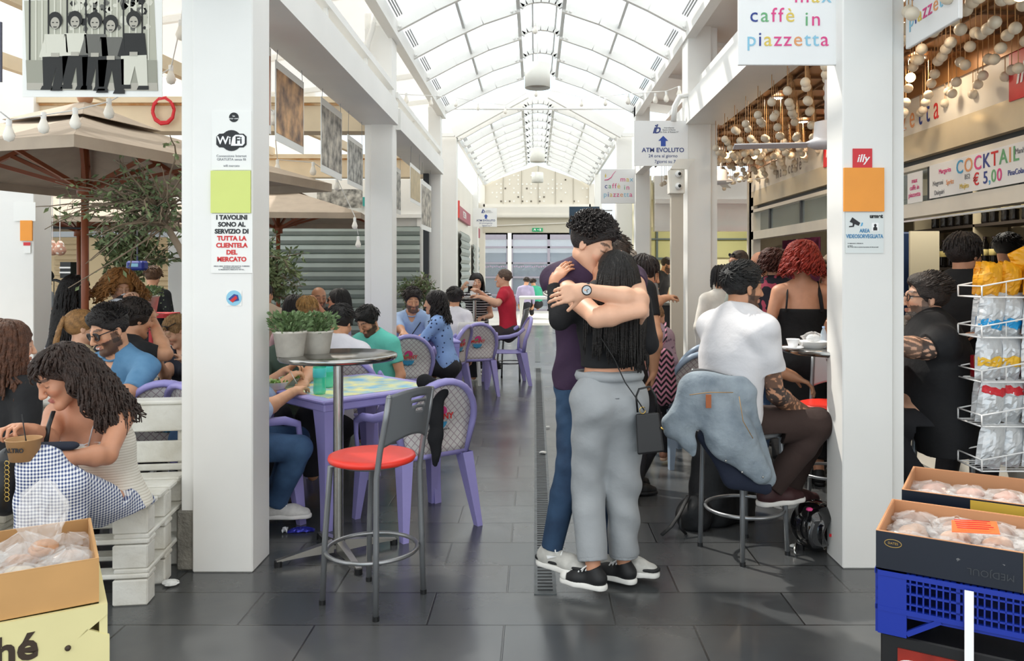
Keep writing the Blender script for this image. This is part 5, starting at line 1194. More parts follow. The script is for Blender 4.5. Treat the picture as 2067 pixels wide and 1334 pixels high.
def make_hair(f, style, col, p=None):
    p = p or {}; mat = hairmat(col); t, org, HL, HM = f.t, f.org, f.HL, f.HM; hs = np.linalg.norm(HL(1, 0, 0) - f.Hc); vol = p.get('vol', .012); h = f.h
    rnd = random.Random(hash(style) % 7 + int(abs(f.pel[0]) * 100)); rnd = random.Random(int(abs(f.pel[0] * 971 + f.pel[1] * 13)))
    T = SDF(h); r = np.array((.078 + vol, .099 + vol, .088 + vol)) * hs; T.ell(HL(0, -.020, .040), r, HM)
    if p.get('top'): T.ell(HL(0, .02, .09), np.array((.06, .075, .03 + p['top'])) * hs, HM, .03)
    hl = p.get('line', .062) + .012
    T.ell(HL(0, .13, hl - .078), np.array((.10, .092, .082)) * hs, HM, .008, sub=1)
    n_ = HM @ np.array((0, 1.05, -1)); T.cut(HL(0, 0, p.get('side', -.040)), n_)
    if p.get('front'): pass
    chains = p.get('chains', [])
    for c in chains:       # head-local or world polylines: [(pt, r)...]
        for (a, ra), (b, rb) in zip(c[:-1], c[1:]): T.cone(a, b, ra, rb, .03)
    o = T.mesh('hair', mat, t, org, wr=p.get('wr', .003), wf=90); f.hair = o
    n = p.get('n', 0)
    if style == 'short' and not n and vol >= .008: n = 200; p = dict(p, n=200, len=.036, r=max(.0038, h * .55), body=0, el=(-.1, 1.5), arc=3.14, push=.1, dir=tuple(HM[:, 1] * .35 + np.array((0, 0, -.1))))
    for n, A_, EL in ((n, p.get('arc', 1.7), p.get('el', (.0, 1.25))), (p.get('n2', 0), p.get('arc2', 3.1), p.get('el2', (.6, 1.5)))):
        if not n: continue
        m = MB(); L = p.get('len', .2) if EL is not p.get('el2') else p.get('len2', .1); cw = p.get('curl', 0); cf = p.get('freq', 60); A = A_; rr = p.get('r', .006); dn = np.array(p.get('dir', (0, 0, -1.))); seg = 14 if L > .12 else 8
        for i in range(n):
            ph = rnd.uniform(-A, A) + math.radians(p.get('rot', 0)); el = rnd.uniform(*EL); ce, se = math.cos(el), math.sin(el)
            loc = np.array((math.sin(ph) * ce, -math.cos(ph) * ce, se)); q0 = HL(0, -.02, .04) + HM @ (loc * (np.array((.078, .099, .088)) + vol * .9) * hs)
            ql = (q0 - f.Hc) @ HM / hs
            if ql[1] > .03 and ql[2] < hl + .004: continue
            if style == 'short' and ql[2] < 1.05 * ql[1] + p.get('side', -.04): continue
            out = HM @ nrm(loc); pts = []; pos = q0.copy(); v = nrm(out * .35 + HM @ np.array((0, 0, -.2)) + dn * .6); Li = L * rnd.uniform(.75, 1.1) + (.09 * se if L > .15 else 0); ph0 = rnd.uniform(0, 6.3); c0 = HL(0, -.02, .035)
            fr_ = cf * rnd.uniform(.8, 1.2)
            for j in range(seg):
                u = j / (seg - 1); s_ = Li / (seg - 1); e1 = nrm(np.cross(v, (.3, .2, .9))); e2 = np.cross(v, e1); g_ = min(1, u * 4)
                pts.append(pos + (e1 * math.cos(ph0 + fr_ * u * Li) + e2 * math.sin(ph0 + fr_ * u * Li)) * cw * g_ - org)
                pos = pos + v * s_; rel = (pos - c0) @ HM / hs / (np.array((.078, .099, .088)) + vol + p.get('gap', .004)); nr_ = np.linalg.norm(rel)
                if nr_ < 1: pos = c0 + HM @ (rel / nr_ * (np.array((.078, .099, .088)) + vol + p.get('gap', .004)) * hs)
                v = nrm(v + dn * .55 + out * p.get('push', .02))
                if p.get('body', 1):       # keep off neck and back
                    c1 = f.ch + f.U2 * max(-.3, min(.16, (pos - f.ch) @ f.U2)); rel = pos - c1; a_, b_ = rel @ f.R2, rel @ f.F2; q = math.hypot(a_ / .19, b_ / .125)
                    if q < 1 and (pos - f.sh) @ f.U2 < .03 : pos = pos + (f.R2 * a_ + f.F2 * b_) * (1 / max(q, .3) - 1)
            m.tube(pts, [rr * (1 - .55 * (j / (seg - 1)) ** 2) * rnd.uniform(.85, 1.15) for j in range(seg)], 5 if f.pel[1] < 5 else 4, flat=p.get('flat', 1.))
        m.build('hair_strands', mat, o or t)
def glasses(f, col='17171a', lens=None, dz=0, dy=0, sc=1., name='glasses'):
    m = MB(); HL = f.HL; o = f.org; y0 = .100 + dy
    for q in (-1, 1):
        c = [HL(q * .033 + .023 * sc * math.cos(a), y0 - .006 * abs(math.cos(a)), .008 + dz + .018 * sc * math.sin(a)) - o for a in [k * math.pi / 8 for k in range(16)]]; m.tube(c, .0026 * (1.3 if lens else 1), 5, 0, closed=True)
        if lens: m.add(c, [tuple(range(16))], 1)
        m.tube([HL(q * .055, y0 - .006, .013 + dz) - o, HL(q * .077, .05 + dy * .3, .014 + dz) - o, HL(q * .082, -.005, .008 + dz) - o], .003, 5, 0)
    m.tube([HL(-.011, y0, .012 + dz) - o, HL(0, y0 + .003, .016 + dz) - o, HL(.011, y0, .012 + dz) - o], .003, 5, 0)
    return m.build(name, [M('frame_' + col, col, .3), M('dark_lens', '141416', .12)], f.t)
denim_d = cloth('dark_denim', '1c3450', kind='denim', p=('33506e',)); 
# the young man
boy = person('young man in a dark purple T-shirt and jeans kissing the woman in grey trousers', (.285, 3.92, .985), yaw=172, lean=5, H=1.80, head=(122, 26, -6), headoff=(-.058, -.01, -.050), nf=.01,
    lh=P(1180, 585, 3.45), ea=(P(1290, 606, 3.50), P(1206, 641, 3.47)), lhd=(-1, .05, -.22), lp=(.1, 1, -.2), rh=P(1296, 627, 3.46), rhd=(.35, .9, .1), rp=(-.8, .3, 0), curl=(.45, .3),
    lf=P(1243, 1116, 3.86), rf=P(1114, 1106, 3.80), ka=(P(1236, 930, 3.93), P(1150, 938, 3.79)), fy=(112, 128), top=dict(mat=cloth('purple_tee', '3a2440', noise_amt=.2), sleeve=.30, hem=.06, neck=.060, e=.024, wr=.007),
    bot=dict(mat=denim_d, e=.006, knee=.056, ankle=.044, wr=.004, wf=45), shoe=('c9c7c0', 'eceae4'), skin='fair', hair=('short', '2c2422', dict(vol=.010, top=.035, line=.064, side=-.015, n=800, len=.04, curl=.007, freq=140, arc=3.14, el=(-.05, 1.5), r=.0048, dir=(.3, -.3, .1), push=.4, body=0)), eyes='closed', brow='2c211d', lips='b0635a')
m = MB(); w = P(1178, 585, 3.455) - boy.org; e_ = boy.S[-1][1] - boy.org; ax = nrm(e_ - w); u = nrm(np.cross(ax, (0, 1, 0))); v = np.cross(ax, u)
cc = w + ax * .012
m.tube([cc + (u * math.cos(a) + v * math.sin(a)) * .031 for a in [k * math.pi / 10 for k in range(20)]], .010, 6, 0, closed=True, flat=.35)
wt = thing('wristwatch', 'black wristwatch with a pale dial on the young man\'s wrist', 'watch', tuple(boy.org)); m.build('strap', M('watch_strap', '202022', .5), wt)
m = MB(); nf_ = np.array((0, -1, .05)); c2 = cc + nf_ * .030
m.lathe([(0, -.004), (.021, -.004), (.023, .002), (.021, .006), (.018, .006)], n=24); 
def orient(o, loc, zax, xax=None):
    z_ = Vector(zax).normalized(); x_ = Vector(xax) if xax is not None else z_.orthogonal(); x_ = (x_ - z_ * x_.dot(z_)).normalized(); y_ = z_.cross(x_); o.matrix_basis = Matrix.Translation(Vector(loc)) @ Matrix((x_, y_, z_)).transposed().to_4x4(); return o
orient(m.build('case', M('watch_case', '2a2a2c', .3, metal=.6), wt), c2, nf_)
m = MB(); m.lathe([(0, .0055), (.018, .0055)], n=24); di = orient(m.build('dial', M('watch_dial', 'b9c0c4', .3), wt), c2, nf_)
m = MB(); m.tube([(0, 0, .007), (.006, .009, .007)], .0012, 4); m.tube([(0, 0, .007), (-.010, .002, .007)], .001, 4); orient(m.build('hands', black, wt), c2, nf_)
# the young woman
girl = person('young woman in black top and light grey trousers seen from behind, kissing the man', (.348, 3.705, .925), yaw=-14, lean=3, H=1.62, fem=1, head=(-42, -24, 10), headoff=(-.012, -.01, -.060),
    lh=P(1117, 570, 3.745), ea=(P(1130, 645, 3.66), P(1308, 694, 3.72)), lhd=(.55, .25, .75), lp=(.5, .8, -.5), rh=P(1276, 600, 3.95), curl=(.35, .4),
    lf=P(1198, 1156, 3.64) + np.array((0, 0, .01)), rf=P(1259, 1146, 3.78), fy=(-62, -55), top=dict(mat=cloth('black_knit', '141417', noise_amt=.25), sleeve=1.92, hem=-.125, e=.012, se=.012, wr=.004),
    bot=dict(mat=cloth('grey_jogger', '9fa3a6', noise_amt=.08), e=.016, knee=.066, ankle=.058, len=.93, rise=.11, wr=.010, wf=24), shoe=('1c1c1e', 'f0eee8'), skin='tan',
    hair=('long', '17120f', dict(vol=.012, line=.07, side=-.05, n=420, len=.40, curl=.002, freq=20, arc=1.9, el=(-.1, 1.2), r=.0062, push=.0, gap=.0, wr=.001)), eyes='closed')
T = SDF(.006)
for sd in (-1, 1):
    kn, an = girl.G[sd][1], girl.G[sd][2]; q = kn + (an - kn) * .86; ax = nrm(an - kn); T.cone(q - ax * .024, q + ax * .012, .070, .070, .004, capa=1, capb=1)
T.mesh('cuff', MC['grey_jogger'], girl.bot, girl.org)
m = MB(); wc = girl.pel + girl.U2 * .0; m.tube([wc + np.array((math.cos(a) * .150, math.sin(a) * .103, .085)) - girl.org for a in [k * math.pi / 16 for k in range(32)]], .014, 6, closed=True, flat=1.6); m.build('waistband', MC['grey_jogger'], girl.bot)
m = MB(); hp = lambda *a: girl.HL(*a) - girl.HM[:, 2] * .004; m.tube([hp(-.02, -.01, .142) - girl.org, hp(-.012, -.06, .128) - girl.org, hp(.0, -.10, .095) - girl.org], .0022, 4); m.build('hair_parting', M('scalp', 'caa48d', .6), girl.hair)
m = MB(); m.tube([P(1112 + 14 * math.cos(a), 592 + 5 * math.sin(a), 3.74 - .035 * math.sin(a)) - girl.org for a in [k * math.pi / 9 for k in range(18)]], .006, 6, closed=True)
for k in range(9): m.sph(P(1104 + k * 2.4, 590 + 5 * math.sin(k * 1.7), 3.72) - girl.org, .007, 6)
m.build('bracelet', M('silver_floral', 'c9c6bb', .3, metal=.7), girl.t)
# swoosh & shoe panels for the man, bag for the woman
for i, sd in enumerate((-1, 1)):
    an = boy.G[sd][2]; a = R((112, 128)[i]); fd = np.array((math.sin(a), math.cos(a), 0)); s_ = np.array((fd[1], -fd[0], 0)); A = np.array((an[0], an[1], an[2] - .0875)) - boy.org
    T = SDF(.005); T.cone(A + fd * .03 + boy.U2 * 0 + np.array((0, 0, .03)), A + fd * .178 + np.array((0, 0, .028)), .0455, .042, .01); T.cone(A - fd * .05 + np.array((0, 0, .03)), A + fd * .03 + np.array((0, 0, .03)), .043, .0455, .01); T.cut(A + np.array((0, 0, .028)), (0, 0, -1)); T.cut(A + np.array((0, 0, .044)), (0, 0, 1)); T.cone(A + fd * .06 + np.array((0, 0, .0)), A + fd * .1 + np.array((0, 0, .0)), .03, .03, sub=1); T.mesh('shoe_trim', M('shoe_black', '19191b', .6), boy.t, np.zeros(3))
    m = MB(); q = [A + s_ * .0425 * sg + fd * (x - .01) + np.array((0, 0, z)) for sg in (1,) for x, z in ((-.01, .062), (.02, .052), (.07, .072), (.02, .066))]; m.add(q + [p + s_ * .004 for p in q], [(0, 1, 2, 3), (4, 5, 6, 7), (0, 1, 5, 4), (1, 2, 6, 5), (2, 3, 7, 6), (3, 0, 4, 7)]); m.build('swoosh', ink['white'], boy.t)
bagm = M('black_leather', '151517', .4, noise_amt=.2, scale=12)
bt = thing('handbag', 'small black handbag hanging at the hip of the woman in grey trousers', 'bag', tuple(P(1310, 875, 3.60)))
m = MB(); B0 = P(1310, 875, 3.60)
cor = lambda px, py, dd: Vector(P(px, py, 3.6 + dd) - B0)
c8 = [cor(1283, 836, -.045), (cor(1330, 832, -.045)), cor(1341, 912, -.06), cor(1287, 918, -.06), cor(1283, 836, .03), cor(1330, 832, .03), cor(1341, 910, .05), cor(1287, 916, .05)]
m.add(c8, [(0, 3, 2, 1), (4, 5, 6, 7), (0, 1, 5, 4), (3, 7, 6, 2), (0, 4, 7, 3), (1, 2, 6, 5)]); o = m.build('bag_body', bagm, bt); md = o.modifiers.new('b', 'BEVEL'); md.width = .008; md.segments = 3
m = MB(); m.tube([cor(1287, 832, -.03), cor(1284, 800, -.03), cor(1290, 785, -.03), cor(1312, 780, -.02), cor(1324, 800, -.02), cor(1325, 832, -.02)], .005, 6); m.build('handle', bagm, bt)
m = MB(); m.tube([cor(1297 + 6 * math.cos(a), 828 + 7 * math.sin(a), -.05) for a in [k * .7 for k in range(9)]], .0022, 5); m.tube([cor(1334, 862, -.06), cor(1339, 868, -.06)], .004, 5); m.build('gold_buckle', M('gold', 'd7b565', .25, metal=1), bt)
m = MB(); m.tube([cor(1300, 828, -.045), cor(1286, 806, -.05), cor(1262, 772, -.03), cor(1240, 725, -.035), cor(1212, 680, -.03)], .0075, 6, flat=.35); m.build('shoulder_strap', bagm, bt)

def toecaps(f, yaws, q, mat):
    for i, sd in enumerate((-1, 1)):
        an = f.G[sd][2]; a = R(yaws[i]); fd = np.array((math.sin(a), math.cos(a), 0)); A = np.array((an[0], an[1], an[2] - .085 * f.k)) - f.org
        T = SDF(.0045); T.ell(A + fd * .158 * q + np.array((0, 0, .030)), (.044 * q, .044 * q, .034), k=.004); T.cut(A + fd * .152 * q, -fd); T.cut(A + np.array((0, 0, .024)), (0, 0, -1)); T.mesh('toe_cap', mat, f.t, np.zeros(3))
toecaps(girl, (-62, -55), .9 * girl.k, M('rubber_white', 'e8e6df', .5))
m = MB(); m.tube([P(px, 806 - (px - 1222) * .06, 3.575) - girl.org for px in (1210, 1222, 1236, 1250)], .0022, 5); m.build('pocket_welt', M('welt_grey', '74787c', .8), girl.bot)
# ---------------------------------------------------------------- everybody else
C_ = cloth
blackT = C_('black_tee', '19191c', noise_amt=.2); whiteT = C_('white_tee', 'dedcde', noise_amt=.04); darkP = C_('dark_trousers', '24242a')
def tattoo(V, C, f):
    for sd in TAT:
        s0, e, w = f.S[sd]
        for a, b in ((s0, e), (e, w)):
            ba = b - a; t = np.clip((V - a) @ ba / (ba @ ba), 0, 1); dd = np.linalg.norm(V - a - t[:, None] * ba, axis=1); x, y, z = V.T
            n = np.sin(70 * x + 5 * np.sin(50 * z)) * np.sin(60 * z + 4 * np.sin(55 * y)) + .5 * np.sin(130 * (x + y + z)); m = (dd < .07) & (n > -.45) & (np.linalg.norm(V - f.Hc, axis=1) > .2); C[m] = C[m] * .28 + np.array((.01, .012, .014))
TAT = (1,)
wman = person('man in a white T-shirt with a tattooed arm seated on a stool, back to us', None, yaw=62, lean=9, H=1.76, fat=1.12, seatz=.662, headat=(1500, 582, 4.22), head=(72, 4, 0),
    rh=P(1612, 822, 4.22), ea=(None, P(1566, 796, 4.08)), lh=P(1600, 760, 4.4), lf=P(1590, 990, 4.32), rf=P(1556, 985, 4.16), ka=(P(1650, 850, 4.42), P(1652, 856, 4.18)), fy=(70, 70), rhd=(1, .3, -.3),
    top=dict(mat=whiteT, sleeve=.62, se=.02, hem=.10, e=.022, wr=.009, wf=20, neck=.06), bot=dict(mat=C_('brown_jeans', '35241f'), e=.012), shoe=('3a1719', 'e0dcd6'), skin='olive',
    hair=('short', '121010', dict(vol=.008, top=.022, line=.066, side=-.03, n=420, len=.036, curl=.001, arc=3.14, el=(-.1, 1.5), r=.0036, dir=(.4, .25, .1), push=.08, body=0)), beard='3a2a24', sub=tattoo)
TAT = (-1,)
bman = person('bearded man in black T-shirt and round black glasses seated at the right', None, yaw=-72, lean=10, H=1.82, fat=1.42, seatz=.662, headat=(1868, 604, 4.42), head=(-80, -2, 0),
    lh=P(1770, 690, 4.2), rh=P(1720, 668, 4.6), ea=(P(1868, 705, 4.18), None), lf=P(1858, 985, 4.30), rf=P(1830, 985, 4.5), ka=(P(1768, 838, 4.34), P(1765, 838, 4.6)), fy=(-80, -80),
    top=dict(mat=blackT, sleeve=.7, se=.02, hem=.14, e=.02, wr=.006, neck=.058), bot=dict(mat=C_('black_jeans', '1b1b20'), e=.016, rise=.12), shoe=('17171a', '2a2a2c'), skin='fair', eyes='open',
    hair=('short', '3a322f', dict(vol=.008, top=.026, line=.076, side=-.03, n=420, len=.04, curl=.002, arc=3.14, el=(.0, 1.5), r=.0036, dir=(.6, .1, .25), push=.12, body=0)), beard='4a423d', sub=tattoo)
glasses(bman, sc=1.05)
m = MB(); T = SDF(.005); HL = bman.HL
for q in (-1, 0, 1): T.cone(HL(q * .03, .075 - abs(q) * .02, -.085), HL(q * .018, .085 - abs(q) * .02, -.135), .024, .012, .02)
T.mesh('beard', hairmat('6b625c'), bman.t, bman.org, wr=.003, wf=120)
# seated woman on the bench
ging = C_('gingham_cloth', 'eef0f4', kind='gingham', p=('2c3f74', .0125), noise_amt=0)
wom = person('woman with long curly dark hair in a white camisole eating on the pallet bench', None, yaw=-167, lean=20, H=1.66, fem=1, fat=1.12, seatz=.458, headat=(128, 762, 3.30), head=(-142, 30, 6), nf=.02,
    rh=P(66, 868, 3.06), lh=P(128, 924, 3.02), ea=(P(216, 918, 3.20), P(96, 888, 3.2)), rhd=(-.35, -.75, .35), rp=(.3, .2, -1), lhd=(-1, -.1, .12), lp=(0, .3, 1), curl=(.45, .9),
    lf=P(120, 1150, 3.0), rf=P(68, 1140, 2.98), ka=(P(130, 985, 2.98), P(84, 942, 2.98)), fy=(-150, -150),
    top=dict(name='camisole', mat=C_('white_crochet', 'e9e4d8', kind='stripes', p=('cfc8b8', .012, .3), noise_amt=.05), straps=.055, hem=.0, e=.012), bot=dict(mat=ging, e=.012, knee=.066, ankle=.055, rise=.11, wr=.005), shoe=('2a2a2c', 'dddddd'), skin='c98f70',
    hair=('curly_long', '3a2820', dict(vol=.014, line=.068, side=-.03, n2=220, arc2=3.1, el2=(.7, 1.5), len2=.08, n=330, len=.33, curl=.015, freq=60, arc=1.45, rot=-28, el=(-.1, 1.3), r=.0058, push=.05, gap=.008, dir=(.42, .22, -.85))), lips='b86a66')
m = MB()
for q in (-1, 1):
    m = MB(); c0 = wom.ch + wom.U2 * .052 + wom.R2 * q * .075 + wom.F2 * .118; m.tube([c0 - wom.org, c0 + wom.U2 * .06 - wom.F2 * .03 + wom.R2 * q * .012 - wom.org, c0 + wom.U2 * .125 - wom.F2 * .085 + wom.R2 * q * .025 - wom.org, c0 + wom.U2 * .14 - wom.F2 * .16 + wom.R2 * q * .02 - wom.org], .005, 6, flat=.5); m.build('shoulder_strap', whiteT, wom.t)
m = MB(); m.tube([wom.ch + wom.U2 * (.055 + .005 * math.cos(a * 12)) + wom.R2 * math.sin(a) * .155 + wom.F2 * math.cos(a) * (.118 if math.cos(a) > 0 else .108) - wom.org for a in [k * math.pi / 20 for k in range(40)]], .006, 5, closed=True); m.build('ruffle', whiteT, wom.t)
m = MB(); c0 = wom.nb - wom.org; m.tube([P(108, 830, 3.17) - wom.org, P(98, 860, 3.12) - wom.org, P(92, 900, 3.1) - wom.org], .009, 6, flat=.4); m.build('bag_strap', bagm, wom.t)
# sunglasses man in denim
sman = person('smiling bearded man in a blue denim shirt and dark sunglasses', None, yaw=-158, lean=10, H=1.80, headat=(222, 668, 4.6), head=(-148, 22, 4), rh=P(150, 800, 4.35), lh=P(215, 800, 4.25), ea=(P(268, 790, 4.42), None), sit=1,
    top=dict(mat=C_('denim_shirt', '4d7fa8', kind='denim', p=('6f9cc0',)), sleeve=1.0, e=.014, neck=.055, vneck=.09, collar=1, wr=.006), bot=dict(mat=darkP), skin='warm', beard='2a1d18', lips='c98a80',
    hair=('short', '1d1614', dict(vol=.006, top=.028, line=.070, side=-.02, n=420, len=.034, curl=.001, arc=3.14, el=(.2, 1.5), r=.0036, dir=(-.2, -.2, .3), push=.12, body=0)))
glasses(sman, lens=1, sc=1.25, name='sunglasses')
m = MB(); m.add([sman.HL(x, .103 - abs(x) * .2, z) - sman.org for x, z in ((-.02, -.057), (0, -.060), (.02, -.057), (.014, -.066), (-.014, -.066))], [(0, 1, 2, 3, 4)]); m.build('teeth', ink['white'], sman.t)
person('man in a black T-shirt seen from behind at the left white table', None, yaw=25, lean=14, H=1.80, headat=(272, 645, 5.3), head=(35, 10, 0), rh=P(305, 640, 5.5), ea=(None, P(335, 715, 5.2)), sit=1, top=dict(mat=blackT, sleeve=.6), bot=dict(mat=darkP), hair=('short', '2b211c', dict(vol=.018, line=.066, side=-.06, n=160, len=.05, curl=.006, freq=80, arc=3.14, el=(.0, 1.5), r=.007, body=0)), skin='warm')
gw = person('blonde woman in a navy V-neck top with sunglasses pushed up on her head', None, yaw=-150, lean=12, H=1.68, fem=1, headat=(356, 668, 6.0), head=(-140, 34, 0), rh=P(320, 726, 5.75), lh=P(372, 728, 5.7), sit=1, top=dict(mat=C_('navy_top', '1c2333'), sleeve=.5, vneck=.1, neck=.07), bot=dict(mat=darkP), skin='fair', hair=('bun', 'b08a5c', dict(vol=.008, line=.068, side=-.06, n=120, len=.06, arc=3.1, el=(.2, 1.4), r=.004, body=0)))
glasses(gw, lens=1, dz=.075, dy=-.028, sc=1.2, name='sunglasses')
person('woman with big curly blond hair drinking, behind the umbrella pole', None, yaw=-200, lean=8, H=1.68, fem=1, headat=(243, 582, 6.6), head=(-225 + 360, 18, 0), rh=P(258, 598, 6.3), lh=P(240, 625, 6.3), sit=1, top=dict(mat=C_('striped_knit', '1b1b20', kind='stripes', p=('cfd2d8', .05, .45)), sleeve=1.9), bot=dict(mat=darkP), skin='fair', hair=('big_curls', 'b0793f', dict(vol=.04, line=.07, side=-.08, n=330, len=.17, curl=.016, freq=80, arc=2.2, el=(-.3, 1.4), r=.008, push=.35, gap=.015)))
person('woman with long straight black hair in a striped blouse at the left', None, yaw=35, lean=6, H=1.68, fem=1, headat=(157, 588, 6.4), head=(45, 8, 0), sit=1, top=dict(mat=C_('pinstripe_blouse', '2b2a30', kind='vstripes', p=('b6b4bc', .03, .2)), sleeve=1.9), bot=dict(mat=darkP), hair=('long', '1c1614', dict(vol=.014, side=-.06, n=190, len=.5, curl=.004, arc=1.9, r=.011)))
person('woman with a long blond ponytail in a beige top, behind the umbrella pole', None, yaw=35, lean=8, H=1.64, fem=1, headat=(168, 662, 5.1), head=(55, 0, 0), sit=1, top=dict(mat=C_('beige_top', 'c7b596'), sleeve=.6), bot=dict(mat=darkP), hair=('ponytail', 'a87b48', dict(vol=.010, side=-.05, n=90, len=.36, curl=.004, arc=.35, el=(.0, .5), r=.009, push=.08)), skin='fair')
person('woman with reddish-brown hair in black at the far left edge, seen from behind', None, yaw=20, lean=3, H=1.70, fem=1, headat=(22, 700, 3.95), head=(40, 5, 0), sit=1, top=dict(mat=blackT, sleeve=1.9), bot=dict(mat=darkP), hair=('long', '5e3822', dict(vol=.02, side=-.07, n=240, len=.27, curl=.004, arc=2.0, r=.010)), skin='fair')
person('dark-haired person in grey at the vegetable stall, far left', None, yaw=20, headat=(88, 565, 9.8), head=(40, 20, 0), H=1.6, fem=1, top=dict(mat=C_('pale_grey_top', '9aa0a8'), sleeve=.6), bot=dict(mat=darkP), hair=('curly', '19171a', dict(vol=.04, side=-.1, n=60, len=.12, curl=.01, r=.014)))
person('person in a black patterned top seen from behind near the vegetable stall', None, yaw=-5, headat=(309, 560, 9.2), head=(-5, 20, 0), H=1.66, fem=1, top=dict(mat=C_('black_sprigged', '17181b', kind='floral', p=('6f7a60', 22, .68)), sleeve=1.9), bot=dict(mat=darkP), hair=('short', '6b4a30', dict(vol=.016, side=-.09, wr=.006)))
# table group in front of the shutter
gm = person('man in a dark green shirt eating salad, half hidden by the near left column', None, yaw=160, lean=16, H=1.80, fat=1.1, headat=(594, 672, 5.62), head=(150, 35, 0), lh=P(612, 772, 5.1), rh=P(575, 750, 5.25), ea=(P(628, 748, 5.45), P(520, 790, 5.3)), sit=1, curl=(.8, .9), top=dict(mat=C_('bottle_green_shirt', '47574c'), sleeve=1.0, e=.02, wr=.008), bot=dict(mat=darkP), hair=('short', '3a2a20', dict(vol=.012)))
bl = person('person in a light blue shirt, jeans and white canvas shoes behind the near left column', None, yaw=45, lean=14, H=1.74, headat=(470, 640, 4.55), head=(50, 25, 0), rh=P(590, 792, 4.7), ea=(P(540, 800, 4.9), P(528, 830, 4.42)), lh=P(575, 770, 5.0), curl=(.7, .9), lf=P(545, 1020, 4.9), rf=P(556, 1016, 4.62), ka=(P(600, 885, 4.95), P(604, 905, 4.55)), fy=(88, 88), top=dict(mat=C_('sky_shirt', 'b9c9e6'), sleeve=1.15, e=.02, hem=.12, wr=.006), bot=dict(mat=C_('blue_jeans', '2f4c70', kind='denim', p=('4a6c92',)), e=.014), shoe=('e6e4e0', 'f2f0ec'), hair=('short', '2b211c', dict(vol=.012)))
person('man in a white shirt seen from behind, between the flowerpots and the column', None, yaw=12, lean=10, H=1.80, fat=1.1, headat=(688, 652, 6.05), head=(15, 25, 0), sit=1, top=dict(mat=C_('crisp_white_shirt', 'e8e6ee'), sleeve=1.9, e=.02, wr=.007), bot=dict(mat=darkP), hair=('short', '1c1716', dict(vol=.014, side=-.05)))
person('man in a turquoise T-shirt bowing his head, beside the second left column', None, yaw=-150, lean=14, H=1.74, headat=(742, 648, 6.9), head=(-150, 35, 0), sit=1, top=dict(mat=C_('turquoise_tee', '6fd8c6'), sleeve=.6, e=.02), bot=dict(mat=darkP), hair=('short', '1d1a18', dict(vol=.014, top=.01)), beard='3a2a24')
person('woman with short blond hair behind the flowerpots', None, yaw=60, lean=8, H=1.62, fem=1, headat=(622, 625, 7.4), head=(30, 15, 0), sit=1, top=dict(mat=C_('lilac_top', 'a99cc0'), sleeve=.5), bot=dict(mat=darkP), hair=('bob', 'b98a4c', dict(vol=.018, side=-.09, n=60, len=.07, arc=3.1, r=.008, body=0)), skin='fair')
person('woman with long dark hair leaning over the table behind the flowerpots', None, yaw=70, lean=22, H=1.64, fem=1, headat=(598, 622, 7.9), head=(60, 20, 0), sit=1, top=dict(mat=C_('mauve_vest', '8a6a70'), sleeve=0), bot=dict(mat=darkP), hair=('long', '241b1b', dict(vol=.014, side=-.06, n=90, len=.25, r=.012)), skin='tan')
person('bald man in a black shirt in front of the wide shutter', None, yaw=-160, lean=4, H=1.78, fat=1.08, headat=(644, 602, 8.7), head=(150, 5, 0), sit=1, top=dict(mat=blackT, sleeve=.7), bot=dict(mat=darkP), skin='b5805f', beard='5a4a42')
sw = person('woman in sunglasses with long black hair facing left by the shutter', None, yaw=-100, lean=4, H=1.66, fem=1, headat=(680, 607, 8.3), head=(-95, 0, 0), rh=P(640, 615, 8.1), sit=1, top=dict(mat=C_('lavender_top', 'b7a9c9'), sleeve=.5), bot=dict(mat=darkP), hair=('long', '17120f', dict(vol=.018, side=-.07, n=110, len=.28, r=.012)), skin='tan')
glasses(sw, lens=1, sc=1.2, name='sunglasses')
person('man in a beige T-shirt seen from behind, right of the near left column', None, yaw=5, lean=4, H=1.74, fat=1.1, headat=(534, 595, 8.3), head=(15, 5, 0), sit=1, top=dict(mat=C_('beige_tee', 'c9b39c'), sleeve=.7, e=.02), bot=dict(mat=darkP), hair=('short', '35302e', dict(vol=.006)), skin='warm')
be = person('bearded man in a light blue shirt with a dark bag strap, second bay', None, yaw=-178, lean=12, H=1.82, headat=(833, 606, 8.75), head=(165, 16, 0), lh=P(850, 680, 8.3), rh=P(815, 672, 8.3), sit=1, top=dict(mat=C_('pale_blue_shirt', 'a8c0e4'), sleeve=1.15, vneck=.08, collar=1), bot=dict(mat=darkP), beard='4a3a34', hair=('short', '2a201c', dict(vol=.016, top=.014)), skin='warm')
m = MB(); m.tube([be.ch + be.F2 * .10 + be.U2 * .14 - be.R2 * .10 - be.org, be.ch + be.F2 * .135 - be.org, be.ch + be.F2 * .12 - be.U2 * .15 + be.R2 * .1 - be.org], .018, 6, flat=.3); m.build('bag_strap', bagm, be.t)
person('woman with curly dark hair in a dotted light blue shirt facing left', None, yaw=-88, lean=14, H=1.68, fem=1, headat=(876, 612, 8.4), head=(-85, 4, 0), lh=P(815, 690, 8.2), ea=(P(850, 690, 8.2), None), sit=1, top=dict(mat=C_('dotted_shirt', '8fb0e6', kind='dots', p=('25355e', 22, .22)), sleeve=1.8, e=.018), bot=dict(mat=darkP), hair=('curls', '231c1c', dict(vol=.02, side=-.06, n=190, len=.26, curl=.014, freq=60, r=.009, push=.05)), skin='fair')
person('dark-haired man in a white shirt behind the curly-haired woman', None, yaw=20, lean=6, H=1.76, headat=(917, 602, 10.2), head=(-30, 5, 0), sit=1, top=dict(mat=C_('soft_white_shirt', 'eceaf0'), sleeve=1.9), bot=dict(mat=darkP), hair=('short', '241c1a', dict(vol=.02, side=-.05)), beard='3a2a24')
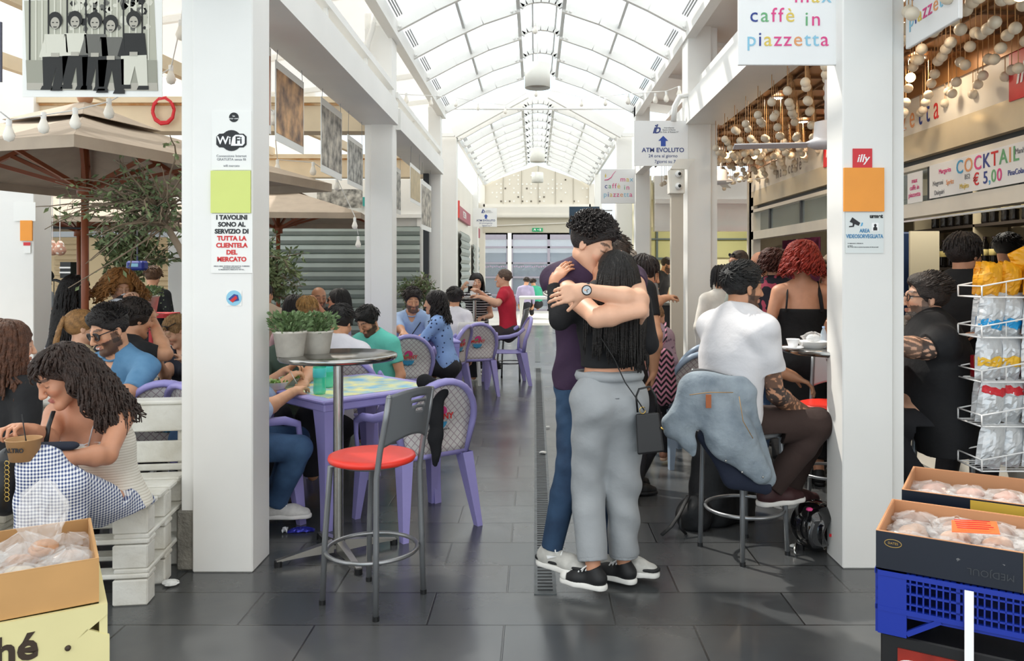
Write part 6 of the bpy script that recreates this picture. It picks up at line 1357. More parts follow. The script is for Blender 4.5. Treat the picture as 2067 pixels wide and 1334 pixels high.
sp = person('dark-haired woman in a striped top drinking from a white cup', None, yaw=175, lean=4, H=1.70, fem=1, headat=(962, 570, 11.4), head=(170, 5, 0), rh=P(935, 580, 11.2), ea=(None, P(925, 598, 11.3)), lh=P(975, 640, 11.2), lf=np.array((X(962, 11.1), 11.1, .3)), rf=np.array((X(955, 11.1), 11.1, .3)), lk=(0, -1, .3), rk=(0, -1, .3), top=dict(mat=C_('breton_stripe', '26262c', kind='stripes', p=('e8e8ec', .036, .4)), sleeve=.5), bot=dict(mat=darkP), shoe=('222224', '222224'), hair=('long', '211b1b', dict(vol=.016, n=100, len=.26, r=.012, side=-.06)), skin='fair')
person('man in a bright red T-shirt sitting on a stool, facing left', None, yaw=-80, lean=6, H=1.78, headat=(1016, 562, 10.9), head=(-85, 0, 0), rh=P(972, 592, 10.8), lh=P(972, 600, 10.7), ea=(P(1005, 612, 10.6), None), lf=np.array((X(1000, 10.7), 10.7, .25)), rf=np.array((X(990, 11), 11.0, .25)), lk=(-1, 0, .3), rk=(-1, 0, .3), top=dict(mat=C_('red_tee', 'c8233c'), sleeve=.7, hem=.12), bot=dict(mat=C_('charcoal_shorts', '3a3438'), len=.5), shoe=('222224', '222224'), hair=('short', '6b5548', dict(vol=.004)), skin='fair')
# right side crowd
person('tall man half hidden behind the kissing couple', None, yaw=20, headat=(1246, 517, 5.2), head=(30, 5, 0), H=1.80, top=dict(mat=blackT, sleeve=.6), bot=dict(mat=darkP), hair=('short', '4a3d34', dict(vol=.010)), skin='warm')
person('grey-haired head behind the couple, left of the dark-haired woman', None, yaw=10, headat=(1271, 530, 7.2), head=(10, 0, 0), H=1.70, top=dict(mat=C_('grey_tee', '8d8f90'), sleeve=.6), bot=dict(mat=darkP), hair=('short', 'a89c90', dict(vol=.004)), skin='fair')
person('dark-haired woman with a hairband in a pink top, facing right', None, yaw=85, lean=8, headat=(1303, 552, 5.4), head=(80, 20, 0), H=1.64, fem=1, rh=P(1342, 602, 5.2), ea=(None, P(1322, 610, 5.1)), top=dict(mat=C_('pink_top', 'e8b3ac'), sleeve=.3), bot=dict(mat=darkP), shoe=('222224', '222224'), hair=('bun', '2c201d', dict(vol=.016, side=-.06, n=80, len=.09, arc=2.4, r=.006, body=0)), skin='warm')
kid = person('little girl in a mauve dress carrying a pink and black zigzag backpack', None, yaw=25, headat=(1322, 640, 6.2), head=(60, 12, 0), H=1.18, fem=1, top=dict(mat=C_('mauve_dotted', 'a58c98', kind='dots', p=('6d5566', 30, .25)), sleeve=1.7, hem=.12, e=.03), bot=dict(mat=C_('sprigged_black', '1d1c22', kind='dots', p=('a08c98', 25, .2)), e=.01), shoe=('a0705a', 'c9a890'), hair=('ponytail', '9c7650', dict(vol=.006, side=-.05, n=60, len=.1, arc=.8, r=.005, body=0)), skin='fair')
t = thing('backpack', 'small pink and black zigzag backpack on the little girl', 'bag', tuple(P(1337, 755, 5.98))); T = SDF(.009); o_ = P(1337, 755, 5.98)
T.cone(P(1337, 725, 5.98), P(1338, 790, 5.98), .085, .11, .02, ((0, 1, 0), 1.6)); T.mesh('bag_body', C_('zigzag', 'c98aa0', kind='chevron', p=('17151c', .045, .5), noise_amt=0), t, o_)
m = MB(); m.tube([P(1325, 720, 5.9) - o_, P(1345, 680, 5.95) - o_, P(1343, 650, 6.0) - o_], .008, 6); m.tube([P(1312, 790, 5.95) - o_, P(1318, 735, 5.9) - o_, P(1335, 712, 5.95) - o_], .006, 6); m.build('cords', MC['zigzag'], t)
person('barista in a dark T-shirt behind the far counter', None, yaw=120, lean=12, headat=(1347, 535, 13.4), head=(110, 20, 0), H=1.78, top=dict(mat=C_('slate_tee', '35363c'), sleeve=.6), bot=dict(mat=C_('blue_apron', '2f6fc0')), hair=('short', '3a2c26', dict(vol=.005)), beard='3a2c26', skin='warm')
bb = person('short-haired man with sunglasses on his head in a burgundy top, facing left', None, yaw=-120, headat=(1490, 530, 8.2), head=(-110, 8, 0), H=1.76, top=dict(mat=C_('burgundy_top', '5a1f2c'), sleeve=1.9), bot=dict(mat=darkP), shoe=('222224', '222224'), hair=('short', '4a3a32', dict(vol=.002)), skin='c48d70', beard='6b5548')
glasses(bb, lens=1, dz=.08, dy=-.03, name='sunglasses')
person('dark-haired person queuing behind the man in the white T-shirt', None, yaw=0, headat=(1455, 562, 7.4), head=(0, 10, 0), H=1.6, fem=1, top=dict(mat=C_('cream_blouse', 'e8e2d8'), sleeve=1.9), bot=dict(mat=darkP), shoe=('222224', '222224'), hair=('long', '1f1a1c', dict(vol=.014, n=60, len=.15, r=.012, side=-.06)))
person('bald man in a grey T-shirt seen from behind at the bar', None, yaw=25, headat=(1533, 536, 6.9), head=(15, 0, 0), H=1.74, fat=1.1, top=dict(mat=C_('sage_tee', '8b9088'), sleeve=.7), bot=dict(mat=darkP), shoe=('222224', '222224'), skin='c98f70')
person('woman with curly brown hair in a dark floral blouse and jeans', None, yaw=30, headat=(1566, 535, 6.2), head=(60, 0, 0), H=1.70, fem=1, top=dict(mat=C_('floral_blouse', '1d1d28', kind='floral', p=('b0475c', 14, .6), noise_amt=0), sleeve=1.0, e=.03, hem=.12), bot=dict(mat=C_('mid_jeans', '2d4464', kind='denim', p=('46658c',))), shoe=('222224', '222224'), hair=('curls', '53281c', dict(vol=.02, side=-.06, n=220, len=.13, curl=.013, freq=90, arc=2.4, r=.008, push=.1, body=0)), skin='warm')
rw = person('woman with bright red curly hair in a black low-backed dress seen from behind', None, yaw=12, headat=(1618, 528, 5.6), head=(5, 5, 0), H=1.72, fem=1, top=dict(name='dress', mat=C_('black_dress', '131315'), straps=.02, hem=.35, e=.02), bot=dict(mat=MC['black_dress'], e=.03, knee=.075, ankle=.06, len=.9), shoe=('171718', '171718'), hair=('curls', 'a32d1c', dict(vol=.03, side=-.09, n=330, len=.16, curl=.014, freq=80, arc=2.6, el=(-.2, 1.5), r=.008, push=.18, body=0)), skin='tan', rh=P(1668, 690, 5.5), ea=(None, P(1662, 640, 5.55)))
m = MB()
for q in (-1, 1): m = MB(); m.tube([rw.ch + rw.R2 * q * .12 - rw.F2 * .112 + rw.U2 * .0 - rw.org, rw.ch + rw.R2 * q * .11 - rw.F2 * .09 + rw.U2 * .10 - rw.org, rw.sh + rw.R2 * q * .10 + rw.U2 * .045 - rw.org], .014 if q < 0 else .026, 6, flat=.4); m.build('shoulder_strap', MC['black_dress'], rw.t)
wv = person('wavy blond woman in dark sunglasses beside the near right column', None, yaw=-130, headat=(1680, 548, 5.6), head=(-115, 0, 0), H=1.66, fem=1, top=dict(mat=C_('taupe_top', '9c8f8c'), sleeve=.4, vneck=.08), bot=dict(mat=darkP), shoe=('222224', '222224'), hair=('waves', '8c7458', dict(vol=.02, side=-.06, n=140, len=.2, curl=.01, freq=40, r=.010)), skin='tan')
glasses(wv, lens=1, sc=1.3, name='sunglasses')
bk = person('man in a black T-shirt with glasses on his head standing at the bar counter', None, yaw=40, headat=(1948, 515, 5.0), head=(65, 5, 0), H=1.80, fat=1.15, rh=P(1985, 670, 4.75), top=dict(mat=blackT, sleeve=.8, e=.02), bot=dict(mat=darkP), shoe=('222224', '222224'), hair=('short', '2a2220', dict(vol=.018, side=-.06, n=120, len=.05, arc=3.1, r=.008, body=0)), skin='tan')
glasses(bk, col='c9c9c4', dz=.07, dy=-.03)
person('barman in a navy shirt inside the kiosk at the right edge', None, yaw=-60, headat=(2035, 505, 6.9), head=(80, 20, 0), H=1.80, top=dict(mat=C_('navy_shirt', '182238'), sleeve=.7), bot=dict(mat=darkP), shoe=('222224', '222224'), hair=('short', '1b1715', dict(vol=.02, side=-.05)), skin='tan', beard='2a201c')
person('person in a pale lilac shirt sitting at the sunlit end doors', None, yaw=10, headat=(1063, 569, 24.5), head=(30, 30, 0), H=1.75, lean=10, sit=1, top=dict(mat=C_('lilac_shirt', 'b3a9c8'), sleeve=1.9), bot=dict(mat=darkP), hair=('short', '3a2c26', dict(vol=.01)))
person('person in a green shirt sitting at the sunlit end doors', None, yaw=-40, headat=(1076, 571, 24.8), head=(-30, 30, 0), H=1.70, lean=20, sit=1, top=dict(mat=C_('emerald_shirt', '3fae8a'), sleeve=1.9), bot=dict(mat=darkP), hair=('short', '3a2c26', dict(vol=.01)))

m = MB()
for z in (0, -.045, -.09, -.135): m.sph(sman.nb + sman.F2 * (.075 - z * .35) + sman.U2 * (z - .085) - sman.org, .006, 8)
m.build('shirt_buttons', ink['white'], sman.t)
m = MB()
for q in (-1, 1):
    c0 = sman.nb - sman.org; a = [c0 + sman.F2 * .075 - sman.U2 * .035 + sman.R2 * q * .012, c0 + sman.F2 * .045 + sman.U2 * .018 + sman.R2 * q * .058, c0 + sman.F2 * .075 - sman.U2 * .02 + sman.R2 * q * .085, c0 + sman.F2 * .105 - sman.U2 * .095 + sman.R2 * q * .045]
    m.add(a + [p + sman.F2 * .004 for p in a], [(0, 1, 2, 3), (7, 6, 5, 4), (0, 4, 5, 1), (1, 5, 6, 2), (2, 6, 7, 3), (3, 7, 4, 0)])
m.build('collar_points', MC['denim_shirt'], sman.t)
# ================================================================ boxes, food, bags, bar things
film = M('clear_film', 'f6f4f2', .10, alpha=.2); kraft = M('kraft_board', 'c99a62', .8, noise_amt=.1, scale=6); kraft_in = M('kraft_inside', 'b58a58', .85, noise_amt=.12, scale=5)
def open_box(name, label, org, rz, w, dp, h, out, inn, group=None, th=.006, top=None):
    t = thing(name, label, 'box', org, rz, group)
    for nm, b in (('front_panel', (0, w, 0, th, 0, h)), ('back_panel', (0, w, dp - th, dp, 0, h)), ('side_panel', (0, th, th, dp - th, 0, h)), ('side_panel', (w - th, w, th, dp - th, 0, h)), ('bottom_panel', (th, w - th, th, dp - th, 0, .006))):
        m = MB(); m.bx(*b); o = m.build(nm, [out], t)
        m = MB()
        if nm == 'front_panel': m.bx(th, w - th, th, th + .002, .006, h)
        elif nm == 'back_panel': m.bx(th, w - th, dp - th - .002, dp - th, .006, h)
        elif b[0] == 0 and nm == 'side_panel': m.bx(th, th + .002, th, dp - th, .006, h)
        elif nm == 'side_panel': m.bx(w - th - .002, w - th, th, dp - th, .006, h)
        else: continue
        m.bx(b[0], b[1], b[2], b[3], h, h + .0015); m.build('inner_lining', inn, o)
    return t
def film_bag(label, loc, r, hgt, seed, inner='c9a47a', group='film-wrapped pastries', cat='bag', sx=1, sy=1):
    random.seed(seed); t = thing('pastry_bag', label, cat, tuple(loc), random.uniform(0, 6), group)
    m = MB(); m.sph((0, 0, r * .55), r * .62, 12, sz=.6, sx=sx, sy=sy); m.sph((r * .25, 0, r * .7), r * .4, 10, sz=.6); m.build('pastry', M('pastry_' + inner, inner, .8, noise_amt=.3, scale=25), t)
    m = MB()
    def f(u, v):
        a = 2 * math.pi * v; rr = r * (math.sin(math.pi * min(.5, u * .62 + .02)) if u < .7 else math.cos((u - .7) / .3 * 1.45) * .95); z = hgt * (u ** 1.15)
        n = noise.noise(Vector((math.cos(a) * 3 + seed, math.sin(a) * 3, u * 5))) * .42 + noise.noise(Vector((math.cos(a) * 9, math.sin(a) * 9 + seed, u * 14))) * .22
        rr *= 1 + n; return (rr * math.cos(a) * sx, rr * math.sin(a) * sy, max(0.001, z + n * .01))
    m.grid(f, 14, 26, 0, False); m.build('film', film, t); return t
# left: kraft carton on a yellowish tray
Bx, By, Bz = X(200, 2.2), 2.2, .70; rzL = R(32)
cL, sL = math.cos(rzL), math.sin(rzL)
def LB(x, y, z): return (Bx + x * cL - y * sL, By + x * sL + y * cL, z)
w_ = .62; o_ = LB(-w_, 0, 0)
open_box('cardboard_box', 'open brown cardboard box of film-wrapped pastries at the lower left', (o_[0], o_[1], Bz - .12), rzL, w_, .42, .12, kraft, kraft_in)
yel = M('pale_yellow_board', 'e3d9a0', .7, noise_amt=.06, scale=5)
t = thing('cardboard_tray', 'pale yellow cardboard tray with dark lettering under the brown box', 'box', (o_[0], o_[1], .375), rzL)
m = MB(); m.prism([(-.02, 0), (w_ + .025, 0), (w_ + .025, .11), (w_ - .03, .14), (w_ - .05, .12), (w_ + .02, .17), (w_ + .02, .2), (-.02, .205)], (0, -.012, 0), (1, 0, 0), (0, 0, 1), -.012); m.build('front_panel', yel, t)
m = MB(); m.bx(w_ + .0, w_ + .02, -.01, .43, 0, .2); m.build('side_panel', yel, t); m = MB(); m.bx(-.02, .0, -.01, .43, 0, .2); m.build('side_panel', yel, t); m = MB(); m.bx(-.02, w_ + .02, .43, .45, 0, .2); m.build('back_panel', yel, t); m = MB(); m.bx(-.02, w_ + .02, -.01, .45, 0, .01); m.build('bottom_panel', yel, t)
text('riché', .10, (w_ - .245, -.0135, .125), mats=M('brown_ink', '3a2c20', .6), parent=t, bold=.003)
m = MB(); m.sph((w_ - .075, -.013, .10), .008, 8); m.build('ink_dot', MC['brown_ink'], t)
open_box('storage_crate', 'lowest carton under the pale yellow tray at the lower left', (o_[0], o_[1], 0), rzL, w_, .42, .374, kraft, kraft_in)
random.seed(8); i = 0
for gx in range(5):
    for gy in range(3):
        q = LB(-.07 - gx * .115, .09 + gy * .115, Bz - .13 + random.uniform(0, .02)); film_bag('clear film bag of pale pastries in the brown cardboard box', q, .07, .11 + random.uniform(0, .03), 30 + i, ('d9bd92', 'e2d5bd', 'c98f62')[i % 3], 'film bags in the brown box'); i += 1
film_bag('tallest clear film bag standing up out of the brown cardboard box', LB(-.13, .26, Bz - .06), .065, .24, 77, 'd6a27c')
# right: navy printed cartons on a blue crate
AX, AY = X(1768, 2.27), 2.27; rzR = R(-31); navyb = M('navy_carton', '161d2a', .35, noise_amt=.1); inner_r = M('carton_inside', 'c08a62', .8)
H0 = .755
cR, sR = math.cos(rzR), math.sin(rzR)
def RB(x, y, z): return (AX + x * cR - y * sR, AY + x * sR + y * cR, z)
t = open_box('printed_carton', 'dark navy carton with gold print full of film-wrapped pastries, nearest at the right', RB(0, 0, H0 - .105), rzR, .60, .36, .105, navyb, inner_r)
gold = M('gold_print', 'a98a4c', .4)
m = MB(); m.tube([(.045 + .022 * math.cos(a), -.001, .075 + .011 * math.sin(a)) for a in [k * math.pi / 10 for k in range(20)]], .0012, 4, closed=True); m.build('gold_emblem', gold, t); m = MB(); m.bx(.36, .364, -.0015, 0, 0, .105); m.build('gold_line', gold, t)
m = MB(); m.tube([(.40 + .022 * math.cos(a), -.001, .052 + .026 * math.sin(a)) for a in [k * math.pi / 10 for k in range(20)]], .0014, 4, closed=True); m.build('gold_seal', gold, t)
text('MEDJOUL', .026, (.285, -.001, .035), mats=M('dim_print', '34383e', .5), parent=t, tilt=math.pi); text('DATES', .009, (.045, -.001, .075), mats=gold, parent=t)
q0 = RB(.02, .44, 0); t2 = open_box('printed_carton', 'second dark carton of film-wrapped pastries behind the nearest one', (q0[0], q0[1], H0 - .09), rzR, .60, .36, .105, navyb, inner_r)
m = MB(); m.bx(.2, .6, -.003, 0, .06, .1); m.build('yellow_band', M('yellow_band', 'cba43a', .5), t2)
i = 0
for gx in range(5):
    for gy in range(3):
        film_bag('clear film packet of brown pastries in the nearest navy carton', RB(.08 + gx * .11, .07 + gy * .11, H0 - .085), .068, .075, 120 + i, ('b98a6c', 'c9a58c', '8c6248')[i % 3], 'film packets in the nearest navy carton'); i += 1
for gx in range(5):
    for gy in range(2):
        film_bag('clear film packet of pinkish pastries in the second navy carton', RB(.1 + gx * .11, .44 + .09 + gy * .13, H0 - .07), .07, .075, 160 + i, ('c99a88', 'd3b0a0')[i % 2], 'film packets in the second navy carton'); i += 1
t = thing('price_label', 'orange handwritten price label lying on the film-wrapped pastries', 'label', RB(.24, .12, H0 + .008), rzR + R(12)); m = MB(); m.add([(-.06, -.035, 0), (.06, -.035, .006), (.065, .035, .02), (-.05, .035, .012), (-.06, -.035, -.002), (.06, -.035, .004), (.065, .035, .018), (-.05, .035, .01)], [(0, 1, 2, 3), (7, 6, 5, 4), (0, 4, 5, 1), (1, 5, 6, 2), (2, 6, 7, 3), (3, 7, 4, 0)]); m.build('card', M('fluo_orange', 'ff6a35', .5), t)
m = MB(); 
for k in range(5): m.tube([(-.045, -.025 + k * .012, .010 + k * .002), (.04 + random.uniform(-.01, .01), -.024 + k * .012, .013 + k * .002)], .0012, 4)
m.build('handwriting', redlog, t)
crateb = M('crate_blue', '15309a', .4); 
def crate(name, label, org, rz, w, dp, h, mat, group=None):
    t = thing(name, label, 'crate', org, rz, group)
    for nm, (o, u, L_) in (('front_lattice', ((0, 0), (1, 0), w)), ('back_lattice', ((0, dp), (1, 0), w)), ('side_lattice', ((0, 0), (0, 1), dp)), ('side_lattice', ((w, 0), (0, 1), dp))):
        m = MB(); ux, uy = u
        def bar(a, b, z0, z1, th=.012):
            x0, y0, x1, y1 = o[0] + ux * a, o[1] + uy * a, o[0] + ux * b, o[1] + uy * b; m.bx(min(x0, x1) - (th / 2 if uy else 0), max(x0, x1) + (th / 2 if uy else 0), min(y0, y1) - (th / 2 if ux else 0), max(y0, y1) + (th / 2 if ux else 0), z0, z1)
        bar(0, L_, h - .014, h, .018); bar(0, L_, h * .36, h * .36 + .014, .016); bar(0, L_, h * .68, h * .68 + .006); bar(0, L_, h * .84, h * .84 + .005); bar(0, L_, h * .52, h * .52 + .005)
        n = int(L_ / .0165)
        for k in range(n + 1):
            if k * .0165 > .07 and k * .0165 < L_ - .07: bar(k * .0165, k * .0165 + (.010 if k % 12 == 0 else .004), h * .36, h)
        bar(0, .075, 0, h, .014); bar(L_ - .075, L_, 0, h, .014)
        for sg in (0, 1):
            a0, a1 = (.075, .16) if not sg else (L_ - .075, L_ - .16); p0 = (o[0] + ux * a0, o[1] + uy * a0, .01); p1 = (o[0] + ux * a1, o[1] + uy * a1, h * .36); m.beam(p0, p1, .012, .014)
        m.build(nm, mat, t)
    m = MB(); m.bx(0, w, 0, dp, h * .30, h * .36); m.build('crate_floor', mat, t); return t
crate('plastic_crate', 'bright blue lattice plastic crate under the nearest navy carton', RB(.005, .005, H0 - .105 - .185), rzR, .60, .37, .18, crateb)
t = thing('printed_carton', 'dark carton with red panels and white lettering below the blue crate', 'box', RB(.01, .02, .2), rzR); m = MB(); m.bx(0, .6, 0, .36, 0, .258, bev=.004); m.build('carton', M('black_carton', '131315', .45), t)
m = MB(); m.bx(.045, .30, -.004, 0, .135, .225); m.build('red_panel', M('red_print', '9c2a1c', .4, noise_amt=.35, scale=14), t); m = MB(); m.prism([(.085 + .04 * math.cos(a), .18 + .018 * math.sin(a)) for a in [k * math.pi / 10 for k in range(20)]], (0, -.0045, 0), (1, 0, 0), (0, 0, 1), .0015); m.build('white_oval', ink['white'], t)
m = MB(); m.prism([(.085 + .036 * math.cos(a), .18 + .015 * math.sin(a)) for a in [k * math.pi / 10 for k in range(20)]], (0, -.0062, 0), (1, 0, 0), (0, 0, 1), .0015); m.build('blue_oval', ink['blue'], t)
text('Secondulfo', .016, (.085, -.0085, .18), mats=ink['white'], parent=t, tilt=math.pi); text('la Dolcezza', .062, (.44, -.001, .145), mats=ink['white'], parent=t, tilt=math.pi, bold=.001); text('NON PERFORARE MAI\nVIA ESSICCARE ARIA', .010, (.22, -.0045, .175), mats=ink['orange'], parent=t, tilt=math.pi)
open_box('storage_crate', 'lowest black carton of the right stack', RB(.01, .02, 0), rzR, .6, .36, .198, M('black_carton2', '101012', .5), inner_r)
m = MB(); m.bx(-.011, .011, -.003, 0, -.26, .375); o = m.build('packing_strap', ink['white']); o.location = RB(.235, -.012, .26); o.rotation_euler = (0, 0, rzR); tag(o, 'white packing strap hanging down the front of the right box stack', 'strap')

# crisp rack: sloping wire baskets facing the aisle
rk = thing('wire_rack', 'white wire display rack of snack bags at the right edge', 'rack', (2.21, 3.92, 0)); wirem = M('white_wire', 'f2f0ee', .35)
m = MB(); m.tube([(.62, 0, 0), (.62, 0, 1.5)], .009, 8); m.tube([(.62, .22, 0), (.62, .22, 1.5)], .009, 8); m.tube([(.02, 0, .02), (.62, 0, .02)], .009, 8); m.tube([(.02, .22, .02), (.62, .22, .02)], .009, 8); m.build('frame', wirem, rk)
SHZ = (1.365, 1.165, .945, .725, .505, .27)
for z in SHZ:
    m = MB()
    for y in (0, .22): m.tube([(0, y, z), (.62, y, z - .0)], .004, 6); m.tube([(0, y, z + .055), (.62, y, z + .17)], .004, 6); m.tube([(0, y, z), (0, y, z + .055)], .004, 6)
    for k in range(1, 6): m.tube([(k * .12, 0, z), (k * .12, 0, z + .055 + k * .12 * .185)], .0025, 5)
    for zz in (z, z + .055): m.tube([(0, 0, zz), (0, .22, zz)], .004, 6)
    for k in range(1, 5): m.tube([(0, k * .045, z), (.62, k * .045, z)], .002, 4)
    m.build('wire_basket', wirem, rk)
def crisp(label, loc, w, h, tilt, seed, mats, group, band=None, rz=0):
    t = thing('snack_bag', label, 'snack bag', tuple(loc), rz, group); random.seed(seed); m = MB(); m2 = MB()
    for sg in (-1, 1):
        def f(u, v):
            x = (u - .5) * w * (1 - .25 * abs(v - .5) * (1 if v > .8 else .4)); z = v * h; b = sg * .042 * max(0, math.sin(math.pi * min(1, v * 1.05))) ** .6 * math.sin(math.pi * u) ** .5
            n = noise.noise(Vector((u * 4 + seed, v * 5, sg))) * .012 + noise.noise(Vector((u * 11, v * 13 + seed, sg))) * .006; return (x + n * .4, b + n + tilt * v * .0, z + n)
        m.grid(f, 10, 14, 0, False)
        if band: g = lambda u, v: (lambda q: (q[0], q[1] + sg * .0015, q[2]))(f(.04 + .92 * u, band[0] + (band[1] - band[0]) * v)); m2.grid(g, 10, 4, 0, False)
    o = m.build('foil', mats[0], t)
    if band: m2.build('printed_band', mats[1], t)
    t.rotation_euler = (0, tilt, rz); return t
foil = M('silver_foil', 'dcdee0', .35, metal=.3, noise_amt=.12, scale=20); yf = M('yellow_foil', 'f0a81e', .38, noise_amt=.12, scale=12); bb_ = M('band_blue', '1f9fdd', .4); by_ = M('band_yellow', 'f2bd32', .4); br2 = M('band_red', 'd02430', .4)
desc = ('yellow foil snack bag on the top shelf of the wire rack', 'silver snack bag with a blue patch on the second rack shelf', 'silver snack bag with a yellow band on the third rack shelf', 'silver snack bag with red details on the fourth rack shelf', 'plain silver snack bag on the fifth rack shelf', 'crumpled pale snack bag on the lowest rack shelf')
for r_, z in enumerate(SHZ):
    for k in range(5):
        w, h = (.12, .17) if r_ == 0 else (.135, .225)
        if r_ == 5: h = .15
        crisp(desc[r_], (2.21 + .06 + k * .115, 3.98 + (k % 2) * .025, z + .006), w, h, (.16 if r_ != 2 else .05) + .05 * math.sin(k * 2.1), r_ * 17 + k, [(yf, foil)[r_ > 0], (None, bb_, by_, br2, foil, br2)[r_] or yf], 'snack bags on rack shelf %s' % ('one', 'two', 'three', 'four', 'five', 'six')[r_], band=(None, (.18, .36), (.3, .5), (.66, .82), None, (.7, .9))[r_], rz=.15 * math.sin(k))
    for k in range(5):
        if r_ in (0, 1, 3): crisp(desc[r_].replace('snack bag', 'snack bag in the back row,'), (2.21 + .1 + k * .115, 4.09, z + .006), w, h, .1, r_ * 31 + k, [(yf, foil)[r_ > 0], (None, bb_, by_, br2)[r_] or yf], 'back row snack bags on the rack')
crisp('yellow foil snack bag lying across the top of the others', (2.42, 4.02, SHZ[0] + .16), .13, .22, 1.15, 91, [yf, yf], None)
for k in range(5):
    m = MB(); m.lathe([(0, 0), (.035, 0), (.035, .11), (0, .11)], (0, 0, 0), 14); o = m.build('drink_can', M('can_red', 'a81f2a', .3, metal=.4)); o.location = (2.29 + k * .085, 4.10, SHZ[2] + .004); tag(o, 'dark red can behind the yellow-banded snack bags', 'can', 'red cans on the rack')

# black backpack under the stool, helmet, denim jacket, black jacket
def blob(name, mat, parent, org, cones=(), ells=(), h=.008, wr=.006, cuts=(), wf=24, k=.03):
    T = SDF(h)
    for a, b, ra, rb in cones: T.cone(a, b, ra, rb, k)
    for c, r in ells: T.ell(c, r, k=k)
    for p, n in cuts: T.cut(p, n)
    return T.mesh(name, mat, parent, org, wr=wr, wf=wf)
bpm = C_('black_nylon', '121316', noise_amt=.3, rough=.6)
t = thing('backpack', 'large black backpack on the floor under the denim jacket', 'bag', tuple(P(1420, 1065, 4.7) * np.array((1, 1, 0)))); o_ = np.array(t.location)
blob('bag_body', bpm, t, o_, cones=[(P(1435, 1035, 4.75), P(1450, 870, 4.8), .15, .13), (P(1480, 1030, 4.8), P(1490, 900, 4.85), .13, .12)], ells=[(P(1400, 1040, 4.62), (.10, .10, .11))], wr=.01, cuts=[(np.array((0, 0, .003)), (0, 0, -1))])
m = MB(); m.tube([P(1390, 1000, 4.6) - o_, P(1370, 1040, 4.5) - o_, P(1355, 1062, 4.45) - o_, P(1335, 1080, 4.42) - o_], .013, 6, flat=.3); m.tube([P(1372, 1040, 4.5) - o_, P(1374, 1066, 4.45) - o_, P(1385, 1078, 4.5) - o_], .009, 6, flat=.3); m.build('strap', bpm, t)
t = thing('motorcycle_helmet', 'glossy black open-face helmet on the floor beside the near right column', 'helmet', (X(1646, 4.25), 4.25, 0)); o_ = np.array(t.location); gloss = M('gloss_black', '0c0c0e', .06, coat=.6); c0 = np.array((o_[0], 4.25, .135)); T = SDF(.006); T.ell(c0, (.128, .145, .132), k=.01); T.ell(c0 + np.array((.07, -.05, -.02)), (.10, .13, .095), k=.012, sub=1); T.cut((0, 0, .003), (0, 0, -1)); T.mesh('shell', gloss, t, o_)
m = MB(); m.grid(lambda u, v: tuple(c0 - o_ + np.array((-.06 + .10 * u - .03 * math.sin(v * 3.1), -.136 + .05 * u * u - .012 * math.sin(v * 3.1), .06 - .14 * v))), 8, 8); m.build('visor', M('smoke_visor', '232427', .05, coat=.5), t, solid=.003)
T = SDF(.007); T.ell(c0 + np.array((.03, .0, -.01)), (.095, .11, .10), k=.01); T.ell(c0 + np.array((.07, -.06, -.02)), (.08, .11, .075), k=.01, sub=1); T.mesh('lining', C_('helmet_lining', '2b2b2e'), t, o_)
m = MB(); m.bx(.03, .05, -.12, -.116, .11, .125, 0); m.bx(.065, .085, -.108, -.104, .115, .13, 1); m.sph((-.05, -.06, .235), .022, 8, 2, sz=.5); m.build('stickers', [redlog, ink['white'], ink['pink']], t); m = MB(); m.tube([(-.12, -.05, .05), (-.14, -.08, .02), (-.135, -.09, .006)], .008, 6); m.build('chin_strap_clip', steel, t)
dj = C_('washed_denim', 'a3afb8', kind='denim', p=('56636f',), bump=.5, bscale=18); djn = C_('denim_lining', '1a2236')
t = thing('denim_jacket', 'washed blue denim jacket hanging over the back of the tattooed man\'s stool', 'jacket', tuple(P(1455, 870, 4.05))); o_ = P(1455, 870, 4.05)
T = SDF(.008); A = lambda px, py, d: P(px, py, d); fy_ = ((0, 1, 0), 1.9)
T.cone(A(1402, 782, 3.96), A(1490, 790, 3.98), .075, .08, .05, fy_); T.cone(A(1425, 800, 3.94), A(1475, 880, 3.93), .10, .11, .06, fy_); T.cone(A(1475, 880, 3.93), A(1535, 955, 3.94), .11, .055, .05, fy_); T.cone(A(1400, 800, 3.95), A(1370, 855, 3.93), .065, .075, .05, fy_); T.cone(A(1370, 855, 3.93), A(1398, 915, 3.92), .06, .025, .04, fy_); T.cone(A(1500, 800, 3.99), A(1545, 965, 3.99), .05, .055, .05, fy_)
T.mesh('jacket_body', dj, t, o_, wr=.018, wf=38)
T = SDF(.008); T.cone(A(1425, 880, 3.97), A(1480, 960, 3.97), .045, .05, .03, fy_); T.cone(A(1480, 965, 3.97), A(1545, 985, 3.97), .05, .035, .03, fy_); T.mesh('lining', djn, t, o_, wr=.008)
m = MB(); m.bx(-.012 + X(1428, 3.88) - o_[0], .014 + X(1428, 3.88) - o_[0], 3.858 - o_[1], 3.864 - o_[1], Z(822, 3.88) - o_[2], Z(795, 3.88) - o_[2]); m.build('leather_patch', M('patch_leather', 'a8603a', .7), t)
for px, py in ((1498, 953), (1540, 963), (1465, 930)): m = MB(); m.sph(P(px, py, 3.87) - o_, .006, 8); m.build('button', steel, t)
m = MB(); m.tube([P(1392, 797, 3.868) - o_, P(1430, 792, 3.846) - o_, P(1480, 792, 3.858) - o_], .002, 4); m.tube([P(1492, 800, 3.875) - o_, P(1500, 850, 3.85) - o_, P(1520, 885, 3.85) - o_], .002, 4); m.build('stitching', M('orange_thread', 'a88452', .7), t)
t = thing('black_jacket', 'black zip jacket draped over the purple armchair beside the red-seated stool', 'jacket', tuple(P(865, 800, 4.6))); o_ = P(865, 800, 4.6); T = SDF(.008)
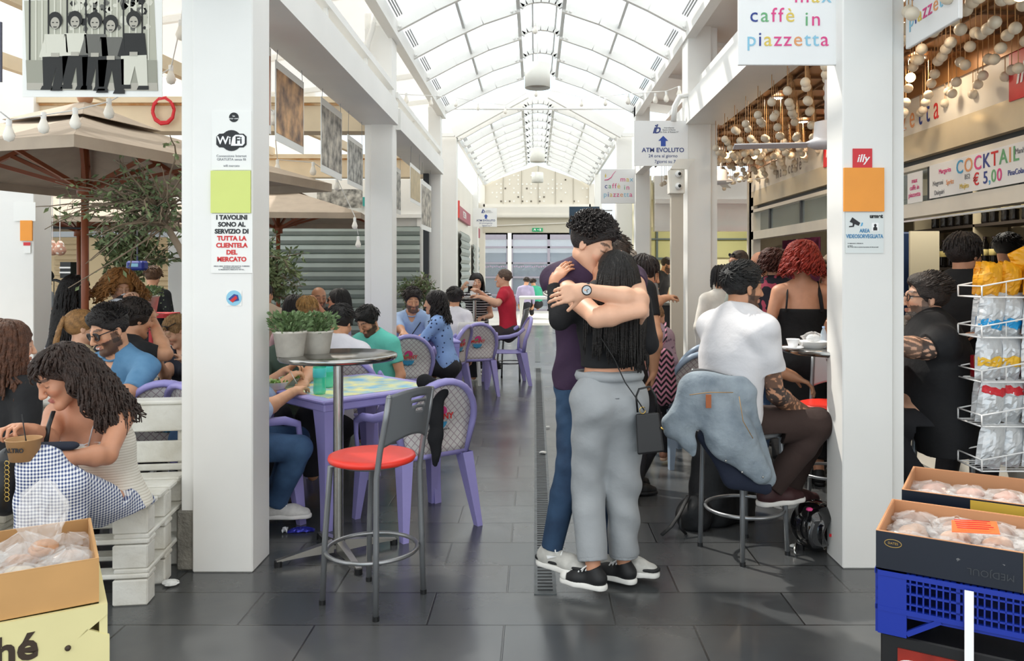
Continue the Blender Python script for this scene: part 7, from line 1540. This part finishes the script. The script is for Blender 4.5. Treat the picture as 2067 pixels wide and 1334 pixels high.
T.cone(P(858, 772, 4.50), P(888, 790, 4.52), .05, .05, .03, fy_); T.cone(P(880, 790, 4.50), P(880, 880, 4.46), .05, .04, .03, fy_); T.cone(P(880, 880, 4.46), P(879, 938, 4.46), .04, .02, .02, fy_); T.cone(P(862, 800, 4.52), P(866, 850, 4.52), .05, .02, .03, fy_); T.mesh('jacket_body', C_('black_fleece', '14151a', noise_amt=.3), t, o_, wr=.008, wf=30)

# things on the tables
TZ = .757
def bottle(label, x, y, z, s=1., mat=None, cap='2aa89a', group=None, name='water_bottle', lab=None):
    t = thing(name, label, 'bottle', (x, y, z), 0, group)
    m = MB(); m.lathe([(0, 0), (.03 * s, .002), (.034 * s, .02 * s), (.031 * s, .07 * s), (.034 * s, .09 * s), (.034 * s, .15 * s), (.026 * s, .185 * s), (.013 * s, .215 * s), (.013 * s, .235 * s)], n=20); m.build('bottle_body', mat, t)
    m = MB(); m.lathe([(.015 * s, .222 * s), (.015 * s, .24 * s), (0, .242 * s)], n=14); m.build('cap', M('cap_' + cap, cap, .4), t)
    if lab: m = MB(); m.lathe([(.0325 * s, .09 * s), (.035 * s, .092 * s), (.035 * s, .14 * s), (.033 * s, .142 * s)], n=20); m.build('label_band', lab, t)
    return t
gb = M('green_bottle', '3fe0b4', .08, alpha=.62); lb = M('cyan_label', '52d8d0', .4)
bottle('nearer green plastic water bottle on the purple table', X(645, 4.75), 4.75, TZ, 1.12, gb, lab=lb); bottle('green plastic water bottle just behind the nearer one', X(660, 5.0), 5.02, TZ, 1.1, gb, lab=lb)
def salad(label, x, y, z, r=.085):
    random.seed(int(x * 100)); t = thing('salad_bowl', label, 'bowl', (x, y, z)); m = MB(); m.lathe([(0, .002), (r * .7, .002), (r, .045), (r * 1.03, .047)], n=24); m.build('bowl', M('clear_bowl', 'e8ecec', .1, alpha=.45), t, solid=.002)
    m = MB(); 
    for k in range(90): a = random.uniform(0, 6.3); q = random.uniform(0, r * .8); leaf(m, (q * math.cos(a), q * math.sin(a), .02 + random.uniform(0, .03)), (random.uniform(-1, 1), random.uniform(-1, 1), random.uniform(.1, .8)), .03, .01)
    m.build('salad_leaves', M('salad_green', '6f9a3c', .6, col2='b9c48a', scale=30), t)
salad('clear plastic bowl of salad near the green bottles', X(590, 5.15), 5.15, TZ); salad('clear plastic bowl of salad at the left of the purple table', X(545, 4.85), 4.95, TZ)
def cutlery(label, a, b, mat, name='fork', grp=None): a, b = Vector(a), Vector(b); t = thing(name, label, name, tuple(a)); m = MB(); m.tube([(0, 0, 0), (b - a) * .75, b - a], [.003, .003, .007], 6, flat=.5); m.build('utensil', mat, t)
cutlery('silver fork held over the salad', P(585, 748, 5.0), P(600, 775, 4.98), steel)
cutlery('black plastic fork held by the woman on the bench', P(44, 836, 2.90), P(54, 900, 2.9), black)
t = thing('food_tub', 'brown paper food tub with dark lettering held by the woman on the bench', 'tub', tuple(P(48, 928, 2.93))); m = MB(); m.lathe([(0, 0), (.046, 0), (.058, .075), (.062, .078), (.06, .08), (.056, .078), (.045, .005), (0, .005)], n=28); m.build('tub_body', M('brown_paper_tub', 'a98157', .7), t); m = MB(); m.lathe([(0, .06), (.053, .062)], n=20); m.build('food', M('creamy_food', 'c9aa78', .7, noise_amt=.3, scale=40), t); text('ALTRO', .022, (0, -.0555, .045), mats=ink['black'], parent=t, bold=.0006)
t = thing('napkin', 'dark navy napkin under the paper tub on the woman\'s lap', 'napkin', tuple(P(100, 905, 3.0))); T = SDF(.006); o_ = P(100, 905, 3.0); T.cone(P(70, 900, 2.98), P(140, 900, 3.05), .03, .035, .03, ((0, 0, 1), 2.2)); T.cone(P(60, 930, 2.97), P(110, 925, 3.0), .03, .03, .03, ((0, 0, 1), 2.0)); T.mesh('cloth', C_('navy_paper', '1c2233'), t, o_, wr=.004)
t = thing('shoulder_bag', 'black bag with a gold chain beside the knees of the woman on the bench', 'bag', tuple(P(20, 985, 3.05))); o_ = P(20, 985, 3.05); blob('bag_body', bagm, t, o_, cones=[(P(25, 930, 3.05), P(10, 1010, 3.05), .055, .06), (P(5, 940, 3.1), P(0, 1005, 3.1), .055, .06)], h=.007, wr=.003); m = MB()
for k in range(9): m.tube([P(14 + 5 * math.cos(a) , 935 + k * 9 + 5 * math.sin(a), 2.965) - o_ for a in [j * 1.05 for j in range(6)]], .0018, 4, closed=True)
m.build('gold_chain', MC['gold'], t)
def cup(label, x, y, z, s=1, mat=ink['white'], saucer=1):
    t = thing('coffee_cup', label, 'cup', (x, y, z)); m = MB(); m.lathe([(0, .004), (.02 * s, .004), (.034 * s, .05 * s), (.036 * s, .055 * s), (.033 * s, .052 * s), (.018 * s, .01), (0, .01)], n=20); m.build('cup_body', mat, t)
    m = MB(); m.tube([(.032 * s, 0, .042 * s), (.05 * s, 0, .036 * s), (.048 * s, 0, .018 * s), (.026 * s, 0, .016 * s)], .003, 6); m.build('handle', mat, t)
    if saucer: m = MB(); m.lathe([(0, 0), (.03 * s, 0), (.058 * s, .010), (.056 * s, .012), (.03 * s, .004), (0, .004)], n=24); m.build('saucer', mat, t)
cup('white espresso cup on a saucer on the right steel table', X(1603, 4.28), 4.3, 1.072); cup('white cup on the distant steel table', X(955, 11.1), 11.1, 1.122, 1.4); cup('white cup held to the lips of the woman in the striped top', X(950, 11.15), 11.15, Z(578, 11.15), 1.5, saucer=0)
t = thing('takeaway_bowl', 'white oval takeaway bowl covered with clear film on the right steel table', 'bowl', (X(1646, 4.35), 4.38, 1.071)); m = MB(); m.lathe([(0, .0), (.06, .0), (.085, .035), (.09, .037), (.083, .035), (.058, .006), (0, .006)], n=30, sx=1.05); m.build('bowl_body', ink['white'], t); film_bag('crumpled clear wrapping on top of the white takeaway bowl', (X(1646, 4.35), 4.38, 1.09), .06, .07, 5, 'dfe3e6', None, 'wrapping', sx=1.2)
bottle('small clear plastic bottle lying on the takeaway bowl', X(1668, 4.3), 4.34, 1.072, .5, M('clear_pet', 'cfe2f2', .1, alpha=.4), 'a9c4e8')
t = thing('paper_cup', 'small kraft paper cup in the hand of the woman in navy', 'cup', (X(378, 5.7), 5.72, .742)); m = MB(); m.lathe([(0, 0), (.032, 0), (.04, .075), (.037, .075), (.03, .004), (0, .004)], n=20); m.build('cup_body', kraft, t)
# litter
t = thing('snack_wrapper', 'shiny blue snack wrapper on the floor by the table foot', 'wrapper', (X(608, 4.55), 4.55, 0), R(10)); m = MB(); m.grid(lambda u, v: ((u - .5) * .15, (v - .5) * .05, .003 + .022 * math.sin(math.pi * v) * math.sin(math.pi * u) ** .5 + .006 * noise.noise(Vector((u * 9, v * 7, 1)))), 14, 8, 0, False); m.build('foil', M('blue_foil', '2a2f9c', .2, metal=.5), t, solid=.002); m = MB(); m.grid(lambda u, v: (-.075 - u * .03, (v - .5) * .06, .004 + .02 * abs(math.sin(v * 9 + u * 4))), 5, 8, 0, False); m.build('torn_end', foil, t, solid=.001)
for i, (px, py, s, l) in enumerate(((344, 1182, .03, 'crumpled white napkin on the floor beside the pallet bench'), (1096, 917, .022, 'scrap of white paper on the floor drain, nearer one'), (1106, 864, .015, 'tiny red and white scrap beside the floor drain'), (1603, 1105, .018, 'crumpled grey scrap by the helmet'))):
    d = 2400 / (py - 545); m = MB(); random.seed(i + 3); m.grid(lambda u, v: (s * (1.3 * math.cos(v * 6.28) * math.sin(u * 3.14)) * (1 + .5 * noise.noise(Vector((u * 5, v * 6, i)))), s * math.sin(v * 6.28) * math.sin(u * 3.14) * (1 + .5 * noise.noise(Vector((v * 5, u * 6, i + 4)))), s * .7 * (1 - math.cos(u * 3.14)) * .7), 8, 10, 0, False); o = m.build('paper_scrap', paper); o.location = (X(px, d), d, 0.006 if i in (1, 2) else 0); tag(o, l, 'litter')
# ---------------- bar interior
shelf = M('shelf_dark', '3d352e', .5); ins = thing('bottle_shelf', 'dark shelving unit of wine bottles at the back of the bar', 'shelf', (4.6, 8.2, 0)); 
for z in (1.05, 1.5, 1.95, 2.35): m = MB(); m.bx(0, .35, -1.6, 2.6, z, z + .03); m.build('shelf_board', shelf, ins)
for y in (-1.6, .1, 1.4, 2.57): m = MB(); m.bx(.0, .35, y, y + .03, .0, 2.6); m.build('upright', M('pale_upright', 'b8ab8e', .5), ins)
wine = M('dark_wine_glass', '14110f', .12); wl = M('cream_label', 'd6c27c', .6)
random.seed(21)
proto = None
for z in (1.08, 1.53, 1.98):
    for k in range(13):
        y = 7.25 + k * .17 + random.uniform(-.02, .02)
        if proto is None: proto = bottle('dark wine bottle with a cream label on the back shelf of the bar', 4.7, y, z, 1.32, wine, '2a1a18', 'wine bottles behind the bar', 'wine_bottle', wl); o = proto
        else: copy_tree(proto, loc=(4.7, y, z))
for k in range(8):
    y = 5.75 + k * .13; o = copy_tree(proto, loc=(3.35, y, 1.07), label='dark bottle standing on the bar counter behind the man with glasses on his head', group='bottles on the counter')
t = thing('coffee_machine', 'steel coffee machine on the bar counter', 'machine', (4.0, 6.9, 0)); m = MB(); m.box((0, 0, 1.30), (.45, .8, .42), bev=.03); m.box((0, 0, .5), (.5, .9, 1.0)); m.build('housing', steel, t); m = MB(); m.box((-.23, 0, 1.2), (.03, .6, .1)); m.build('drip_tray', black, t)
t = thing('menu_panel', 'tall cream menu panel with brown drawings at the end of the bar', 'panel', (4.0, 8.15, 0)); m = MB(); m.box((0, 0, .95), (.3, .03, 1.9)); m.build('board', M('menu_cream', 'd8ceb2', .6), t); m = MB(); m.sph((-.05, -.02, 1.3), .06, 8); m.sph((.05, -.02, 1.15), .05, 8); m.tube([(-.05, -.02, 1.0), (.0, -.02, 1.2), (.06, -.02, 1.5)], .01, 5); m.build('drawing', M('sepia', '6b4a34', .7), t)
t = thing('fridge', 'dark blue drinks fridge just inside the kiosk', 'fridge', (3.86, 8.6, 0)); m = MB(); m.box((0, 0, .95), (.6, .6, 1.9), bev=.02); m.build('cabinet', M('night_blue', '1b2b48', .4), t)
t = thing('curtain', 'dark magenta curtain in the far kiosk window', 'curtain', (3.4, 10.2, 0)); m = MB(); m.grid(lambda u, v: (.04 * math.sin(u * 40), -.7 + u * 1.4, 1.0 + .9 * v), 60, 4); m.build('cloth', C_('magenta_cloth', '5a1638'), t, solid=.004)
t = thing('ice_cream_sign', 'round-topped white and red dispenser sign in the kiosk window', 'sign', (3.02, 8.05, 1.55), R(-90)); m = MB(); m.box((0, 0, 0), (.2, .03, .42), bev=.014); m.build('panel', ink['white'], t); m = MB(); m.sph((0, -.02, -.08), .05, 10); m.build('red_dot', redlog, t)
# far right counter
t = thing('display_counter', 'glass food display counter with red top in the far right kiosk', 'counter', (2.9, 12.2, 0)); m = MB(); m.box((0, 0, .5), (1.6, .6, 1.0)); m.build('counter_base', M('counter_black', '222226', .4), t); m = MB(); m.box((.2, 0, 1.2), (1.1, .55, .36)); m.build('glass_case', clear, t); m = MB(); m.box((.2, -.05, 1.42), (1.15, .5, .06)); m.build('red_top', redlog, t)
t = thing('food_counter', 'small dark counter with bowls in front of the barista', 'counter', (X(1352, 11.6), 11.6, 0)); m = MB(); m.box((0, 0, .5), (.5, .5, 1.0)); m.build('counter_base', MC['counter_black'], t); m = MB(); m.box((0, 0, 1.01), (.55, .55, .03)); m.build('worktop', steel, t)
salad('bowl of greens on the dark counter in front of the barista', X(1345, 11.5), 11.45, 1.03, .12)
# ---------------- vegetable stalls at the rear left
cr = M('pale_crate', 'd9c79c', .7)
random.seed(31)
st = thing('market_stall', 'white market stall counter with produce crates at the rear left', 'stall', (-6.6, 9.4, 0)); m = MB(); m.box((0, 0, .4), (1.7, .8, .8)); m.build('counter', white, st); m = MB(); m.box((0, 0, .83), (1.75, .85, .05)); m.build('green_mat', M('grass_mat', '3f6a3c', .8), st); m = MB(); m.box((0, -.42, .55), (1.7, .03, .12)); m.build('front_board', cr, st)
cols_ = [('orange', 'e08a3a'), ('green_apple', '9cb85a'), ('tomato', 'c8452f'), ('potato', 'c9a878')]
for r_ in range(4):
    for k in range(14):
        o = link(('orange', 'apple', 'tomato', 'potato')[r_], (lambda mm: mm.data)(MB().sph((0, 0, 0), .05, 8).build('fruit_source', M('prod_' + cols_[r_][0], cols_[r_][1], .5))) if k == 0 else src_)
        if k == 0: src_ = o.data; bpy.data.objects.remove([x for x in COL.objects if x.name.startswith('fruit_source')][0])
        o.location = (-7.25 + r_ * .38 + (k % 4) * .085, 9.15 + (k // 4 % 3) * .1, .91 + (k // 12) * .07); tag(o, ('orange', 'green apple', 'red tomato', 'pale potato')[r_] + ' in the produce heap on the rear left stall', 'produce', ('oranges', 'apples', 'tomatoes', 'potatoes')[r_] + ' on the stall')
st2 = thing('market_stall', 'lower white stall with wicker baskets, nearer at the left', 'stall', (-5.2, 7.4, 0)); m = MB(); m.box((0, 0, .28), (1.2, .6, .56)); m.build('counter', white, st2); m = MB(); m.box((-.1, -.1, .6), (.7, .4, .1), bev=.01); m.build('basket', M('wicker', 'b9975c', .8, kind='gingham', p=('8a6a3c', .02)), st2)
t = thing('hanging_scale', 'bright blue hanging weighing scale above the curly-haired woman', 'scale', tuple(P(277, 536, 8.4))); m = MB(); m.box((0, 0, 0), (.19, .12, .10), bev=.02); m.build('scale_body', M('scale_blue', '1f2f8c', .4), t); m = MB(); m.box((0, -.062, .005), (.08, .004, .035)); m.build('display', ink['lblue'], t); m = MB(); m.tube([(0, 0, .05), (0, 0, 1.6)], .008, 5); m.build('hanging_rod', grey_metal, t)
for i, (px, l) in enumerate(((106, 'net bag of garlic hanging at the left, left one'), (121, 'net bag of garlic hanging at the left, right one'))):
    t = thing('garlic_bag', l, 'bag', tuple(P(px, 500, 9.0)), 0); T = SDF(.02); o_ = P(px, 500, 9.0); T.cone(o_ + np.array((0, 0, -.02)), o_ + np.array((0, 0, .06)), .07, .03, .03); T.mesh('net', C_('garlic_net', 'c99a86', kind='dots', p=('efe6dc', 18, .3), noise_amt=0), t, o_, wr=.006); m = MB(); m.tube([(0, 0, .06), (0, 0, 1.45)], .005, 5); m.build('string', ink['white'], t)
t = thing('hanging_rail', 'dark steel rail with hooks above the rear left stalls', 'rail', (-6.8, 9.6, 2.0)); m = MB(); m.tube([(-1.5, 0, .1), (1.4, 0, 0)], .015, 6); m.tube([(-.9, 0, .08), (-.9, 0, .75)], .012, 6); m.tube([(-.3, 0, .05), (-.3, 0, .75)], .012, 6); m.tube([(-1.1, 0, -.3), (-.2, 0, -.32)], .02, 6); m.tube([(-.9, 0, .08), (-.9, 0, -.3)], .01, 6); m.tube([(-.3, 0, .05), (-.3, 0, -.5)], .01, 6); m.build('rail', dark, t)
t = thing('wire_chair', 'round-backed black wire chair beside the far stall', 'chair', (X(108, 10.5), 10.5, 0)); m = MB(); m.tube([(.28 * math.cos(a), 0, .95 + .42 * math.sin(a)) for a in np.linspace(0, math.pi, 14)], .02, 6)
for a in np.linspace(.3, 2.8, 7): m.tube([(.26 * math.cos(a), 0, .95 + .4 * math.sin(a)), (.1 * math.cos(a), 0, .6)], .006, 4)
m.build('back_frame', black, t); m = MB(); m.lathe([(0, .58), (.25, .58), (.25, .62), (0, .62)], n=18); m.build('seat', black, t)
for sx in (-1, 1):
    for sy in (-1, 1): m = MB(); m.tube([(sx * .2, sy * .2, 0), (sx * .15, sy * .15, .58)], .012, 5); m.build('leg', black, t)
t = thing('black_carton', 'small striped black container stack on the rear left stall', 'box', tuple(P(138, 545, 9.9))); m = MB(); m.box((0, 0, 0), (.13, .13, .2)); m.build('container', black, t); m = MB(); m.box((0, -.07, .03), (.135, .01, .02)); m.box((0, -.07, -.03), (.135, .01, .02)); m.build('white_stripes', ink['white'], t); m = MB(); m.tube([(0, 0, -.1), (0, 0, -P(138, 545, 9.9)[2])], .02, 6); m.build('stand', white, t)
# ---------------- recessed downlights of the bar, and fill panels added to brighten the interiors
def downlight(label, x, y, z, e, r=.05, col=(1, .82, .6), grp='recessed downlights'):
    t = thing('downlight', label, 'lamp', (x, y, z), 0, grp); m = MB(); m.lathe([(r, .0), (r * 1.25, -.004), (r * 1.25, .01), (r, .01)], n=20); m.build('ring', white, t); m = MB(); m.lathe([(0, -.002), (r, -.002)], n=20); m.build('lens', M('lamp_lens', 'fff0d8', .4, emit=6), t)
    l = bpy.data.lights.new('downlight_lamp', 'AREA'); l.shape = 'DISK'; l.size = r * 2; l.energy = e; l.color = col; o = link('downlight_lamp', l, t); o.location = (0, 0, -.012)
for x, y in ((2.0, 4.4), (2.7, 5.6), (2.1, 6.9), (2.7, 8.0), (2.1, 9.4), (2.7, 10.6)): downlight('recessed downlight in the copper bar ceiling', x, y, 2.995, 2.2)
def fill_panel(label, x, y, z, sx, sy, e):  # added glowing panel with an area lamp, lifts a dark kiosk interior
    t = thing('ceiling_light_panel', label, 'lamp', (x, y, z)); m = MB(); m.box((0, 0, .015), (sx + .05, sy + .05, .03)); m.build('housing', white, t); m = MB(); m.box((0, 0, -.003), (sx, sy, .004)); m.build('diffuser', M('panel_glow', 'fff6e6', .5, emit=3), t)
    l = bpy.data.lights.new('panel_lamp', 'AREA'); l.shape = 'RECTANGLE'; l.size = sx; l.size_y = sy; l.energy = e; l.color = (1, .95, .85); o = link('panel_lamp', l, t); o.location = (0, 0, -.012)
fill_panel('ceiling light panel in the far right kiosk room', 3.4, 14.2, 2.86, 1.2, .3, 38); fill_panel('ceiling light panel inside the bar', 4.0, 7.8, 2.96, 1.2, .3, 24)
